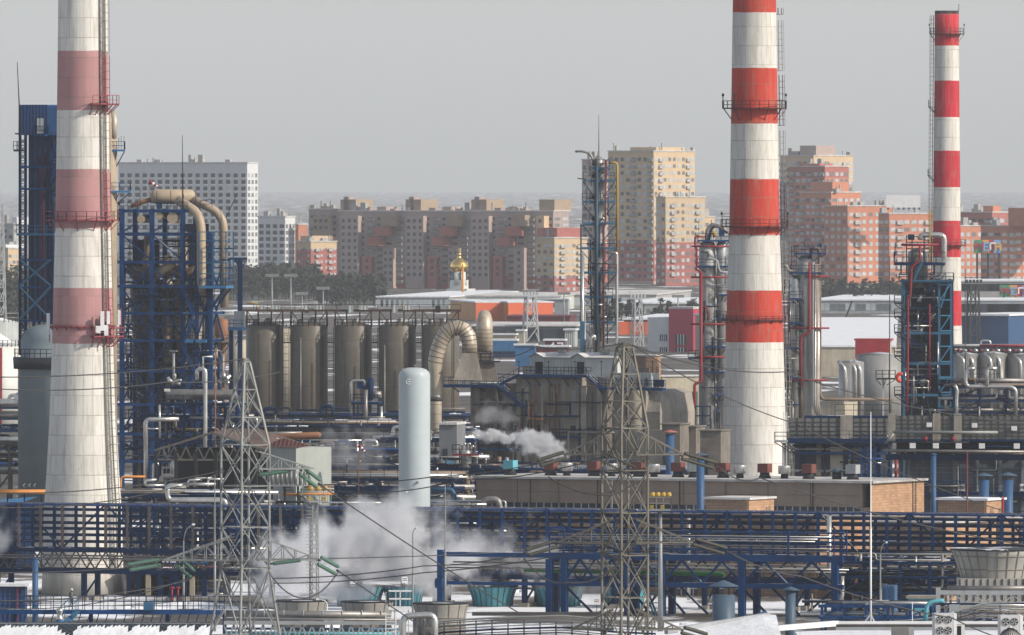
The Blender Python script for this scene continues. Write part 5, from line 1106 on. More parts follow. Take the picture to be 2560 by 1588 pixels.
# goose neck ducts above it
t = T('gooseneck_duct', 'huge upside down U duct of patched brown and silver metal', 'duct', 1090, 1740, 0, 'gooseneck ducts'); s = K * 1740; X = t.x; z = t.z
pts = [(1090, 1195), (1090, 1000), (1090, 960), (1088, 905), (1093, 880), (1102, 855), (1113, 836), (1127, 824), (1145, 819), (1160, 824), (1171, 840), (1174, 862), (1174, 882)]
t.part('pipe', MB().tube([(X(a), (0 if i < 5 else -1.0 * (i - 4) / 8), z(b_)) for i, (a, b_) in enumerate(pts)], [14.5 * s, 14.5 * s, 14.5 * s, 18.5 * s] + [19 * s] * 9, 24), DUCT)
b = MB()
for i in range(3, 12):
    a, c = pts[i], pts[i + 1]
    for u in (0, .5):
        q = Vector((X(a[0] + (c[0] - a[0]) * u), -1.0 * max(0, i + u - 4) / 8, z(a[1] + (c[1] - a[1]) * u))); d = Vector((X(c[0]) - X(a[0]), 0, z(c[1]) - z(a[1]))).normalized() * .06; b.tube([q - d, q + d], 19.3 * s, 24)
for py in (990, 1012, 1036, 1060, 1084, 1110, 1136): b.tube([(0, 0, z(py)), (0, 0, z(py - 1))], 14.9 * s, 20)
t.part('band', b, mat('duct_seam', (.12, .09, .06), .7, var=.2), kind='stuff')
for py in (930, 992): t.part('flange', MB().tube([(0, 0, z(py + 5)), (0, 0, z(py - 5))], 16 * s, 24), SILD)
t.part('expansion_joint', MB().tube([(0, 0, z(1003)), (0, 0, z(998))], 15.4 * s, 24), BLACK)
t.part('hopper', MB().poly([(X(1156), -2, z(882)), (X(1192), -2, z(882)), (X(1206), -2.4, z(950)), (X(1134), -2.4, z(950))]).poly([(X(1192), -2, z(882)), (X(1192), 1, z(882)), (X(1206), 1.4, z(950)), (X(1206), -2.4, z(950))]), CONC)
t.part('base', MB().box(X(1076), X(1104), -.6, .6, 0, z(1190)), SILD)
t = T('gooseneck_duct', 'second gooseneck duct seen end on, right of the big U duct', 'duct', 1211, 1745, 0, 'gooseneck ducts'); s = K * 1745; X = t.x; z = t.z
t.part('pipe', MB().tube([(0, 1, z(800)), (0, .6, z(792)), (0, 0, z(800)), (0, -.4, z(820)), (0, -.4, z(878))], [13 * s, 17 * s, 20 * s, 21 * s, 21 * s], 24), DUCT)
t.part('throat', MB().poly([(X(1190), -1.6, z(878)), (X(1228), -1.6, z(878)), (X(1236), -1.6, z(900)), (X(1196), -1.6, z(900))]), BLACK)
t.part('hopper', MB().poly([(X(1192), -1.8, z(880)), (X(1230), -1.8, z(880)), (X(1246), -2, z(952)), (X(1188), -2, z(952))]).poly([(X(1230), -1.8, z(880)), (X(1230), 1, z(880)), (X(1246), 1.4, z(952)), (X(1246), -2, z(952))]), CONCD)
platform(t, X(1180), X(1250), -2.6, -1.9, z(901), DARK, DARK)
b = MB()
for i in range(6): b.tube([(0, -.4, z(875 - i * 10)), (0, -.4, z(874 - i * 10))], 21.4 * s, 24)
t.part('band', b, MATS['duct_seam'], kind='stuff')
# small exchanger tower in the shimmering air
t = T('exchanger_tower', 'small blue framed tower with silver pipes before the third and fourth silo', 'process unit', 905, 1880, -10); s = K * 1880; X = t.x; z = lambda py: t.z(py, 910)
rack(t, X(945) - X(885), 3.5, [z(1150), z(1095), z(1006)], 2.3, DBLUE, DBLUE, [(1, 3, .15, .35, PIPES), (0, 4, .15, .3, PIPES)], x0=X(885), cw=.22, seed=55)
t.part('arch_pipe', MB().tube([(X(877), 0, z(1095)), (X(878), 0, z(952)), (X(912), 0, z(952)), (X(912), 0, z(965))], .25, 8, bend=.7), SILV)
t.part('head_box', MB().box(X(892), X(928), 0, 2.4, z(972), z(955)), BLUE); platform(t, X(878), X(946), -.6, 3, z(1004), BLUE, DBLUE); t.part('drum', MB().tube([(X(922), 1, z(987)), (X(950), 1, z(987))], .6, 12), SILD); t.part('stack', MB().tube([(X(915), -.4, z(1080)), (X(916), -.4, z(975))], .35, 8), SILD)
t.part('stack', MB().tube([(X(955), -.4, z(1090)), (X(954), -.4, z(1016))], .25, 8), SILV); t.part('mast', MB().tube([(X(901), 0, z(955)), (X(901), 0, z(880))], .06, 5), DBLUE); t.part('column', MB().tube([(X(926), 0, z(1000)), (X(926), 0, z(945))], .5, 10), DBLUE)
# wide dark pipe bridge behind
for (lab, px0, px1, Y, tops, sd) in (('dark double pipe bridge at the feet of the brown silos', 610, 1160, 1930, (1066, 1043), 61), ('dark pipe rack below the silo bridge', 640, 1150, 1780, (1140, 1108, 1078), 62), ('blue rack full of pipes left of the pale vessel', 690, 1000, 1620, (1200, 1165, 1128), 63), ('blue service rack with grey pipes behind the steam', 660, 1130, 1530, (1250, 1226, 1196), 64), ('low pipe rack right of the pale vessel', 1076, 1200, 1560, (1240, 1205, 1170), 65), ('dense pipe rack behind the main bridge at the centre', 620, 1250, 1450, (1440, 1390, 1350, 1310, 1284), 66), ('dark rack left of the reactor building', 960, 1180, 1690, (1190, 1150, 1100), 67), ('blue frame of crowded pipes behind the rusty duct', 600, 1000, 1860, (1120, 1095, 1060), 68), ('dark crowded rack between the silos and the pale vessel', 720, 1090, 1720, (1170, 1128, 1094), 69), ('low blue rack behind the front of the brick workshop vents', 1180, 1700, 1560, (1230, 1205, 1180), 70)):
    t = T('pipe_rack', lab, 'pipe rack', px0, Y, -8, 'pipe racks'); L = t.x(px1); zs = [t.z(p_, (px0 + px1) / 2) for p_ in tops]
    dk = sd in (61, 62, 69)
    rack(t, L, 7 if sd != 64 else 9, zs, 5.5, DARK if dk else DBLUE, DARK if dk else DBLUE, [(i, 6, .12, .42, PDARK if dk else PIPES) for i in range(len(zs))], cw=.3, seed=sd, railm=DARK)
    clutter(t, 0, L, 0, 7, zs[-1] + 1.5, 34, sd + 100, PDARK if dk else PIPES, .4, (.06, .22))
# horizontal grey shed, steam exchanger row
t = T('grey_tank_block', 'row of grey finned coolers left of the steam', 'cooler', 676, 1485, -12); X = t.x; z = lambda py: t.z(py, 700)
for i in range(9): t.part('cooler_tube', MB().tube([(X(682) + i * .62, -.2, z(1212)), (X(682) + i * .62, -.2, z(1178))], .22, 7), SILD if i % 2 else GALV)
t.part('deck', MB().box(X(676), X(750), -.6, 4, z(1216), z(1212)), GREYP); t.part('wall', MB().box(X(680), X(745), .6, 4, 0, z(1180)), mat('pale_shed_wall', (.30, .31, .30), .7, var=.15, streak=.3)) if 0 else None
b = MB()
for px in (680, 712, 745): b.bar((X(px), 0, 0), (X(px), 0, z(1216)), .25)
t.part('support', b, DARK)
for (px, py, lab) in ((705, 1226, 'left one beside the grey coolers'),):
    t = T('yellow_pipe_bundle', 'yellow and brown pipe bundle under the green string', 'pipe', 706, 1500, 0, 'yellow gas pipes')
    for k_, (yy, m) in enumerate(((1236, ORANGE), (1232, SILD), (1224, SILD), (1217, BEIGED))): t.part('pipe', MB().tube([(0, k_ * .3, t.z(yy)), (t.x(835), k_ * .3, t.z(yy - 1))], .17, 7), m)
    b = MB()
    for i in range(4): b.bar((i * 2 + .3, .4, 0), (i * 2 + .3, .4, t.z(1230)), .16)
    t.part('support', b, DBLUE)
# platform with yellow lamps on the lattice mast
def lamp_basket(t, px, pyd, w_, m=GALV, ymat=YELL, h_=18, n=3):
    X = t.x; zd = t.z(pyd)
    p = t.part('basket', MB().box(X(px - w_), X(px + w_), -.8, .8, zd - .18, zd), m); t.part('railing', MB().rail([(X(px - w_), -.8, zd), (X(px + w_), -.8, zd), (X(px + w_), .8, zd), (X(px - w_), .8, zd)], K * t.Y0 * h_, .8, .05, closed=True), m, p)
    for i in range(n):
        xx = X(px - w_ * .75 + w_ * 1.5 * i / max(1, n - 1)); t.part('floodlight', MB().tube([(xx - .22, -.4, t.z(pyd - h_ - 5)), (xx + .25, -.7, t.z(pyd - h_ - 8))], .24, 10), ymat)
        if i % 2 == 0: t.part('ballast_box', MB().box(xx - .25, xx + .2, -.5, -.2, zd + .05, zd + .45), ymat)
t = lattice_mast('lighting_mast', 'lattice ladder mast with yellow floodlights in front of the steam', 786, 1295, 1250, .85, .6, GALV, bay=.9)
lamp_basket(t, 790, 1252, 24, h_=24, n=3)
t.part('ladder_rungs', MB().rail([(-.7, -.3, 2), (-.7, -.3, t.z(1260))], .01, 99, .06), GALV); b = MB()
for i in range(36): b.bar((-1.15, -.45, .6 + i * .38), (-.4, -.45, .6 + i * .38), .05)
t.part('rung', b, GALV, kind='stuff')
t = T('lighting_pole', 'round pole with a basket of yellow floodlights right of the right pylon', 'lamp pole', 1651, 1290, 0); t.part('pole', MB().tube([(0, 0, 0), (0, 0, t.z(1275))], [.34, .18], 10), GALV)
lamp_basket(t, 1650, 1273, 27, h_=30, n=4); t.part('ladder', MB().bar((-.5, 0, 1), (-.5, 0, t.z(1275)), .05), GALV)
# pale vessel
t = T('pale_vessel', 'tall smooth pale blue grey vessel with rounded top standing on a lattice', 'vessel', 1036, 1400, 0); s = K * 1400; r0 = 39.5 * s; z = t.z; X = t.x
t.part('shell', MB().lathe(0, 0, [(r0 * .98, z(1271)), (r0, z(1268)), (r0, z(1100)), (r0, z(945)), (r0 * .985, z(936)), (r0 * .9, z(929)), (r0 * .72, z(923)), (r0 * .42, z(919.5)), (.02, z(918.5))], 64), VESW)
t.part('skirt_ring', MB().lathe(0, 0, [(r0 * .98, z(1275)), (r0 * 1.01, z(1271.5)), (r0 * .9, z(1271))], 48), DARK)
t.copies('leg', MB().box(-.22, .22, -.22, .22, 0, z(1274)), GALVD, [(x, y, 0) for x in (-r0 * .75, r0 * .75) for y in (-r0 * .7, r0 * .7)])
b = MB(); 
for i in range(5):
    za, zb2 = z(1274) * i / 5, z(1274) * (i + 1) / 5; b.bar((-r0 * .75, -r0 * .72, za), (r0 * .75, -r0 * .72, zb2), .15); b.bar((r0 * .75, -r0 * .72, za), (-r0 * .75, -r0 * .72, zb2), .15); b.bar((-r0 * .75, -r0 * .72, zb2), (r0 * .75, -r0 * .72, zb2), .18)
t.part('brace', b, GALVD)
b = MB(); cx, cz = X(1022), z(954); yy = -math.sqrt(r0 * r0 - cx * cx) - .04
b.tube([(cx + .3 * math.cos(a * math.pi / 8), yy, cz + .3 * math.sin(a * math.pi / 8)) for a in range(17)], .04, 5); b.tube([(X(1018), yy - .02, z(946)), (X(1029), yy + .1, z(946)), (X(1029), yy + .1, z(960))], .04, 5); b.tube([(cx - .12, yy, cz), (cx + .12, yy, cz)], .05, 5); t.part('emblem', b, WHITEP)
for py in (1010, 1090, 1170, 1240): t.part('weld_band', MB().lathe(0, 0, [(r0 * 1.001, z(py)), (r0 * 1.008, z(py) + .03), (r0 * 1.001, z(py) + .06)], 48), VESW)
t.part('nozzle', MB().tube([(r0 * .2, -r0 * .9, z(1205)), (r0 * .2, -r0 * 1.12, z(1205))], .16, 10), SILD); t.part('lifting_lug', MB().box(-r0 * .75, -r0 * .6, -.1, .1, z(930), z(922)), VESW); t.part('top_nozzle', MB().lathe(0, 0, [(.14, z(919)), (.14, z(914)), (.22, z(914)), (.22, z(912.5))], 12), SILD)
t.part('plate', MB().box(X(1015), X(1019), -r0 - .02, -r0 + .2, z(1231), z(1226)), WHITEP)
# short vessel with burner platform near the steam jet
t = T('regeneration_column', 'short silver column with a railed platform under the white steam jet', 'column', 1165, 1560, 0); s = K * 1560; r0 = 13.5 * s; z = t.z; X = t.x
t.part('shell', MB().lathe(0, 0, [(r0, 0), (r0, z(1140)), (r0 * 1.1, z(1136)), (r0 * 1.1, z(1128)), (r0 * .6, z(1124)), (.02, z(1123))], 24), SILV)
platform(t, X(1131), X(1197), -1.3, 1, z(1134), MAROON, DARK, h=1.2)
for px in (1150, 1158, 1170, 1178): t.part('top_pipe', MB().tube([(X(px), -.3, z(1134)), (X(px), -.3, z(1110 + (px % 3) * 3)), (X(px + 7), -.3, z(1110 + (px % 3) * 3))], .17, 7, bend=.4), SILV)
t.part('manway', MB().tube([(X(1178), -.5, z(1195)), (X(1183), -.9, z(1195))], .5, 12), SILD); t.part('cable_ladder', MB().bar((X(1149), -.4, 0), (X(1149), -.4, z(1134)), .18), DARK); platform(t, X(1120), X(1200), -1.4, 1, z(1217), BLUE, DBLUE)
t = T('grey_gable_house', 'small grey house with snowy roof between the duct and the reactor building', 'building', 1165, 1660, -12); X = t.x; z = lambda py: t.z(py, 1130)
t.part('wall', MB().box(X(1098), X(1142), 0, 6, 0, z(1062)), mat('dull_grey_house', (.17, .18, .19), .7, var=.15)); t.part('roof', MB().box(X(1096), X(1143), -.3, 6.3, z(1062), z(1056)), SNOWD); t.part('window', MB().box(X(1108), X(1119), -.1, .1, z(1140), z(1122)), GLASS)
t.part('lean_to_roof', MB().poly([(X(1104), -.5, z(1142)), (X(1160), -.5, z(1165)), (X(1160), -3, z(1185)), (X(1104), -3, z(1150))]), TBLUE)
t = T('silver_header_pipe', 'silver header pipe with downturned end right of the pale vessel', 'pipe', 1077, 1480, 0); s = K * 1480
t.part('pipe', MB().tube([(0, 0, t.z(1255)), (t.x(1200), 0, t.z(1256)), (t.x(1204), 0, t.z(1260)), (t.x(1204), 0, t.z(1285))], 6.5 * s, 12, bend=.8), SILV)
t.part('blue_pipe', MB().tube([(0, -.5, t.z(1224)), (t.x(1130), -.5, t.z(1224)), (t.x(1137), -.5, t.z(1240)), (t.x(1137), -.5, t.z(1255))], .3, 9, bend=.6), TBLUE); t.part('support', MB().bar((3, .3, 0), (3, .3, t.z(1262)), .2).bar((6, .3, 0), (6, .3, t.z(1262)), .2), DARK)
# ------------------------------------------------------------------ brick workshop with windows and roof vents
t = T('brick_workshop', 'long low workshop with brown panels, window band and sunlit brick end', 'building', 2177, 1450, G); X = t.x; s = K * 1450
xa = X(1190); dep = t.depth(0, 2309); zt = t.z(1209, 2177)
zr = lambda dpx: zt + dpx * s
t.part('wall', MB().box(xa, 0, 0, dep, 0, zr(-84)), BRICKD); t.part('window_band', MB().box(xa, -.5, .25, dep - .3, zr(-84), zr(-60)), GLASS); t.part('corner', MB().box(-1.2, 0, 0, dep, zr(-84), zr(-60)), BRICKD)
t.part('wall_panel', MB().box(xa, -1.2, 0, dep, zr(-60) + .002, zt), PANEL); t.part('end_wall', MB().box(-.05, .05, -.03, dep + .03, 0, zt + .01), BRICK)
t.part('roof', MB().box(xa - .3, .5, -.4, dep + .4, zt + .011, zt + .3), mat('worn_snowy_felt', (.42, .41, .40), .85, var=.45, scale=.25))
b = MB(); n_ = int(-xa / 1.08)
for i in range(n_): b.box(xa + i * 1.08, xa + i * 1.08 + .13, .12, .3, zr(-84), zr(-60))
b.box(xa, -1.2, .12, .28, zr(-73), zr(-72)); t.part('mullions', b, GREYP, kind='stuff')
b = MB()
for i in range(int(-xa / 6)): b.box(xa + i * 6, xa + i * 6 + .06, -.03, .02, zr(-60), zt)
b.box(xa, -1.3, -.03, .02, zr(-32), zr(-31.5)); t.part('panel_joints', b, DARK, kind='stuff')
b = MB().bar((.1, dep * .78, zr(-90)), (.1, dep * .78, zt + .8), .08).bar((.1, dep * .84, zr(-90)), (.1, dep * .84, zt + .8), .08)
for i in range(20): b.bar((.1, dep * .78, zr(-88) + i * .27), (.1, dep * .84, zr(-88) + i * .27), .05)
t.part('ladder', b, DARK)
for px in (1327, 1495, 1700, 2033): t.part('downpipe', MB().tube([(X(px), -.12, zr(-84)), (X(px), -.12, zt)], .07, 6), DARK)
mat('brick_red_paint', (.16, .055, .045), .7, var=.35)
vents = [(1276, 'teal square', TEALL, 'box'), (1377, 'rusty red square', MATS['brick_red_paint'], 'box'), (1417, 'silver round', SILV, 'can'), (1485, 'dark red square', MATS['brick_red_paint'], 'box'), (1529, 'silver round', SILV, 'can'), (1597, 'red brown square', MATS['brick_red_paint'], 'box'), (1635, 'silver round', SILV, 'can'), (1695, 'brick red square', MATS['brick_red_paint'], 'box'), (1736, 'pale grey square', GREYW, 'box'), (1808, 'brick red square', MATS['brick_red_paint'], 'box'), (1850, 'silver round', SILV, 'can'), (1912, 'maroon square', MATS['brick_red_paint'], 'box'), (1961, 'silver round', SILV, 'can'), (2022, 'rusty streaked square', MATS['brick_red_paint'], 'box'), (2092, 'umbrella capped', STACKG, 'umb'), (2132, 'grey brown square', GREYP, 'box')]
used = {}
for i, (px, lab, m, kd) in enumerate(vents):
    yl = 6.0; x = t.x(px, yl); wx = t.X0 + x * t.ca - yl * t.sa; wy = t.Y0 + x * t.sa + yl * t.ca; z0 = zt + .3
    v = T('roof_vent', lab + ' roof vent on the workshop roof, number ' + ['one', 'two', 'three', 'four', 'five', 'six', 'seven', 'eight', 'nine', 'ten', 'eleven', 'twelve', 'thirteen', 'fourteen', 'fifteen', 'sixteen'][i] + ' of sixteen from the left', 'vent', 1280 + wx / (K * wy), wy, G, 'vents on the workshop roof', z0=z0)
    if kd == 'box': v.part('base', MB().lathe(0, 0, [(.85, 0), (.62, .5), (.62, .75)], 16), DARK); v.part('hood', MB().box(-.72, .72, -.7, .7, .751, 1.9), m)
    elif kd == 'can': v.part('base', MB().lathe(0, 0, [(.5, 0), (.45, .6)], 14), DARK); v.part('hood', MB().lathe(0, 0, [(.8, .6), (.8, 1.6), (.78, 1.65), (.1, 1.66)], 20), m)
    else: v.part('base', MB().lathe(0, 0, [(.6, 0), (.6, .9)], 14), DARK); v.part('cap', MB().lathe(0, 0, [(1.0, .95), (.02, 1.5)], 20), m)
# brick buildings around
def brickhouse(name, label, px0, px1, px2, pyt, Y, rz, front=BRICKD, end=BRICK, roof=SNOWD, wins=(), endw=(), base=None, group='brick huts'):
    t = T(name, label, 'building', px1, Y, rz, group); X = t.x; zt = t.z(pyt, px1); dep = t.depth(0, px2)
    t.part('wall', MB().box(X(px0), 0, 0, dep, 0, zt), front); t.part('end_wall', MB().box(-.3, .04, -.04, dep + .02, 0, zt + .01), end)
    t.part('roof', MB().box(X(px0) - .25, .3, -.3, dep + .3, zt + .011, zt + .28), roof)
    for (a, b_, p0, p1) in wins: 
        f = t.part('window', MB().box(X(a), X(b_), -.07, .1, t.z(p1, a), t.z(p0, a)), GLASS); t.part('frame', MB().box(X(a), X(b_), -.12, -.05, t.z(p0 + (p1 - p0) * .5, a), t.z(p0 + (p1 - p0) * .45, a)).box((X(a) + X(b_)) / 2 - .05, (X(a) + X(b_)) / 2 + .05, -.12, -.05, t.z(p1, a), t.z(p0, a)), WHITEP, f)
    for (u0, u1, p0, p1) in endw: t.part('window', MB().box(-.05, .1, dep * u0, dep * u1, t.z(p1, px1), t.z(p0, px1)), BRICKD)
    return t
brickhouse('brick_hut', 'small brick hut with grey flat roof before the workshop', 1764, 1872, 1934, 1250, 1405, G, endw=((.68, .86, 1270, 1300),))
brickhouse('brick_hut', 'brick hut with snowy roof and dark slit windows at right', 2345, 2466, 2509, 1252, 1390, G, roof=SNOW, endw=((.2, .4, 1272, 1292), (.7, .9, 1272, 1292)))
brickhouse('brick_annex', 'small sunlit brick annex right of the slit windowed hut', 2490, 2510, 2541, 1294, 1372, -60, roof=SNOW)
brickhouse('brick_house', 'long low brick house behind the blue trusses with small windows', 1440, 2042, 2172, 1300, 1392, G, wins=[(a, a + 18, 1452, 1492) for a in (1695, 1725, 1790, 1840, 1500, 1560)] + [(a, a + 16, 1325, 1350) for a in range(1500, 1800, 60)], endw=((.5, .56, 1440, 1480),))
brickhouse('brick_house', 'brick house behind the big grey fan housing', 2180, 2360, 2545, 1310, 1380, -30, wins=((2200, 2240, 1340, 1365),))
brickhouse('brick_tower_house', 'sunlit brick stair tower behind the right roof shed', 1540, 1617, 1651, 891, 1960, G, roof=SNOWD, endw=((.25, .45, 918, 945), (.65, .85, 918, 945)))
t = brickhouse('beige_hall', 'low beige hall with green gates left of the middle column pair', 1640, 1655, 1752, 942, 2050, -70, CREAMC, CREAMC)
t.part('gate', MB().box(.0, .12, 1.5, t.depth(0, 1744), 4, t.z(982, 1700)), mat('dull_green_gate', (.06, .12, .09), .6, var=.2, corr=.6)); 
t = T('orange_gas_pipe', 'thick orange pipe with downturned end left of the middle column pair', 'pipe', 1670, 1880, 0); s = K * 1880
t.part('pipe', MB().tube([(0, 0, t.z(1060)), (t.x(1671), 0, t.z(1038)), (t.x(1676), 0, t.z(1033)), (t.x(1735), 0, t.z(1034))], 6.2 * s, 12, bend=1.2), ORANGE); t.part('support', MB().box(1.5, 1.8, 0, .4, 0, t.z(1038)), DBLUE)
for a, b_, pt, m, lab, Y in ((1655, 1700, 1062, CONCD, 'dirty grey sheet hut left of the middle column pair', 1700), (1703, 1740, 1068, CONCD, 'lower stained sheet hut beside the dirty grey one', 1705), (1750, 1802, 1078, CONCD, 'stained grey hut with a round vent at the broad chimney', 1690)):
    t = T('sheet_hut', lab, 'shed', b_, Y, -15, 'sheet huts'); t.part('wall', MB().box(t.x(a), 0, 0, 6, 0, t.z(pt)), m); t.part('roof', MB().box(t.x(a) - .2, .2, -.3, 6, t.z(pt), t.z(pt - 3)), CONCD)
    t.part('door', MB().box(t.x(a + 8), t.x(a + 20), -.1, .1, 0, t.z(pt + 60)), DARK)
# ------------------------------------------------------------------ column pair left of the middle chimney
t = T('distillation_column', 'pair of silver columns with red pipes hugging the left side of the broad chimney', 'column', 1775, 1950, 0, 'tall process columns'); s = K * 1950; X = t.x; z = t.z
t.part('shell', MB().lathe(X(1768), 0, [(21 * s, 0), (21 * s, z(680)), (20 * s, z(615)), (16 * s, z(606)), (.02, z(602))], 28), COLJ)
t.part('shell', MB().lathe(X(1804), -.4, [(13 * s, 0), (13 * s, z(640)), (13 * s, z(612)), (9 * s, z(604)), (.02, z(602))], 24), SILV)
for py, a, b_ in ((600, 1743, 1822), (664, 1744, 1822), (735, 1794, 1822), (795, 1790, 1818), (865, 1762, 1814), (928, 1762, 1814), (985, 1786, 1812)):
    platform(t, X(a), X(b_), -2.2, .5, z(py), BLUE, DBLUE, thick=.3, brace=(1.4, 0, 1.8))
platform(t, X(1720), X(1775), -2.4, .4, z(893), DBLUE, DARK, brace=(0, 0, 1))
for py, a, b_ in ((616, 1728, 1822), (693, 1727, 1822), (810, 1726, 1818), (892, 1740, 1814)): t.part('red_ring_pipe', MB().tube([(X(a), -2.4, z(py)), (X(b_), -2.4, z(py))], .17, 8), REDP)
t.part('red_riser', MB().tube([(X(1752), -2.6, z(680)), (X(1752), -2.6, z(955)), (X(1736), -2.6, z(958)), (X(1735), -2.6, z(1110))], .26, 8, bend=.6), REDP)
t.part('red_riser', MB().tube([(X(1762), -2.4, z(592)), (X(1737), -2.4, z(591)), (X(1737), -2.4, z(612)), (X(1741), -2.4, z(618)), (X(1741), -2.4, z(675)), (X(1752), -2.4, z(680))], .17, 8, bend=.4), REDP); t.part('red_riser', MB().tube([(X(1755), -2.5, z(768)), (X(1768), -2.5, z(768)), (X(1770), -2.5, z(800))], .15, 8, bend=.4), REDP)
t.part('arch_pipe', MB().tube([(X(1766), -1, z(602)), (X(1768), -1, z(575)), (X(1778), -1, z(562)), (X(1800), -1, z(566)), (X(1820), -1, z(582))], .35, 8, bend=1), SILD); t.part('arch_pipe', MB().tube([(X(1772), -.6, z(600)), (X(1776), -.6, z(574)), (X(1790), -.6, z(562)), (X(1812), -.6, z(575))], .25, 8, bend=1), BLUE)
t.part('motor', MB().tube([(X(1780), -1.4, z(588)), (X(1790), -1.4, z(582))], .55, 10), YELL); t.part('motor', MB().box(X(1797), X(1811), -1.2, 0, z(590), z(572)), BLUE)
t.part('grey_pipe', MB().tube([(X(1764), -2.3, z(648)), (X(1792), -2.3, z(648)), (X(1796), -2.3, z(670)), (X(1800), -2.3, z(680)), (X(1820), -2.3, z(681))], .2, 8, bend=.7), GREYP)
t.part('stair_cage', MB().rail([(X(1806), -2.3, z(555)), (X(1824), -2.3, z(555))], 1.4, .9, .08, (1, .66, .33)), DARK); t.part('mast', MB().bar((X(1747), 0, z(600)), (X(1747), 0, z(548)), .07), DARK); t.part('lamp', MB().bar((X(1778), -1, z(600)), (X(1778), -1, z(550)), .1), DARK)
t.part('base_frame', MB().rail([(X(1736), -3, z(1110)), (X(1775), -3, z(1110))], z(1015) - z(1110), 1.4, .22, (1, .75, .5, .25)), DBLUE)
t.part('pipe_deck', MB().box(X(1682), X(1806), -4, -1.5, z(1124), z(1110)), DBLUE); t.part('railing', MB().rail([(X(1682), -4, z(1110)), (X(1806), -4, z(1110))], 1.1, 1.3, .08), DARK)
b = MB()
for px in (1690, 1722, 1738, 1765, 1800): b.box(X(px) - .35, X(px) + .35, -3.6, -2.9, 0, z(1124))
t.part('support', b, DBLUE)
clutter(t, X(1752), X(1814), -2.4, -.6, z(630), 30, 71, (DARK, DBLUE, SILD, DARK, BLUE), .75, (.06, .15))
# ------------------------------------------------------------------ columns right of the middle chimney
t = T('distillation_column', 'silver columns with brown and red risers just right of the broad chimney', 'column', 2015, 1950, 0, 'tall process columns'); X = t.x; z = t.z
t.part('shell', MB().lathe(0, 0, [(22 * s, 0), (22 * s, z(660)), (22 * s, z(648)), (14 * s, z(640)), (.02, z(638))], 28), COLJ); t.part('shell', MB().lathe(X(1987), -.8, [(11 * s, 0), (11 * s, z(700)), (8 * s, z(690)), (.02, z(688))], 20), SILV)
for py, a, b_ in ((632, 1985, 2063), (680, 1975, 2053), (745, 1974, 2005), (805, 1974, 2005), (868, 1976, 1996), (943, 1968, 1994)): platform(t, X(a), X(b_), -2.4, .4, z(py), BLUE, DBLUE, brace=(0, 0, 1.5))
for py, a, b_ in ((691, 2016, 2072), (820, 1976, 2072), (950, 1968, 2070)): t.part('red_ring_pipe', MB().tube([(X(a), -2.4, z(py)), (X(b_), -2.4, z(py))], .16, 8), REDP)
t.part('red_riser', MB().tube([(X(2023), -2.6, z(655)), (X(2023), -2.6, z(828)), (X(2016), -2.6, z(835)), (X(2004), -2.6, z(838)), (X(2001), -2.6, z(850)), (X(2001), -2.6, z(965))], .22, 8, bend=.5), REDP)
t.part('brown_riser', MB().tube([(X(2034), -1.8, z(622)), (X(2048), -1.8, z(622)), (X(2049), -1.8, z(985)), (X(2055), -1.8, z(998)), (X(2230), -1.8, z(998))], .3, 8, bend=.7), BEIGED)
for px, r, m in ((2037, .2, SILV), (2041, .22, BEIGE), (2045, .22, SILV)): t.part('riser', MB().tube([(X(px), -2, z(660)), (X(px), -2, z(1010)), (X(px) + .4, -2, z(1040))], r, 8), m)
t.part('brown_elbow', MB().tube([(X(1958), -1, z(961)), (X(1990), -1, z(961)), (X(2004), -1, z(975)), (X(2004), -1, z(1050))], .42, 10, bend=1.2), BEIGED)
t.part('top_pipes', MB().tube([(X(2025), -1, z(650)), (X(2028), -1, z(623)), (X(2035), -1, z(621))], .25, 8, bend=.5), DARK); t.part('light_box', MB().box(X(2046), X(2054), -1, 0, z(618), z(609)), BLUE); t.part('mast', MB().bar((X(2012), 0, z(632)), (X(2010), 0, z(602)), .12), DARK)
t.part('frame', MB().rail([(X(1978), -2.4, z(680)), (X(1990), -2.4, z(680))], z(614) - z(680), .8, .1, (1, .8, .6, .4, .2)), DARK)
t.part('elbow_pipe', MB().tube([(X(1950), -1, z(662)), (X(1966), -1, z(664)), (X(1968), -1, z(676)), (X(1980), -1, z(680))], .4, 8, bend=.8), SILD)
clutter(t, X(1955), X(2005), -2.4, -.6, z(700), 34, 72, (DARK, DBLUE, SILD, SILV, DARK), .75, (.06, .2))
# ------------------------------------------------------------------ blue stair tower
t = T('stair_tower', 'dark blue braced stair tower with a bright silver pipe loop on top', 'tower', 2257, 1860, 0); s = K * 1860; X = t.x; z = t.z; D = 8
t.copies('column', MB().box(-.2, .2, -.2, .2, 0, z(698)), TBLUE, [(X(v), y, 0) for v in (2260, 2348, 2378) for y in (0, D)])
t.part('back_wall', MB().box(X(2262), X(2380), D * .42, D * .42 + .2, 0, z(700)), mat('dark_fill_wall', (.008, .018, .05))); t.part('side_wall', MB().box(X(2382), X(2384), .3, D, 0, z(700)), MATS['dark_fill_wall'])
for py in (700, 830, 906, 985): t.part('beam', MB().box(X(2256), X(2382), -.24, .24, z(py) - .4, z(py)).box(X(2258), X(2380), D - .2, D + .2, z(py) - .4, z(py)), TBLUE)
b = MB(); P = [(2262, 830, 2345, 905), (2345, 830, 2262, 905)]
for a, p0, c, p1 in ((2262, 838, 2345, 906), (2345, 906, 2262, 985), (2262, 985, 2320, 1035), (2345, 760, 2262, 830), (2300, 700, 2345, 740), (2262, 740, 2300, 700)): b.bar((X(a), -.1, z(p0)), (X(c), -.1, z(p1)), .22)
t.part('brace', b, DBLUE)
b = MB(); py = 712; i = 0
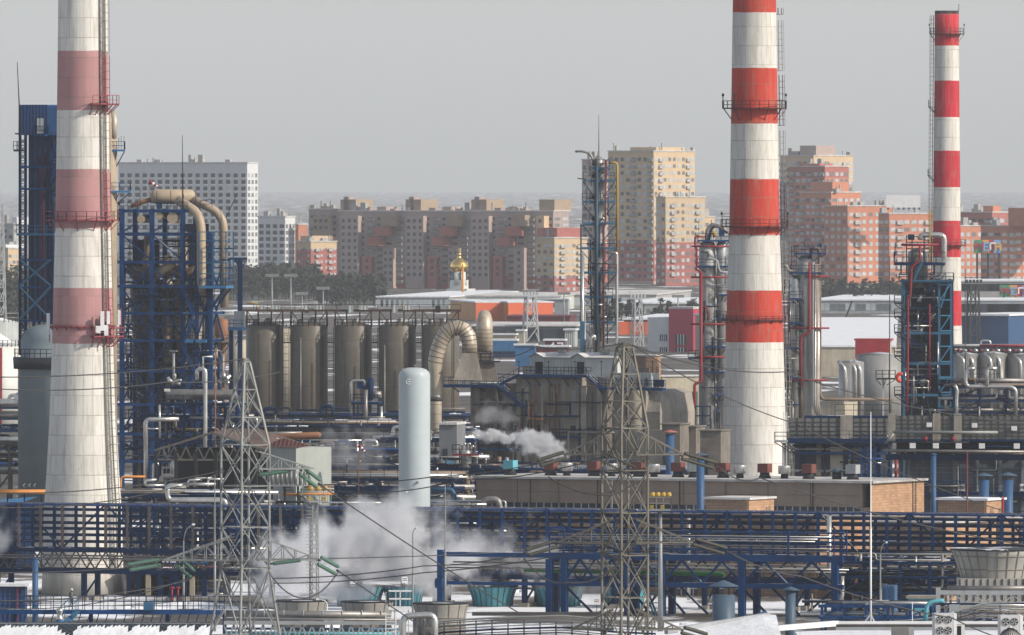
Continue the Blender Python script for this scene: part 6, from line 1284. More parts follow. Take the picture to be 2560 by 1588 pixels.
while py < 1030:
    b.bar((X(2350), -.2, z(py)), (X(2377), -.2, z(py)), .2)
    if i % 2: b.bar((X(2350), -.2, z(py)), (X(2376), -.2, z(py - 39)), .15)
    py += 39 if i % 2 else 38; i += 1
b.bar((X(2372), -.25, z(705)), (X(2352), -.25, z(770)), .16); t.part('ladder_bay', b, mat('light_steel_blue', (.06, .20, .34), .5, var=.2))
t.part('blue_arm', MB().box(X(2345), X(2400), -.6, .2, z(949), z(945)).box(X(2345), X(2405), -.6, .2, z(1018), z(1015)), TBLUE)
for i in range(8):
    py = 1015 - i * 40; stair(t, (X(2275 if i % 2 else 2335), 1.5 + (i % 2), z(py)), (X(2335 if i % 2 else 2275), 1.5 + (i % 2), z(py - 40)), m=DBLUE)
for py in (770, 860, 940): t.part('floor', MB().box(X(2264), X(2380), .4, D * .55, z(py) - .2, z(py)), DBLUE)
t.part('inner_column', MB().lathe(X(2308), 3.6, [(9 * s, 0), (9 * s, z(700))], 16), DARK)
t.part('upper_shell', MB().lathe(X(2295), 2, [(25 * s, z(720)), (25 * s, z(640)), (24 * s, z(632)), (12 * s, z(622)), (.02, z(619))], 28), SILD)
platform(t, X(2236), X(2362), -1.6, 3, z(656), DBLUE, DBLUE, thick=.5, h=1.7); platform(t, X(2248), X(2384), -1, 2, z(700), TBLUE, DBLUE)
b = MB()
for px in (2266, 2280, 2310, 2328): b.bar((X(px), -.4, z(656)), (X(px), -.4, z(588)), .18)
for py in (592, 606, 622): b.bar((X(2266), -.4, z(py)), (X(2330), -.4, z(py)), .16)
for px in (2252, 2266, 2335): b.bar((X(px), -1.2, z(686)), (X(px), -1.2, z(660)), .25)
b.bar((X(2246), -1.2, z(686)), (X(2336), -1.2, z(686)), .2); t.part('top_frame', b, DARK)
t.part('top_box', MB().box(X(2270), X(2286), -.3, 1, z(600), z(586)), BLUE)
t.part('silver_loop', MB().tube([(X(2300), -.6, z(600)), (X(2302), -.6, z(588)), (X(2346), -.6, z(587)), (X(2359), -.6, z(590)), (X(2361), -.6, z(604)), (X(2360), -.6, z(650)), (X(2356), -.6, z(686)), (X(2350), -.6, z(694)), (X(2334), -.6, z(696))], 6.6 * s, 14, bend=1.0), SILV)
t.part('red_ring_pipe', MB().tube([(X(2252), -1.8, z(612)), (X(2346), -1.8, z(612))], .2, 8), REDP); t.part('red_riser', MB().tube([(X(2299), -1.8, z(612)), (X(2299), -1.8, z(650)), (X(2278), -1.8, z(668)), (X(2275), -1.8, z(740)), (X(2269), -1.8, z(745)), (X(2268), -1.8, z(930)), (X(2266), -1.8, z(1030))], .2, 8, bend=.4), REDP); t.part('red_riser', MB().tube([(X(2324), -.5, z(760)), (X(2324), -.5, z(975))], .12, 8), REDP)
t.part('red_stub', MB().tube([(X(2256), -1.5, z(934)), (X(2243), -1.5, z(935)), (X(2242), -1.5, z(950)), (X(2252), -1.5, z(954))], .28, 8, bend=.6), mat('vivid_red_paint', (.62, .04, .02), .4, var=.1))
stair(t, (X(2285), -1.8, z(700)), (X(2304), -1.8, z(658)), m=TBLUE); b = MB()
t.part('yellow_pole', MB().bar((X(2324), -1, z(656)), (X(2325), -1, z(522)), .22), YELL)
for py in (756, 790, 829, 888, 985): platform(t, X(2236), X(2258), -1.4, 1, z(py), DARK, DARK, brace=(1, 0, 1.5))
t.part('davit_lamp', MB().tube([(X(2237), -1.5, z(640)), (X(2237), -1.5, z(606)), (X(2246), -1.5, z(604))], .08, 6, bend=.4), DARK)
for (px, py) in ((2330, 790), (2300, 825), (2305, 955), (2298, 745)): t.part('bright_pipe', MB().tube([(X(px), 1, z(py + 10)), (X(px + 6), 1, z(py - 8))], .35, 8), SILV)
clutter(t, X(2262), X(2345), -.2, 3, z(700), 60, 73, (DARK, DBLUE, SILD, SILV, DARK), .5, (.06, .16))
t = T('thin_mast', 'thin dark mast left of the blue stair tower', 'mast', 2224, 1900, 0); t.part('pole', MB().tube([(0, 0, 0), (0, 0, t.z(640))], [.16, .05], 6), DARK)
t = T('thin_mast', 'thin dark mast right of the blue stair tower', 'mast', 2413, 1900, 0); t.part('pole', MB().tube([(0, 0, 0), (0, 0, t.z(672))], [.16, .05], 6), DARK)
# ------------------------------------------------------------------ tanks and pipes at right
def tank(label, px, r_px, pyt, Y, m=SILD, cone=6, name='storage_tank', extra=None):
    t = T(name, label, 'tank', px, Y, 0, 'storage tanks'); s = K * Y
    t.part('shell', MB().lathe(0, 0, [(r_px * s, 0), (r_px * s, t.z(pyt))], 40), m); t.part('roof', MB().lathe(0, 0, [(r_px * s * 1.01, t.z(pyt)), (.02, t.z(pyt - cone))], 40), GREYP)
    if extra:
        for px_, a in extra: xx = t.x(px_); t.part('side_pipe', MB().tube([(xx, -r_px * s, 1), (xx, -r_px * s, t.z(pyt + 14)), (xx - 1.4, -r_px * s * .7, t.z(pyt - 2))], .35, 8, bend=1.6), SILV)
    return t
TG = mat('grey_tank_paint', (.27, .27, .265), .5, .1, var=.12, streak=.4, scol=(.14, .12, .11))
tank('wide grey tank below the red roofed shed', 2200, 58, 886, 2350, TG); tank('smaller silver tank with arched pipes left of the wide grey tank', 2128, 32, 905, 2300, mat('silver_tank_sheet', (.40, .39, .37), .4, .5, var=.15, streak=.5, scol=(.14, .11, .09)), extra=((2112, 0), (2138, 0), (2150, 0)))
for px, r_, pt, lab in ((2415, 34, 886, 'left of the three silver tanks at the right edge'), (2482, 36, 884, 'middle of the three silver tanks at the right edge'), (2556, 38, 888, 'last of the three silver tanks at the right edge')): tank(lab, px, r_, pt, 2400, SILD, extra=((px - 6, 0), (px + 16, 0)))
t = T('tank_top_gantry', 'dark and red pipe gantry above the three silver tanks', 'gantry', 2385, 2420, 0); L = t.x(2580)
rack(t, L, 5, [t.z(885), t.z(868)], 6, DARK, DARK, [(0, 5, .2, .5, (DARK, SILV, BEIGED)), (1, 4, .15, .35, (REDP, MAROON, RUST, SILV))], seed=75, cw=.25)
for i in range(14): t.part('valve_head', MB().tube([(L * i / 14 + .8, -.5, t.z(880)), (L * i / 14 + 1.3, -.5, t.z(874))], .5, 8), SILV if i % 2 else MAROON)
t = T('gantry_lamp', 'square railed lamp platform on a thin pole in front of the wide grey tank', 'lamp pole', 2208, 1960, 0); t.part('pole', MB().bar((0, 0, 0), (0, 0, t.z(945)), .3), GREYP); platform(t, t.x(2190), t.x(2238), -1.2, 1.2, t.z(945), DARK, DARK, h=1.3, brace=(0, 0, 1.2))
t = T('sheet_building', 'beige sheet building behind the grey screen fence', 'building', 2110, 2100, -20); t.part('wall', MB().box(t.x(2050), 0, 0, 8, 0, t.z(1004)), CREAMC); t.part('roof', MB().box(t.x(2049), .2, -.2, 8, t.z(1004), t.z(1001)), SNOWD)
t = T('pipe_unit', 'blue rack with bright silver pipes right of the stair tower', 'process unit', 2385, 1840, 0); s = K * 1840; X = t.x; z = t.z; L = X(2580)
rack(t, L, 6, [z(1030), z(1000), z(966)], 4.5, DBLUE, DBLUE, [(0, 5, .15, .35, PIPES), (1, 5, .1, .3, PIPES), (2, 3, .15, .3, PIPES)], cw=.35, seed=77)
t.part('big_header', MB().tube([(0, 2, z(951)), (L, 2, z(953))], 6 * s, 12), SILD)
t.part('silver_riser', MB().tube([(X(2437), -1, z(921)), (X(2415), -1, z(922)), (X(2413), -1, z(955)), (X(2418), -1, z(966)), (X(2528), -1, z(967)), (X(2539), -1, z(975)), (X(2539), -1, z(1045))], 5 * s, 12, bend=1.0), SILV)
t.part('silver_riser', MB().tube([(X(2492), -1.3, z(921)), (X(2470), -1.3, z(921)), (X(2467), -1.3, z(930)), (X(2466), -1.3, z(964))], 4.6 * s, 12, bend=1.0), SILV); t.part('silver_riser', MB().tube([(X(2386), -1.3, z(962)), (X(2393), -1.3, z(975)), (X(2391), -1.3, z(1000)), (X(2391), -1.3, z(1045))], 4.2 * s, 12, bend=1.0), SILV)
b = MB()
for px in (2420, 2433, 2448, 2470, 2486, 2500): b.bar((X(px), 0, z(948)), (X(px), 0, z(905 + px % 9)), .14)
for py in (920, 935): b.bar((X(2418), 0, z(py)), (X(2500), 0, z(py)), .1)
t.part('valve_frame', b, DARK); clutter(t, 0, L, -.8, 5, z(958), 40, 78, PIPES, .35, (.07, .2))
# ------------------------------------------------------------------ heater block with screens
t = T('screened_air_cooler', 'long grey panel screens on a dark blue deck below the column right of the chimney', 'air cooler', 1972, 1640, -6); s = K * 1640; X = t.x; z = lambda py, px=2100: t.z(py, px); D = 9
L1 = X(2222)
scr = MB()
for (a, b_) in ((1974, 2108), (2112, 2218)): scr.box(X(a), X(b_), 0, .15, z(1094), z(1046))
t.part('screen', scr, FENCEM); b = MB(); x_ = X(1974)
while x_ < L1 - .3: b.bar((x_, -.06, z(1094)), (x_, -.06, z(1046) + .25), .07); x_ += 1.15
for py in (1056, 1066, 1078, 1088): b.bar((X(1974), -.06, z(py)), (X(2218), -.06, z(py)), .06)
t.part('screen_frame', b, DARK)
for px in (2109, 2124): t.part('concrete_pier', MB().box(X(px) - .45, X(px) + .45, -.25, .6, z(1098), z(1040)), CONC)
t.part('deck', MB().box(X(1968), X(2230), -1.6, D, z(1108), z(1096)), DBLUE); t.part('beam', MB().box(X(1990), X(2215), -.5, .2, z(1136), z(1130)), BLUE); t.part('railing', MB().rail([(X(1970), -1.5, z(1096)), (X(2228), -1.5, z(1096))], 1.1, 1.5, .06), DARK)
for (a, b_, m) in ((2075, 2106, CREAMC), (1955, 1970, CREAMC), (2133, 2152, CONC), (2040, 2052, CONCD), (1998, 2010, DBLUE), (2190, 2200, DBLUE)): t.part('pier', MB().box(X(a), X(b_), .5, 1.6, 0, z(1108)), m)
t.part('back_wall', MB().box(X(1975), X(2220), D - .3, D, 0, z(1110)), HEATW); t.part('roof_railing', MB().rail([(X(2085), 2, z(1040)), (X(2225), 2, z(1040))], 1.6, 1.4, .08), DARK); t.part('roof_platform', MB().box(X(2010), X(2225), .2, 4, z(1046), z(1040)), DBLUE)
b = MB()
for i in range(8): b.bar((X(2153), -1.2, z(1200) + i * .85), (X(2190), -1.2, z(1200) + (i + 1) * .85), .12); b.bar((X(2190), -1.2, z(1200) + i * .85), (X(2153), -1.2, z(1200) + (i + 1) * .85), .12)
for px in (2153, 2171, 2190): b.bar((X(px), -1.2, 0), (X(px), -1.2, z(1115)), .2)
t.part('lattice', b, BLUE); clutter(t, X(1975), X(2225), -1, 3, z(1115), 40, 79, PDARK + (SILV, BLUE), .4, (.06, .2))
t.part('white_ladder', MB().bar((X(1962), -1.8, z(1240)), (X(1962), -1.8, z(1030)), .1).bar((X(1969), -1.8, z(1240)), (X(1969), -1.8, z(1030)), .1), WHITEP)
platform(t, X(1940), X(1972), -3, -1.6, z(1100), GREYP, DARK, brace=(2, 0, 2))
t = T('furnace_block', 'long blue grey furnace block with white lamp boxes and number plates at right', 'furnace', 2236, 1560, -8); s = K * 1560; X = t.x; z = lambda py, px=2400: t.z(py, px); D = 12; L2 = X(2590)
t.part('wall', MB().box(X(2262), L2, 1.5, D, 0, z(1150)), HEATW); b = MB()
for px in range(2266, 2590, 57): b.box(X(px), X(px + 8), 1.2, 1.5, 0, z(1150))
for py in (1170, 1182): b.box(X(2262), L2, 1.42, 1.5, z(py) - .1, z(py))
t.part('wall_posts', b, mat('pale_blue_grey_post', (.15, .17, .19), .7, var=.2))
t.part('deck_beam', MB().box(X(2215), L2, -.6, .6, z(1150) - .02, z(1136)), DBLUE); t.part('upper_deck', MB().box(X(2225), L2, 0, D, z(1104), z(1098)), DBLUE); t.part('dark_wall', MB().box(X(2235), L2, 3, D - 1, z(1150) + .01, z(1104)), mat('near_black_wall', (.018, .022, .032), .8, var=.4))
b = MB().box(X(2236), L2, .3, .45, z(1098) + .01, z(1040)); t.part('screen', b, FENCEM); b = MB(); x_ = X(2238)
while x_ < L2: b.bar((x_, .24, z(1100)), (x_, .24, z(1038)), .07); b.box(x_ - .12, x_ + .12, .2, .35, z(1040), z(1037)); x_ += .95
for py in (1050, 1060, 1070, 1080, 1090): b.bar((X(2236), .24, z(py)), (L2, .24, z(py)), .06)
t.part('screen_frame', b, mat('mesh_wire', (.07, .07, .07), .6, var=.3))
for px in (2229, 2341, 2394): t.part('concrete_pier', MB().box(X(px) - .5, X(px) + .5, -.1, .28, z(1104), z(1034)), CONC)
t.part('long_grey_pipe', MB().tube([(X(2235), -.8, z(1081)), (X(2496), -.8, z(1081))], .22, 8), GALV); t.part('long_grey_pipe', MB().tube([(X(2208), -1.0, z(1127)), (L2, -1.0, z(1129))], .2, 8), SILD); t.part('slanted_pipe', MB().tube([(X(2216), -1, z(1110)), (X(2236), -1, z(1084))], .18, 8), GALV)
for px in (2283, 2341, 2398, 2456, 2543): t.part('lamp_box', MB().box(X(px - 7), X(px + 7), -.9, -.5, z(1121), z(1108)), WHITEP)
for px, py in ((2324, 1063), (2437, 1064), (2536, 1071)): t.part('lamp_box', MB().box(X(px - 7), X(px + 6), -.3, .1, z(py + 5), z(py - 6)), WHITEP)
for px in (2315, 2384): t.part('red_valve', MB().tube([(X(px), -.7, z(1102)), (X(px), -.7, z(1092))], .28, 8), REDP)
t.part('red_chain', MB().tube([(X(2242), -1, z(1200)), (X(2242), -1, z(1150))], .22, 6), REDP); t.part('lower_beam', MB().box(X(2262), L2, .2, 1.1, z(1242), z(1229)), DBLUE); t.part('railing', MB().rail([(X(2262), .1, z(1229)), (L2, .1, z(1229))], 1.0, 3, .06), DARK)
def plate(px, lab):
    o = t.part('number_plate', MB().box(X(px - 8), X(px + 9), -.12, .02, z(1227, px), z(1210, px)), WHITEP, label=lab); b = MB(); s_ = .075; x0 = X(px - 6.5); zt = z(1214, px)
    for c, gl in enumerate((['###', '#.#', '#.#', '#.#', '#.#'], ['...', '...', '###', '...', '...'], ['.#', '##', '.#', '.#', '.#'], ['###', '#.#', '#.#', '#.#', '###'], ['###', '..#', '###', '#..', '###'], ['..#', '.#.', '.#.', '#..', '#..'], ['.#', '##', '.#', '.#', '.#'])):
        for j, r_ in enumerate(gl):
            for i, ch in enumerate(r_):
                if ch == '#': b.box(x0 + i * s_ * .55, x0 + (i + 1) * s_ * .55, -.16, -.125, zt - (j + 1) * s_ * 1.4, zt - j * s_ * 1.4)
        x0 += s_ * .55 * (len(gl[0]) + .8)
    t.part('lettering', b, BLACK, o)
plate(2403, 'white plate with dark number'); plate(2558, 'white plate with dark number at the edge')
clutter(t, X(2225), L2, -.9, -.2, z(1105), 24, 80, PDARK, .3, (.05, .14)); clutter(t, X(2225), L2, 1, 2.6, z(1128), 24, 81, (DARK, SILV, SILD, BEIGED), .3, (.07, .2))
# mushroom vents and stacks
def stack(label, px, py_top, py_bot, r_px, Y, m, cap=None, capm=None, cone=9, gap=6, struts=True, name='vent_stack', to_ground=True):
    t = T(name, label, 'vent stack', px, Y, 0, 'blue vent stacks', z0=0 if to_ground else H - (py_bot - HY) * K * Y); s = K * Y; r = r_px * s
    t.part('pipe', MB().lathe(0, 0, [(r, 0), (r, t.z(py_top))], 24), m)
    if cap:
        c = cap * s; zc = t.z(py_top - gap); t.part('cap', MB().lathe(0, 0, [(c, zc), (c * .98, zc + .05), (.02, zc + cone * s)], 24), capm or m)
        if struts:
            b = MB()
            for a in range(0, 360, 60): b.bar((r * .9 * math.cos(R(a)), r * .9 * math.sin(R(a)), t.z(py_top) - .1), (r * .95 * math.cos(R(a)), r * .95 * math.sin(R(a)), zc + .1), .1)
            t.part('struts', b, DARK)
    return t
stack('slim blue stack with a small cap before the furnace block', 2334, 1137, 1285, 6.5, 1500, STACKB, 9, cone=5, gap=0)
stack('blue mushroom stack, left of the two at the furnace', 2460, 1200, 1260, 12.5, 1460, STACKB, 24, STACKG, cone=8, gap=10)
stack('blue mushroom stack, right of the two at the furnace', 2520, 1200, 1300, 12.5, 1450, STACKB, 24, STACKG, cone=8, gap=11)
stack('blue stack with rusty pink cap behind the workshop roof', 1675, 1085, 1195, 11, 1500, STACKB, 20, mat('faded_red_cap', (.36, .13, .11), .7, var=.2), cone=7, gap=4)
stack('tall blue grey stack with flat cap standing before the workshop', 1751, 1142, 1285, 10, 1425, STACKB, 19, STACKG, cone=6, gap=4)
stack('slim grey stack beside the brick huts', 1722, 1275, 1400, 4, 1385, SILV, 5, cone=3, gap=0, struts=False)
stack('fat grey blue stack with a wide umbrella cap before the blue trusses', 1809, 1487, 1550, 28.5, 1200, STACKG, 38, STACKG, cone=16, gap=21)
stack('grey blue stack with cone cap before the blue trusses', 1976, 1477, 1560, 13, 1190, STACKG, 23, STACKG, cone=10, gap=1, struts=False)
stack('dark blue roof stack with cone cap at the bottom edge', 1908, 1567, 1620, 32, 1120, STACKB, 40, STACKB, cone=17, gap=22)
stack('blue grey stack rising over the walkway at left', 88, 1398, 1515, 7.5, 1270, STACKB, 9, cone=3, gap=0, struts=False)
stack('small red mushroom vent at the corner of the brick hut', 2507, 1246, 1300, 3.5, 1386, REDP, 7, REDP, cone=4, gap=1, struts=False)
stack('thin dark red pole before the slit windowed hut', 2418, 1130, 1300, 2, 1350, MAROON)
# ------------------------------------------------------------------ main pipe bridge across the whole view
t = T('pipe_bridge', 'long double deck pipe bridge crossing the whole plant from the left edge to right', 'pipe bridge', -60, 1388, -21, None); X = t.x; s = K * 1385
LX = X(2620, 0); D = 4.2
zt = t.z(1261, 300); zd = t.z(1372, 300); n_ = 48
xs = [LX * i / n_ for i in range(n_ + 1)]
BR = mat('weathered_bridge_steel', (.10, .085, .085), .7, var=.5, streak=.6, scol=(.10, .045, .03), snow=.45)
zz = lambda x: 0.0
def colm(i): 
    px = 1280 + (t.X0 + xs[i] * t.ca) / (K * (t.Y0 + xs[i] * t.sa)); return BR if px < 560 else (GALVD if 640 < px < 1060 else BLUE)
for y in (0, D):
    for i in range(0, n_ + 1):
        t.part('post', MB().box(xs[i] - .16, xs[i] + .16, y - .16, y + .16, zd, zt), colm(i) if y == 0 else DBLUE)
for z_, m, w_ in ((zt, BLUE, .26), (zd, DBLUE, .5)):
    for y in (0, D): t.part('chord', MB().box(-.5, LX + .5, y - w_ / 2, y + w_ / 2, z_ - w_, z_ + .003), mat('snowy_blue_chord', (.014, .05, .17), .5, var=.3, snow=.62) if z_ == zt else m)
lv = [zd + (zt - zd) * u for u in (.14, .29, .43, .56, .72, .86)]
for z_ in lv: t.part('ledger', MB().box(0, LX, -.1, .1, z_ - .11, z_ + .11), DBLUE); t.part('ledger', MB().box(0, LX, D - .1, D + .1, z_ - .11, z_ + .11), DBLUE)
b = MB()
for i in range(n_):
    if i % 4 == 0: b.bar((xs[i], -.05, zd), (xs[min(n_, i + 2)], -.05, zt), .2)
    if i % 4 == 2: b.bar((xs[i], -.05, zt), (xs[min(n_, i + 2)], -.05, zd), .2)
    b.bar((xs[i], 0, zt - .1), (xs[i], D, zt - .1), .16); b.bar((xs[i], 0, zd - .1), (xs[i], D, zd - .1), .2)
t.part('brace', b, DBLUE)
r_ = random.Random(99)
for z_ in lv:
    for k_ in range(2):
        r = r_.uniform(.07, .16); y = .5 + (D - 1) * k_ / 3; a = r_.uniform(LX * .14, LX * .4); e = LX if r_.random() < .5 else r_.uniform(LX * .6, LX)
        t.part('pipe', MB().tube([(a, y, z_ + r + .12), (e, y, z_ + r + .12)], r, 6), r_.choice((SILD, DARK, DBLUE, DARK, DBLUE, DBLUE, BLUE)))
# under-truss with walkway
zu = t.z(1424, 300); b = MB()
for i in range(n_):
    xm = (xs[i] + xs[i + 1]) / 2; b.bar((xs[i], 0, zd - .4), (xm, 0, zu), .16); b.bar((xm, 0, zu), (xs[i + 1], 0, zd - .4), .16)
    b.bar((xs[i], D, zd - .4), (xm, D, zu), .14); b.bar((xm, D, zu), (xs[i + 1], D, zd - .4), .14)
t.part('truss', b, BR)
for y in (0, D): t.part('chord', MB().box(-.5, LX + .5, y - .28, y + .28, zu - .55, zu), DBLUE)
t.part('walkway_railing', MB().rail([(0, 1.2, zu + .05), (LX, 1.2, zu + .05)], 1.6, 1.2, .05, (1.0, .6, .3)), BR)
for k_, z_ in enumerate((zd - .9, zd - 1.2)): t.part('pipe', MB().tube([(0, -.5, z_), (LX, -.5, z_)], .09 + .05 * k_, 6), SILD)
for i in range(1, n_, 4):
    if 6 < i < 8: continue
    for y in (0, D): t.part('leg', MB().box(xs[i] - .28, xs[i] + .28, y - .28, y + .28, 0, zu - .55), DBLUE)
    t.part('leg_brace', MB().bar((xs[i], 0, .5), (xs[i] + .05, D, zu - 1), .18), DBLUE)
    t.part('footing', MB().box(xs[i] - .6, xs[i] + .6, -.6, D + .6, -.1, .5), CONC)
# ------------------------------------------------------------------ heavy blue portal trusses in front
t = T('blue_portal_bridge', 'heavy bright blue truss bridge on tall legs at right of centre', 'pipe bridge', 1102, 1345, -21); X = t.x; s = K * 1330
z = lambda py, px=1750: t.z(py, px); D = 4.5; x0 = 0; xa = X(1374); xe = X(2108)
t.part('post', MB().box(-.35, .35, -.35, .35, 0, z(1374, 1102)), BLUE); t.part('collar', MB().lathe(0, 0, [(.7, z(1470, 1102)), (.8, z(1463, 1102)), (.8, z(1452, 1102)), (.7, z(1446, 1102))], 6, False), BLUE)
zz1 = z(1383, 1400)
t.part('top_beam', MB().box(.36, xa, -.3, .3, zz1 - .55, zz1), BLUE); t.part('low_beam', MB().box(.36, xa, -.2, .2, z(1463, 1250) , z(1463, 1250) + .4), BLUE)
t.part('top_beam', MB().box(xa + .003, xe, -.35, .35, zz1 - .7, zz1 + .05), BLUE); t.part('top_beam', MB().box(xa, xe, D - .35, D + .35, zz1 - .7, zz1), BLUE)
zl = z(1463, 1750); t.part('low_beam', MB().box(xa, xe, -.28, .28, zl - .3, zl + .3), BLUE); t.part('low_beam', MB().box(xa, xe, D - .28, D + .28, zl - .3, zl + .3), DBLUE)
for px in (1374, 1411, 1570, 1655, 1855, 2088): t.part('leg', MB().box(X(px) - .38, X(px) + .38, -.38, .38, 0, zz1 - .7), BLUE)
for px in (1390, 1590, 1680, 1892, 2120): t.part('leg', MB().box(X(px, D) - .36, X(px, D) + .36, D - .36, D + .36, 0, zz1 - .7), DBLUE)
b = MB(); nodes = [1411, 1450, 1490, 1530, 1570, 1612, 1655, 1705, 1755, 1805, 1855, 1910, 1970, 2030, 2088]
for i in range(0, len(nodes) - 1):
    a, c = X(nodes[i]), X(nodes[i + 1])
    if i % 2 == 0: b.bar((a, 0, zl + .2), (c, 0, zz1 - .7), .24)
    else: b.bar((a, 0, zz1 - .7), (c, 0, zl + .2), .24)
t.part('diagonals', b, BLUE); b = MB()
for a, c in ((1411, 1480), (1570, 1500), (1570, 1625), (1655, 1610), (1855, 1780), (1700, 1770), (1655, 1712), (1855, 1920), (2088, 2010), (1930, 2000)): b.bar((X(a), 0, zl - .2), (X(c), 0, .3), .24)
t.part('lower_diagonals', b, DBLUE); b = MB()
for i in range(len(nodes) - 1): b.bar((X(nodes[i], D), D, zl), (X(nodes[i + 1], D), D, zz1 - .7), .2); b.bar((X(nodes[i], D), D, zz1 - .7), (X(nodes[i + 1], D), D, zl), .14)
t.part('rear_diagonals', b, DBLUE)
t.part('green_pipe', MB().tube([(X(1300), 1.5, z(1426, 1300)), (X(1790), 1.5, z(1437, 1790)), (X(1800), 1.5, z(1440, 1800))], .27, 10), GRNP)
for i, m in enumerate((SILD, SILV, GALVD)): t.part('pipe', MB().tube([(X(1110), 1 + i, zz1 - 1.9 + i * .3), (xe, 1 + i, zz1 - 1.9 + i * .3)], .1, 7), m)
t.part('deck_railing', MB().rail([(xa + .1, -.3, zz1 + .06), (X(1412), -.3, zz1 + .06)], 3.0, 1.5, .16, (1, .7, .35)), BLUE)
for a, b_ in ((1972, 1974), (2087, 2119)): t.part('deck_railing', MB().rail([(X(a), -.3, zz1 + .06), (X(b_), -.3, zz1 + .06)], 3.0, 1.3, .14, (1,)), BLUE)
b = MB()
for u in (.25, .5, .75, 1.0, 1.3): b.box(xa, xe, .4, .6, zz1 + u * 2.0, zz1 + u * 2.0 + .22)
t.part('cable_tray', b, BLUE); locs = [(X(px, .5), .5, zz1) for px in range(1430, 2100, 56)]; t.copies('tray_post', MB().box(-.15, .15, -.12, .12, 0, 2.9), BLUE, locs)
for i in range(9): t.part('cable_bundle', MB().tube([(xa + 1, .1 + rnd.random() * .7, zz1 + .3 + i * .28), (xe - 1 - rnd.random() * 6, .1 + rnd.random() * .7, zz1 + .3 + i * .28)], .07, 5), rnd.choice((SILD, DARK, SILV, DBLUE)))
t.part('stair', MB().bar((X(1640), -.5, 0), (X(1610), -.5, zl), .2).bar((X(1640), .4, 0), (X(1610), .4, zl), .2), TBLUE)
for i in range(9): t.part('stair_flight', MB().box(X(1632) - .8, X(1632) + .8, -.9, -.2, i * 1.1 + .4, i * 1.1 + .5), TBLUE)
# signs and hangers on the rack
for px, py, lab in ((1492, 1503, 'white warning board behind the right pylon foot'), (1012, 1450, 'pale warning board under the pale vessel'), (76, 1479, 'white notice board at the blue hut on the left')):
    t2 = T('notice_board', lab, 'sign', px, 1335, 0, 'white notice boards', z0=H - (py + 8 - HY) * K * 1335); t2.part('board', MB().box(-.35, .35, -.05, 0, 0, .75), WHITEP); t2.part('stripes', MB().box(-.25, .25, -.08, -.052, .5, .56).box(-.25, .25, -.08, -.052, .3, .36), MAROON); t2.part('post', MB().bar((0, .05, -2.5), (0, .05, .7), .08), DARK)
# ------------------------------------------------------------------ cooling fans
def fan(label, px, pyt, pyb, wt, wb, Y, m, ribs=22, grid=False, group='teal fan stacks', steam=0):
    t = T('cooling_fan_stack', label, 'fan stack', px, Y, 0, group, z0=0); s = K * Y; zt = t.z(pyt); zb = max(0, t.z(pyb)); prof = []
    for i in range(9): u = i / 8; prof.append(((wb + (wt - wb) * u ** 1.9) * s, zb + (zt - zb) * u))
    n = 48; o = MB(); o.lathe(0, 0, prof + [(prof[-1][0] * .97, zt)] + [(r * .96, z_) for r, z_ in reversed(prof)][1:], n); t.part('shell', o, m)
    b = MB()
    for j in range(ribs):
        a = 2 * math.pi * j / ribs + .1
        P = [Vector((r * 1.005 * math.cos(a), r * 1.005 * math.sin(a), z_)) for r, z_ in prof]
        for u, v in zip(P, P[1:]): b.bar(u, v, .09)
    t.part('ribs', b, mat('dark_rib', (.04, .06, .07), .6, var=.2) if not grid else mat('pale_rib', (.22, .20, .17), .6, var=.2))
    if grid:
        for u in grid:
            i = int(u * 8); r, z_ = prof[i]; t.part('hoop', MB().tube([(r * 1.01 * math.cos(a * math.pi / 20), r * 1.01 * math.sin(a * math.pi / 20), z_) for a in range(41)], .05, 5), MATS['pale_rib'])
    t.part('rim', MB().lathe(0, 0, [(wt * s * 1.0, zt - .12), (wt * s * 1.03, zt), (wt * s * .98, zt + .05)], n), DARK)
    if zb > .3: t.part('base', MB().lathe(0, 0, [(wb * s * 1.05, 0), (wb * s * 1.05, zb - .01)], 32), CONCD)
    t.part('hub', MB().lathe(0, 0, [(.9, zb + .5), (.9, zb + 1.4), (.3, zb + 1.6)], 14), DARK); return t
for px, lab, w_ in ((897, 'first teal fan stack from the left, wrapped in steam', 68), (1010, 'second teal fan stack from the left, mostly behind steam', 55), (1232, 'third teal fan stack, clear of the steam with rusty patch', 63), (1397, 'fourth teal fan stack behind the blue portal legs', 68), (1560, 'fifth teal fan stack behind the right pylon', 62)):
    fan(lab, px, 1464, 1535, w_, w_ * .78, 1365, TEAL)
GR2 = 'cream panel fan stacks in front of the teal ones'
fan('cream panel fan stack right beside the left pylon foot', 752, 1501, 1555, 67, 58, 1275, GREYF, 14, (.4,), GR2); fan('cream panel fan stack in the middle of the front row', 918, 1503, 1560, 66, 58, 1270, GREYF, 14, (.4,), GR2); fan('cream panel fan stack left of the blue post', 1102, 1507, 1565, 70, 60, 1265, GREYF, 14, (.4,), GR2)
fan('big grey gridded fan housing at the right edge', 2492, 1372, 1505, 116, 84, 1215, GREYF, 26, (.13, .38, .63, .88), None)
t = T('cooler_base_wall', 'ribbed grey base wall under the big fan housing', 'wall', 2400, 1213, 0); t.part('wall', MB().box(t.x(2394), t.x(2600), -3.2, 3, 0, t.z(1445)), GREYF)
b = MB(); x_ = t.x(2396)
while x_ < t.x(2596): b.box(x_, x_ + .1, -3.3, -3.2, t.z(1500), t.z(1445)); x_ += .75
t.part('ribs', b, DARK)
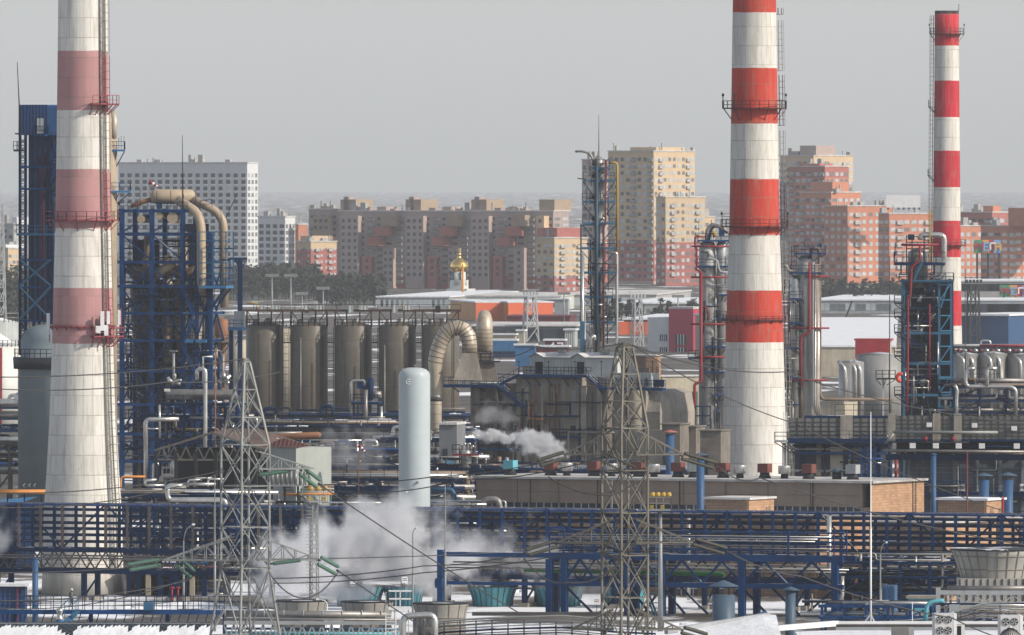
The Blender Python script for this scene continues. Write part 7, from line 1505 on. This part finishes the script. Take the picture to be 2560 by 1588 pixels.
# ------------------------------------------------------------------ front pipe truss and silver pipes
t = T('pipe_bridge', 'grey truss with a thick grey pipe along the bottom, left of centre', 'pipe bridge', 560, 1150, -3); s = K * 1150; X = t.x; z = lambda py, px=800: t.z(py, px); L = X(1000)
t.part('thick_pipe', MB().tube([(0, 1, z(1536)), (X(968), 1, z(1539, 960))], 9.5 * s, 14), SILD); t.part('thin_pipe', MB().tube([(0, 0, z(1548)), (L, 0, z(1550, 960))], .12, 8), SILD)
t.part('top_chord', MB().box(0, L, -.25, .25, z(1562), z(1553)), GREYP); b = MB()
for i in range(18): xa_ = L * i / 18; xb_ = L * (i + 1) / 18; b.bar((xa_, 0, z(1562)), ((xa_ + xb_) / 2, 0, z(1600)), .16); b.bar(((xa_ + xb_) / 2, 0, z(1600)), (xb_, 0, z(1562)), .16)
t.part('truss', b, GREYP); t.part('low_chord', MB().box(0, L, -.2, .2, z(1606), z(1600)), GREYP); t.part('pipe', MB().tube([(0, 1.6, z(1585)), (L, 1.6, z(1587))], .2, 8), TEALL); t.part('pipe', MB().tube([(0, 2, z(1574)), (L, 2, z(1575))], .12, 8), LBLUE)
t.copies('leg', MB().box(-.2, .2, -.2, .2, 0, z(1606)), GREYP, [(L * u, 0, 0) for u in (.05, .35, .65, .98)])
b = MB()
for i in range(9): b.tube([(L * i / 9, 1, z(1536)), (L * i / 9 + .1, 1, z(1536))], 10 * s, 14)
t.part('bands', b, GREYP, kind='stuff')
t = T('silver_portal_pipe', 'thick bright silver pipe bent down like a portal at the bottom centre', 'pipe', 1000, 1130, 0); s = K * 1130; X = t.x; z = t.z
t.part('pipe', MB().tube([(X(1007), 0, 0), (X(1007), 0, z(1541)), (X(1087), 0, z(1537)), (X(1087), 0, 0)], 8.5 * s, 16, bend=.75), SILV); t.part('pipe', MB().tube([(X(1038), .8, 0), (X(1038), .8, z(1545))], 6 * s, 12), SILD); t.part('pipe', MB().tube([(X(1060), .8, 0), (X(1060), .8, z(1548))], 3 * s, 10), SILD)
t = T('caged_ladder_platform', 'pale railed platform with a caged ladder at the bottom centre', 'ladder platform', 975, 1120, 0); X = t.x; z = t.z
platform(t, X(972), X(1029), -1, 1, z(1517), WHITEP, WHITEP, h=1.55); b = MB()
for px in (965, 990): b.bar((X(px), -.8, 0), (X(px), -.8, z(1480)), .09)
for i in range(28): b.bar((X(965), -.8, z(1517) - i * .35), (X(990), -.8, z(1517) - i * .35), .06)
t.part('ladder', b, WHITEP); t.part('leg', MB().box(X(985), X(987), 0, .12, 0, z(1517)).box(X(1020), X(1022), 0, .12, 0, z(1517)), GREYP)
# cable and pipe trays running at the bottom
t = T('pipe_tray', 'bundle of thin grey pipes curving along the bottom centre', 'pipe tray', 1100, 1160, 0); X = t.x; z = t.z
for i, (dy, m) in enumerate(((0, GALV), (6, SILD), (14, GALV), (22, SILV), (30, DBLUE), (38, GALV), (44, SILD), (50, BLUE))):
    t.part('pipe', MB().tube([(X(1090), i * .3, z(1560 + dy)), (X(1100), i * .3, z(1553 + dy)), (X(1230), i * .3, z(1545 + dy)), (X(1410), i * .3, z(1539 + dy)), (X(1530), i * .3, z(1551 + dy)), (X(1640), i * .3, z(1556 + dy))], .055 if i % 2 else .1, 8, bend=1), m)
b = MB()
for px in range(1110, 1640, 40): b.bar((X(px), 1, 0), (X(px), 1, z(1552)), .14)
t.part('support', b, DBLUE); t.part('beam', MB().box(X(1180), X(1560), 2.5, 3, z(1542), z(1533)), mat('brown_grey_beam', (.06, .058, .055), .7, var=.3))
t = T('grey_beam_bridge', 'grey covered pipe bridge under the big fan housing', 'pipe bridge', 2340, 1180, -4, 'low pipe bridges'); X = t.x; z = lambda py, px=2440: t.z(py, px); L = X(2600)
t.part('thick_pipe', MB().tube([(X(2368), 0, z(1471, 2368)), (L, 0, z(1470))], .27, 12), SILD); t.part('girder', MB().box(0, L, -.2, .3, z(1487), z(1476)), GREYP); b = MB(); x_ = 0
while x_ < L: b.bar((x_, 0, z(1487)), (x_ + 1, 0, z(1508)), .13); b.bar((x_ + 1, 0, z(1508)), (x_ + 2, 0, z(1487)), .13); x_ += 2
t.part('truss', b, GREYP); t.part('low_chord', MB().box(0, L, -.2, .2, z(1512), z(1508)), TBLUE); t.part('pier', MB().box(0, .45, -.3, .4, 0, z(1470)), GREYP)
for px in (2364, 2376, 2398): t.part('downpipe', MB().tube([(X(px), .5, 0), (X(px), .5, z(1484))], .14, 8), SILV)
t = T('pipe_tray', 'many parallel silver pipes stepping up at the bottom right corner', 'pipe tray', 2200, 1150, 0); X = t.x; z = t.z
for i in range(9):
    d = i * 5.2; t.part('pipe', MB().tube([(X(2160), i * .25, z(1562 + i * 2.2)), (X(2320), i * .25, z(1546 + d * .8)), (X(2350), i * .25, z(1540 + d * .9)), (X(2455), i * .25, z(1509 + d)), (X(2468), i * .25, z(1511 + d)), (X(2600), i * .25, z(1514 + d))], .05 if i % 2 else .08, 8, bend=.8), (SILV, GALV, SILD, SILV, BEIGED, GALV, SILD, GALV, DBLUE)[i])
b = MB()
for px in range(2200, 2600, 34): b.bar((X(px), 2.4, 0), (X(px), 2.4, z(1530)), .16)
for py in (1535, 1550, 1562): b.bar((X(2340), 2.4, z(py)), (X(2600), 2.4, z(py)), .18)
t.part('frame', b, BLUE); t.part('cable_duct', MB().tube([(X(2313), 0, z(1556)), (X(2318), 0, z(1508)), (X(2345), 0, z(1503)), (X(2360), 0, z(1502))], .22, 8, bend=.6), TEALL)
t.part('hood', MB().box(X(2374), X(2400), .8, 1, z(1545), z(1512)), GREYP)
clutter(t, X(2320), X(2600), 1, 4, z(1512), 22, 91, (SILV, BEIGED, GALV, DBLUE, TEALL), .3, (.06, .14))
t = T('pipe_rack', 'dark blue low rack left of the bottom right pipes', 'pipe rack', 2055, 1250, -6, 'pipe racks'); L = t.x(2330)
rack(t, L, 5, [t.z(1555, 2190), t.z(1540, 2190), t.z(1512, 2190)], 2.6, BLUE, BLUE, [(0, 3, .1, .2, PIPES), (1, 4, .1, .25, PIPES), (2, 3, .1, .2, PDARK)], cw=.3, seed=92)
t = T('pipe_rack', 'dark equipment rack under the main bridge at right', 'pipe rack', 2100, 1330, -12, 'pipe racks'); L = t.x(2400)
rack(t, L, 6, [t.z(1480, 2250), t.z(1440, 2250), t.z(1404, 2250)], 4, DBLUE, DBLUE, [(0, 4, .2, .5, PDARK), (1, 5, .1, .4, PDARK), (2, 3, .1, .3, PDARK)], cw=.35, seed=93); clutter(t, 0, L, 0, 6, t.z(1385, 2250), 36, 94, PIPES, .4, (.06, .2))
t = T('blue_container', 'blue steel container with double doors under the bridge at right', 'container', 2236, 1300, -10); X = t.x; t.part('body', MB().box(X(2205), 0, 0, 2.5, 0, t.z(1464)), LBLUE if 0 else mat('container_blue', (.05, .11, .21), .6, var=.15, corr=.4)); t.part('door', MB().box(X(2212), X(2224), -.08, 0, .2, t.z(1470)), STACKB); t.part('door', MB().box(X(2225), X(2235), -.08, 0, .2, t.z(1470)), STACKB)
t = T('turquoise_shed', 'shed with turquoise wall under the grey bridge at right', 'shed', 2335, 1270, -8); X = t.x; t.part('wall', MB().box(X(2270), 0, 0, 3, 0, t.z(1497)), TEALL); t.part('roof', MB().box(X(2266), .3, -.3, 3, t.z(1497), t.z(1490)), CONC)
t = T('elbow_vent_duct', 'silver duct bending upward behind the blue portal at right', 'duct', 2073, 1330, 0); s = K * 1330; t.part('pipe', MB().tube([(t.x(2073), 0, 3), (t.x(2073), 0, t.z(1290))], 6 * s, 12), SILV); t.part('pipe', MB().tube([(t.x(2086), -.3, t.z(1500)), (t.x(2100), -.3, t.z(1502)), (t.x(2105), -.3, t.z(1490)), (t.x(2105), -.3, t.z(1440))], 6 * s, 12, bend=.6), SILV)
t = T('red_stair', 'rusty red stair leaning at the sunlit brick wall', 'stair', 2115, 1340, 0); t.part('stringer', MB().bar((0, 0, 0), (t.x(2160), 0, t.z(1390)), .25).bar((0, .8, 0), (t.x(2160), .8, t.z(1390)), .25), RUST)
b = MB()
for i in range(24): u = i / 24; b.box(t.x(2160) * u - .12, t.x(2160) * u + .12, 0, .8, t.z(1390) * u, t.z(1390) * u + .06)
t.part('tread', b, RUST, kind='stuff')
t = T('silver_exchanger', 'silver exchangers with bends behind the bridge at right', 'process unit', 2180, 1400, -20); 
for i in range(8): xx = i * 1.5; t.part('exchanger', MB().tube([(xx, 0, 1), (xx, 0, t.z(1345, 2200)), (xx + .8, 0, t.z(1345, 2200)), (xx + .8, 0, 2)], .25, 8, bend=.5), SILV)
# ------------------------------------------------------------------ poles and lamps
def pole(label, px, pyt, Y, r0=.14, r1=.05, m=GALV, lamp=None, name='pole', cat='pole', tri=False):
    t = T(name, label, cat, px, Y, 0, 'slender poles'); t.part('shaft', MB().tube([(0, 0, 0), (0, 0, t.z(pyt) * .55), (0, 0, t.z(pyt) * .551), (0, 0, t.z(pyt))], [r0, r0, r0 * .6, r1], 8), m)
    if lamp: 
        lx, ly = lamp; t.part('arm', MB().tube([(0, 0, t.z(pyt)), (lx * .25, 0, t.z(pyt) + ly * .7), (lx, 0, t.z(pyt) + ly)], .06, 6, bend=.8), m); t.part('lamp_head', MB().box(min(lx, lx * 1.35), max(lx, lx * 1.35), -.15, .15, t.z(pyt) + ly - .08, t.z(pyt) + ly + .12), WHITEP)
    return t
pole('grey lightning pole left of the left pylon', 537, 1188, 1290); pole('tall thin pole beside the blue post', 1113, 1210, 1270); 
t = pole('white mast standing on a tripod at right', 2177, 1030, 1185, .10, .04, WHITEP); zb_ = t.z(1542); b = MB()
for px, y in ((2146, -.3), (2160, .6), (2192, .6), (2197, -.4)): b.bar((0, 0, t.z(1535)), (t.x(px), y, t.z(1574)), .06)
t.part('tripod', b, WHITEP)
pole('curved street lamp over the bridge at left', 459, 1352, 1340, .13, .08, GALV, (1.0, 1.9), 'street_lamp', 'lamp pole'); pole('street lamp bending right before the bridge at right', 2201, 1385, 1290, .15, .09, GALV, (.6, 1.3), 'street_lamp', 'lamp pole')
pole('curved white lamp in the steam left of the pale vessel base', 1032, 1335, 1330, .12, .08, GALV, (.4, .7), 'street_lamp', 'lamp pole'); pole('small lamp with a box at the ladder mast', 818, 1510, 1240, .08, .06, WHITEP, (-.9, .5), 'street_lamp', 'lamp pole')
pole('short thin rod over the roof at the bottom right', 2281, 1505, 1110, .08, .03, WHITEP); pole('thin lamp pole before the workshop end', 1530, 1200, 1380, .1, .06, GALV)
# ------------------------------------------------------------------ walkway at left with a worker
t = T('footbridge', 'long blue railed walkway along the bottom left', 'footbridge', -60, 1190, -2, None); X = t.x; z = lambda py, px=250: t.z(py, px); L = X(600)
t.part('deck', MB().box(0, L, 0, 1.4, z(1536), z(1525)), BLUE); t.part('railing', MB().rail([(0, 0, z(1525)), (L, 0, z(1525))], z(1490) - z(1525), .82, .07, (1.0, .62, .3)), DBLUE); t.part('railing', MB().rail([(0, 1.4, z(1525)), (L, 1.4, z(1525))], z(1492) - z(1525), 1.1, .06, (1.0, .6)), DBLUE)
b = MB(); x_ = .5
while x_ < L: b.bar((x_, .2, z(1536)), (x_ - .3, .2, z(1560)), .1); x_ += .95
t.part('support', b, DBLUE); t.copies('leg', MB().box(-.2, .2, -.2, .2, 0, z(1536)), DBLUE, [(x, .7, 0) for x in (4, 12, 20, 26)])
b = MB(); b.bar((X(162), -.6, z(1562, 170)), (X(200), -.2, z(1527, 200)), .3, .15); t.part('steps', MB().poly([(X(158), -1.5, z(1552, 160)), (X(182), -1.5, z(1552, 180)), (X(203), -.2, z(1527, 200)), (X(190), -.2, z(1527, 190))]), TBLUE)
r2 = MB(); r2.bar((X(154), -1.5, z(1516, 160)), (X(172), -.2, z(1498, 172)), .07); r2.bar((X(184), -1.5, z(1510, 184)), (X(203), -.2, z(1492, 200)), .07)
for px, a, b_ in ((154, 1516, 1550), (184, 1510, 1556), (190, 1506, 1540), (198, 1496, 1530), (164, 1506, 1545)): r2.bar((X(px), -1.2, z(a, px)), (X(px), -1.2, z(b_, px)), .07)
t.part('step_railing', r2, TBLUE); t.part('blue_landing', MB().box(X(360), X(385), -1.0, -.01, z(1525, 370), z(1505, 370)), TBLUE)
# the worker
def person(px, py_feet, Y, hgt):
    s = K * Y; z0 = H - (py_feet - HY) * K * Y; F = Fr(px, Y)
    me = bpy.data.meshes.new('person'); h = hgt
    V = [(0, 0, .52), (0, .01, .62), (0, .02, .74), (0, .01, .81), (0, -.01, .86), (0, -.02, .93), (0, -.02, .985),
         (.055, 0, .50), (.06, -.01, .28), (.055, .02, .05), (.055, -.07, .02), (-.055, 0, .50), (-.065, -.03, .28), (-.06, .01, .05), (-.06, -.08, .02),
         (.11, .01, .79), (.135, -.02, .64), (.11, -.12, .60), (.08, -.16, .62), (-.11, .01, .79), (-.14, 0, .63), (-.12, -.06, .50), (-.11, -.09, .45)]
    E = [(0, 1), (1, 2), (2, 3), (3, 4), (4, 5), (5, 6), (0, 7), (7, 8), (8, 9), (9, 10), (0, 11), (11, 12), (12, 13), (13, 14), (2, 15), (15, 16), (16, 17), (17, 18), (2, 19), (19, 20), (20, 21), (21, 22)]
    RR = [.085, .085, .1, .045, .035, .055, .04, .06, .045, .03, .028, .06, .045, .03, .028, .05, .036, .028, .02, .05, .036, .028, .02]
    me.from_pydata([(x * h, y * h, z_ * h) for x, y, z_ in V], E, []); o = bpy.data.objects.new('person', me); COL.objects.link(o)
    o.location = (F.X0, Y, z0); o.rotation_euler = (0, 0, R(35)); m = o.modifiers.new('skin', 'SKIN')
    for i, r in enumerate(RR): me.skin_vertices[0].data[i].radius = (r * h, r * h)
    me.skin_vertices[0].data[0].use_root = True; o.modifiers.new('sub', 'SUBSURF').levels = 1; o.modifiers['sub'].render_levels = 2
    me.materials.append(mat('dark_work_clothes', (.03, .055, .06), .85, var=.3)); tag(o, 'worker in dark blue green overalls and a white hard hat on the walkway', 'person')
    def add(nm, mb_, m_):
        q = bpy.data.objects.new(nm, _mesh(nm, mb_, m_)); COL.objects.link(q); q.parent = o; return q
    add('hard_hat', MB().lathe(0, -.02 * h, [(.07 * h, .955 * h), (.062 * h, .96 * h), (.06 * h, .99 * h), (.045 * h, 1.015 * h), (.02, 1.03 * h), (.005, 1.033 * h)], 16), WHITEP)
    add('face', MB().lathe(0, -.035 * h, [(.01, .885 * h), (.035 * h, .90 * h), (.047 * h, .93 * h), (.045 * h, .955 * h)], 14), mat('skin', (.45, .26, .18), .6, var=.08))
    add('jacket', MB().lathe(0, .01 * h, [(.10 * h, .50 * h), (.105 * h, .56 * h), (.098 * h, .66 * h), (.115 * h, .76 * h), (.08 * h, .82 * h), (.04 * h, .835 * h)], 16), mat('grey_green_jacket', (.12, .13, .12), .85, var=.25))
    return o
person(179, 1517, 1188.5, 1.85)
t = T('roof_ventilator', 'grey and blue ventilator on the snowy roof at the bottom left', 'ventilator', 149, 1150, 0, z0=H - (1573 - HY) * K * 1150 - .2); s = K * 1150
t.part('base', MB().lathe(0, 0, [(.7, 0), (.42, .6), (.40, 1.1)], 16, False), LBLUE if 0 else mat('ventilator_blue', (.03, .13, .33), .5, var=.2)); t.part('neck', MB().lathe(0, 0, [(.38, 1.1), (.38, 1.3), (.26, 1.5), (.26, 1.8), (.36, 1.95), (.36, 2.2), (.2, 2.3)], 16), SILV)
t = T('snowy_sheet_roof_building', 'low building with a snow covered ribbed roof at the bottom left', 'building', -60, 1140, 0); X = t.x; z = t.z; L = X(526)
b = MB(); n_ = 60
for i in range(n_):
    xa_, xb_ = L * i / n_, L * (i + 1) / n_; e = .08
    sl = 3.95 / 7.6; yb = -.1 - rnd.random() * .3 - (.8 if rnd.random() < .12 else 0) - max(0, 1.6 - abs(i - 23) * .5); ya = yb - .25 - rnd.random() * .3; zf = lambda y_: z(1548) - .3 - (.6 - y_) * sl + .14
    b.poly([(xa_, -7.05, zf(-7.05)), (xb_, -7.05, zf(-7.05)), (xb_, yb, zf(yb)), (xa_, ya, zf(ya))])
roof = MB().poly([(0, -7.05, z(1548) - .3 - 7.65 * 3.95 / 7.6), (L, -7.05, z(1548) - .3 - 7.65 * 3.95 / 7.6), (L, .6, z(1548) - .3), (0, .6, z(1548) - .3)]); rp = t.part('roof', roof, mat('dark_ribbed_roof', (.03, .04, .055), .6, var=.3, corr=.7)); t.part('snow_cover', b, SNOW, rp)
t.part('wall', MB().box(0, L, .3, .6, 0, z(1548) - .4), GREYP); t.part('front_wall', MB().box(0, L, -7.0, -6.8, 0, z(1548) - 4.5), GREYP)
t = T('snow_capped_hut', 'blue hut with a thick white snow roof at the left edge', 'shed', 62, 1300, -3); X = t.x; t.part('wall', MB().box(X(-40), 0, 0, 3, 0, t.z(1466)), CLADB); t.part('roof', MB().box(X(-42), .5, -.5, 3.2, t.z(1466), t.z(1459)), SNOW)
t.part('red_post', MB().bar((X(43), -.2, 0), (X(43), -.2, t.z(1468)), .12), REDP)
for px in (430, 445): 
    t = T('hydrant', 'red hydrant pipe near the curved street lamp, ' + ('left' if px == 430 else 'right') + ' one', 'hydrant', px, 1370, 0, 'red hydrants'); t.part('pipe', MB().tube([(0, 0, 0), (0, 0, t.z(1466))], .12, 8), REDP); t.part('valve_wheel', MB().tube([(-.3, 0, t.z(1470)), (.3, 0, t.z(1470))], .14, 8), REDP)
t = T('equipment_shed', 'dark open shed with beige piers right of the pale chimney foot', 'shed', 310, 1400, -10); X = t.x
for px in (322, 345, 370, 400, 440, 480, 510): t.part('pier', MB().box(X(px) - .3, X(px) + .3, 0, .6, 0, t.z(1425, px)), CREAMC if px in (370, 480) else DBLUE)
t.part('back_wall', MB().box(X(312), X(560), 4, 4.2, 0, t.z(1425, 400)), HEATW); t.part('roof', MB().box(X(310), X(562), -.3, 4.3, t.z(1425, 400), t.z(1420, 400)), DBLUE)
clutter(t, X(320), X(550), .5, 3.5, 4, 20, 95, (SILV, SILD, BLUE, REDP), .4, (.08, .2))
# snow mounds
for i, (px, Y, r, hh) in enumerate(((330, 1352, 5, .5), (470, 1360, 6, .6), (545, 1345, 4, .7), (660, 1330, 5, .8), (1700, 1300, 7, .5), (1300, 1400, 5, .6), (80, 1350, 5, .5), (820, 1300, 4, .8))):
    b = MB(); n1, n2 = 18, 6; P = [[None] * n1 for _ in range(n2)]
    for k_ in range(n2):
        for j in range(n1): a = 2 * math.pi * j / n1; u = k_ / (n2 - 1); rr_ = r * (1 - u) * (1 + .25 * math.sin(3 * a + i) + .1 * math.sin(7 * a)); P[k_][j] = (rr_ * math.cos(a), rr_ * .5 * math.sin(a), hh * math.sin(u * 1.5) * (1 + .3 * math.sin(5 * a)) - .02)
    for k_ in range(n2 - 1):
        for j in range(n1): b.quad(P[k_][j], P[k_][(j + 1) % n1], P[k_ + 1][(j + 1) % n1], P[k_ + 1][j])
    solo('snow_mound', b, SNOW, 'heap of snow lying ' + ('by the curved lamp', 'under the bridge left of the left pylon', 'beside the left pylon foot', 'behind the cream fan stack', 'under the blue portal bridge', 'between teal fan stacks', 'under the bridge at the left edge', 'by the ladder mast')[i], 'snow heap', px, Y, 0, 'heaps of snow')
# ------------------------------------------------------------------ white roofs at the bottom right
t = T('snow_roof_building', 'white snow covered flat roof rising from the bottom centre to right', 'building', 1700, 1080, 0); X = t.x; z = t.z
b = MB(); P = [(1560, 1600), (1700, 1571), (1940, 1550), (2010, 1556), (2110, 1562), (2600, 1600)]
zz0 = z(1556); b.poly([(X(1665), -14, z(1600)), (X(1950), -14, z(1600)), (X(1945), 8, zz0 + .4), (X(1905), 8.5, zz0 + .5), (X(1700), 2, z(1575))]); t.part('roof', b, SNOW)
t.part('parapet', MB().bar((X(1665), -1, z(1578)), (X(1925), 8.2, zz0 + .35), .5, .5), TBLUE if 0 else GREYP); t.part('wall', MB().box(X(1700), X(1940), -12, 1.5, 0, z(1600) - .5), GREYP)
t = T('snow_roof_building', 'wide white flat roof with dark inner parapet at the bottom right', 'building', 2100, 1090, 0); X = t.x; z = t.z
t.part('parapet', MB().bar((X(1941), 2, z(1573)), (X(2096), 7.3, z(1566)), .7, .5), WHITEP); t.part('parapet', MB().box(X(2095), X(2620), 7, 7.6, z(1572) - 1.4, z(1561)), WHITEP); t.part('parapet_face', MB().box(X(2095), X(2620), 6.8, 6.98, z(1575), z(1568)), mat('dark_felt', (.05, .045, .045), .8, var=.3)); t.part('roof', MB().box(X(1990), X(2620), -8, 6.79, z(1590) - .6, z(1578) - .6 + .4), SNOW); t.part('wall', MB().box(X(1995), X(2620), -7.8, 6.5, 0, z(1590) - .61), GREYP)
def acunit(label, px0, px1, pyt, Y):
    t = T('cooling_unit', label, 'air conditioner', (px0 + px1) / 2, Y, 8, 'white rooftop cooling units', z0=H - (1600 - HY) * K * Y); s = K * Y; w_ = (px1 - px0) * s; zt = t.z(pyt); h2 = w_ / 2
    t.part('case', MB().box(-h2, h2 * .72, 0, 1.5, 0, zt), mat('off_white_case', (.55, .55, .57), .45, var=.05, streak=.15, scol=(.35, .33, .3))); t.part('side_panel', MB().box(h2 * .72 + .002, h2, -.02, 1.5, 0, zt), WHITEP)
    for r_ in range(2):
        for c in range(2):
            cx = -h2 + w_ * (.23 + .38 * c); cz = zt - w_ * (.27 + .5 * r_); rad = w_ * .165
            f = t.part('fan', MB().tube([(cx, -.03, cz), (cx, -.06, cz)], rad, 20), BLACK); b = MB()
            for k_ in range(5): a = k_ * 1.256 + r_; b.poly([(cx, -.08, cz), (cx + rad * .9 * math.cos(a), -.09, cz + rad * .9 * math.sin(a)), (cx + rad * .85 * math.cos(a + .6), -.07, cz + rad * .85 * math.sin(a + .6))])
            t.part('fan_blades', b, GREYP, f); t.part('grille', MB().tube([(cx + rad * math.cos(a * math.pi / 12), -.1, cz + rad * math.sin(a * math.pi / 12)) for a in range(25)], .02, 4), GREYP, f)
    for xx in (-h2 * .8, h2 * .6): t.part('lifting_eye', MB().tube([(xx, .3, zt), (xx, .3, zt + .12), (xx + .15, .3, zt + .12), (xx + .15, .3, zt)], .03, 5), WHITEP)
    return t
acunit('white cooling unit with four black fans, the left one on the bottom right roof', 2337, 2392, 1534, 1060); acunit('white cooling unit with four black fans, half cut by the right edge', 2501, 2558, 1539, 1060)
t = T('cone_canopy', 'pale ribbed cone canopy at the bottom right corner', 'canopy', 2526, 1020, 0, z0=H - (1640 - HY) * K * 1020); s = K * 1020; t.part('cone', MB().lathe(0, 0, [(46 * s, t.z(1605)), (6 * s, t.z(1570)), (5 * s, t.z(1566)), (.02, t.z(1564))], 28), CREAMC if 0 else mat('pale_canvas', (.50, .49, .45), .8, var=.08)); b = MB()
for j in range(28): a = j * 6.283 / 28; b.bar((46.3 * s * math.cos(a), 46.3 * s * math.sin(a), t.z(1605)), (6.3 * s * math.cos(a), 6.3 * s * math.sin(a), t.z(1570)), .05)
t.part('ribs', b, DARK); t.part('drum', MB().lathe(0, 0, [(44 * s, 0), (44 * s, t.z(1605))], 28), GREYP)
t = T('rooftop_box', 'grey metal rooftop box beside the thin rod at the bottom right', 'roof box', 2255, 1060, 0, z0=H - (1600 - HY) * K * 1060); t.part('body', MB().box(t.x(2229), t.x(2272), 0, 1.2, 0, t.z(1569)), SILD); t.part('end', MB().box(t.x(2272) + .002, t.x(2285), .05, 1.2, 0, t.z(1569)), GREYP)
t = T('white_roof_cabin', 'small white cabin with a dark door between the cooling units', 'cabin', 2402, 1065, 0, z0=H - (1600 - HY) * K * 1065); t.part('body', MB().box(t.x(2392), t.x(2412), 0, 1, 0, t.z(1563)), WHITEP); t.part('door', MB().box(t.x(2393), t.x(2403), -.05, 0, 0, t.z(1565)), BLACK)
# ------------------------------------------------------------------ steam
def steam_mat(name, dens, sc, seed, thr=.45, col=(.93, .94, .97)):
    m = bpy.data.materials.new(name); m.use_nodes = True; t = m.node_tree; t.nodes.remove(t.nodes['Principled BSDF'])
    tc = nn(t, 'ShaderNodeTexCoord'); g = tc.outputs['Generated']
    mp = nn(t, 'ShaderNodeMapping'); mp.inputs['Location'].default_value = (-1, -1, -1); mp.inputs['Scale'].default_value = (2, 2, 2); t.links.new(g, mp.inputs[0])
    ln = nn(t, 'ShaderNodeVectorMath', operation='LENGTH'); t.links.new(mp.outputs[0], ln.inputs[0]); fall = mth(t, 'SUBTRACT', 1.0, ln.outputs['Value'])
    ob = nn(t, 'ShaderNodeMapping'); ob.inputs['Location'].default_value = (seed * 3.7, seed, 0); t.links.new(tc.outputs['Object'], ob.inputs[0])
    f = noise(t, ob.outputs[0], sc, 5, None, .62)
    d = mth(t, 'ADD', mth(t, 'MULTIPLY', fall, .62), mth(t, 'MULTIPLY', mth(t, 'SUBTRACT', f, .5), 2.4)); d = mth(t, 'MAXIMUM', mth(t, 'MULTIPLY', mth(t, 'SUBTRACT', d, thr - .25), 3.0), 0.0); d = mth(t, 'MULTIPLY', mth(t, 'MULTIPLY', mth(t, 'MINIMUM', d, 1.0), mth(t, 'MINIMUM', mth(t, 'MAXIMUM', mth(t, 'MULTIPLY', fall, 5.0), 0.0), 1.0)), dens)
    pv = nn(t, 'ShaderNodeVolumePrincipled'); pv.inputs['Color'].default_value = (*col, 1); pv.inputs['Anisotropy'].default_value = .2; t.links.new(d, pv.inputs['Density']); t.links.new(pv.outputs[0], t.nodes['Material Output'].inputs['Volume'])
    return m
def puff(label, px, py, rx, ry, Y, depth, dens, sc, seed, tilt=0, thr=.45):
    s = K * Y; b = MB(); n1, n2 = 20, 12
    prof = [(max(.02, math.sin(math.pi * i / n2)) * 1.0, -math.cos(math.pi * i / n2)) for i in range(n2 + 1)]; b.lathe(0, 0, prof, n1); b.v = [(x * rx * s, y * depth, z_ * ry * s) for x, y, z_ in b.v]
    o = bpy.data.objects.new('steam', _mesh('steam', b, steam_mat('steam_volume', dens, sc, seed, thr))); COL.objects.link(o); o.location = W(px, py, Y); o.rotation_euler = (0, R(tilt), 0); tag(o, label, 'steam', 'clouds of steam', 'stuff')
STEAM = True
if STEAM:
    puff('steam cloud rising over the left cream fan stack', 735, 1405, 150, 120, 1340, 5, .5, .27, 1, -20, .38)
    puff('largest steam cloud over the teal fan stacks', 900, 1360, 215, 150, 1352, 6, .5, .24, 2, -15, .38)
    puff('steam reaching up to the pale vessel', 975, 1330, 190, 85, 1365, 4, .3, .27, 3, -30, .38)
    puff('steam cloud left of the blue post', 1085, 1405, 125, 115, 1352, 4.5, .6, .28, 4, -25, .36)
    puff('thin steam right of the blue post', 1180, 1365, 130, 120, 1358, 4, .28, .22, 5, -20, .38)
    puff('thin steam column behind the blue portal', 1335, 1385, 105, 125, 1362, 4, .32, .22, 6, -10, .38)
    puff('faint steam behind the right pylon', 1470, 1430, 150, 90, 1362, 4, .25, .22, 7, 0)
    puff('thin steam over the exchangers left of the pale vessel', 880, 1130, 110, 90, 1585, 4, .12, .25, 8, 0)
    puff('white steam jet beside the silver column', 1235, 1092, 65, 22, 1555, 1.4, 3.2, .8, 9, 5, .28)
    puff('drifting end of the white steam jet', 1340, 1112, 95, 44, 1552, 2.2, 1.6, .55, 10, 14, .36)
    puff('faint steam on the grey reactor wall', 1240, 1040, 80, 50, 1745, 2, .2, .4, 11, 0)
    puff('dark edge steam at the left margin', -10, 1330, 80, 110, 1330, 3, .15, .25, 12, 0)
    puff('low steam over the teal fans left of the lattice mast', 840, 1475, 120, 50, 1355, 4, .5, .3, 13, 0)
# ------------------------------------------------------------------ the air between
mb = MB().box(-1950, 1950, -30, 30200, -1, 460)
hm = bpy.data.materials.new('haze'); hm.use_nodes = True; t_ = hm.node_tree; t_.nodes.remove(t_.nodes['Principled BSDF'])
pv = nn(t_, 'ShaderNodeVolumePrincipled'); pv.inputs['Color'].default_value = (.88, .93, 1, 1); pv.inputs['Density'].default_value = 3.3e-5
t_.links.new(pv.outputs[0], t_.nodes['Material Output'].inputs['Volume'])
ho = bpy.data.objects.new('haze', _mesh('haze', mb, hm)); COL.objects.link(ho); tag(ho, kind='stuff')
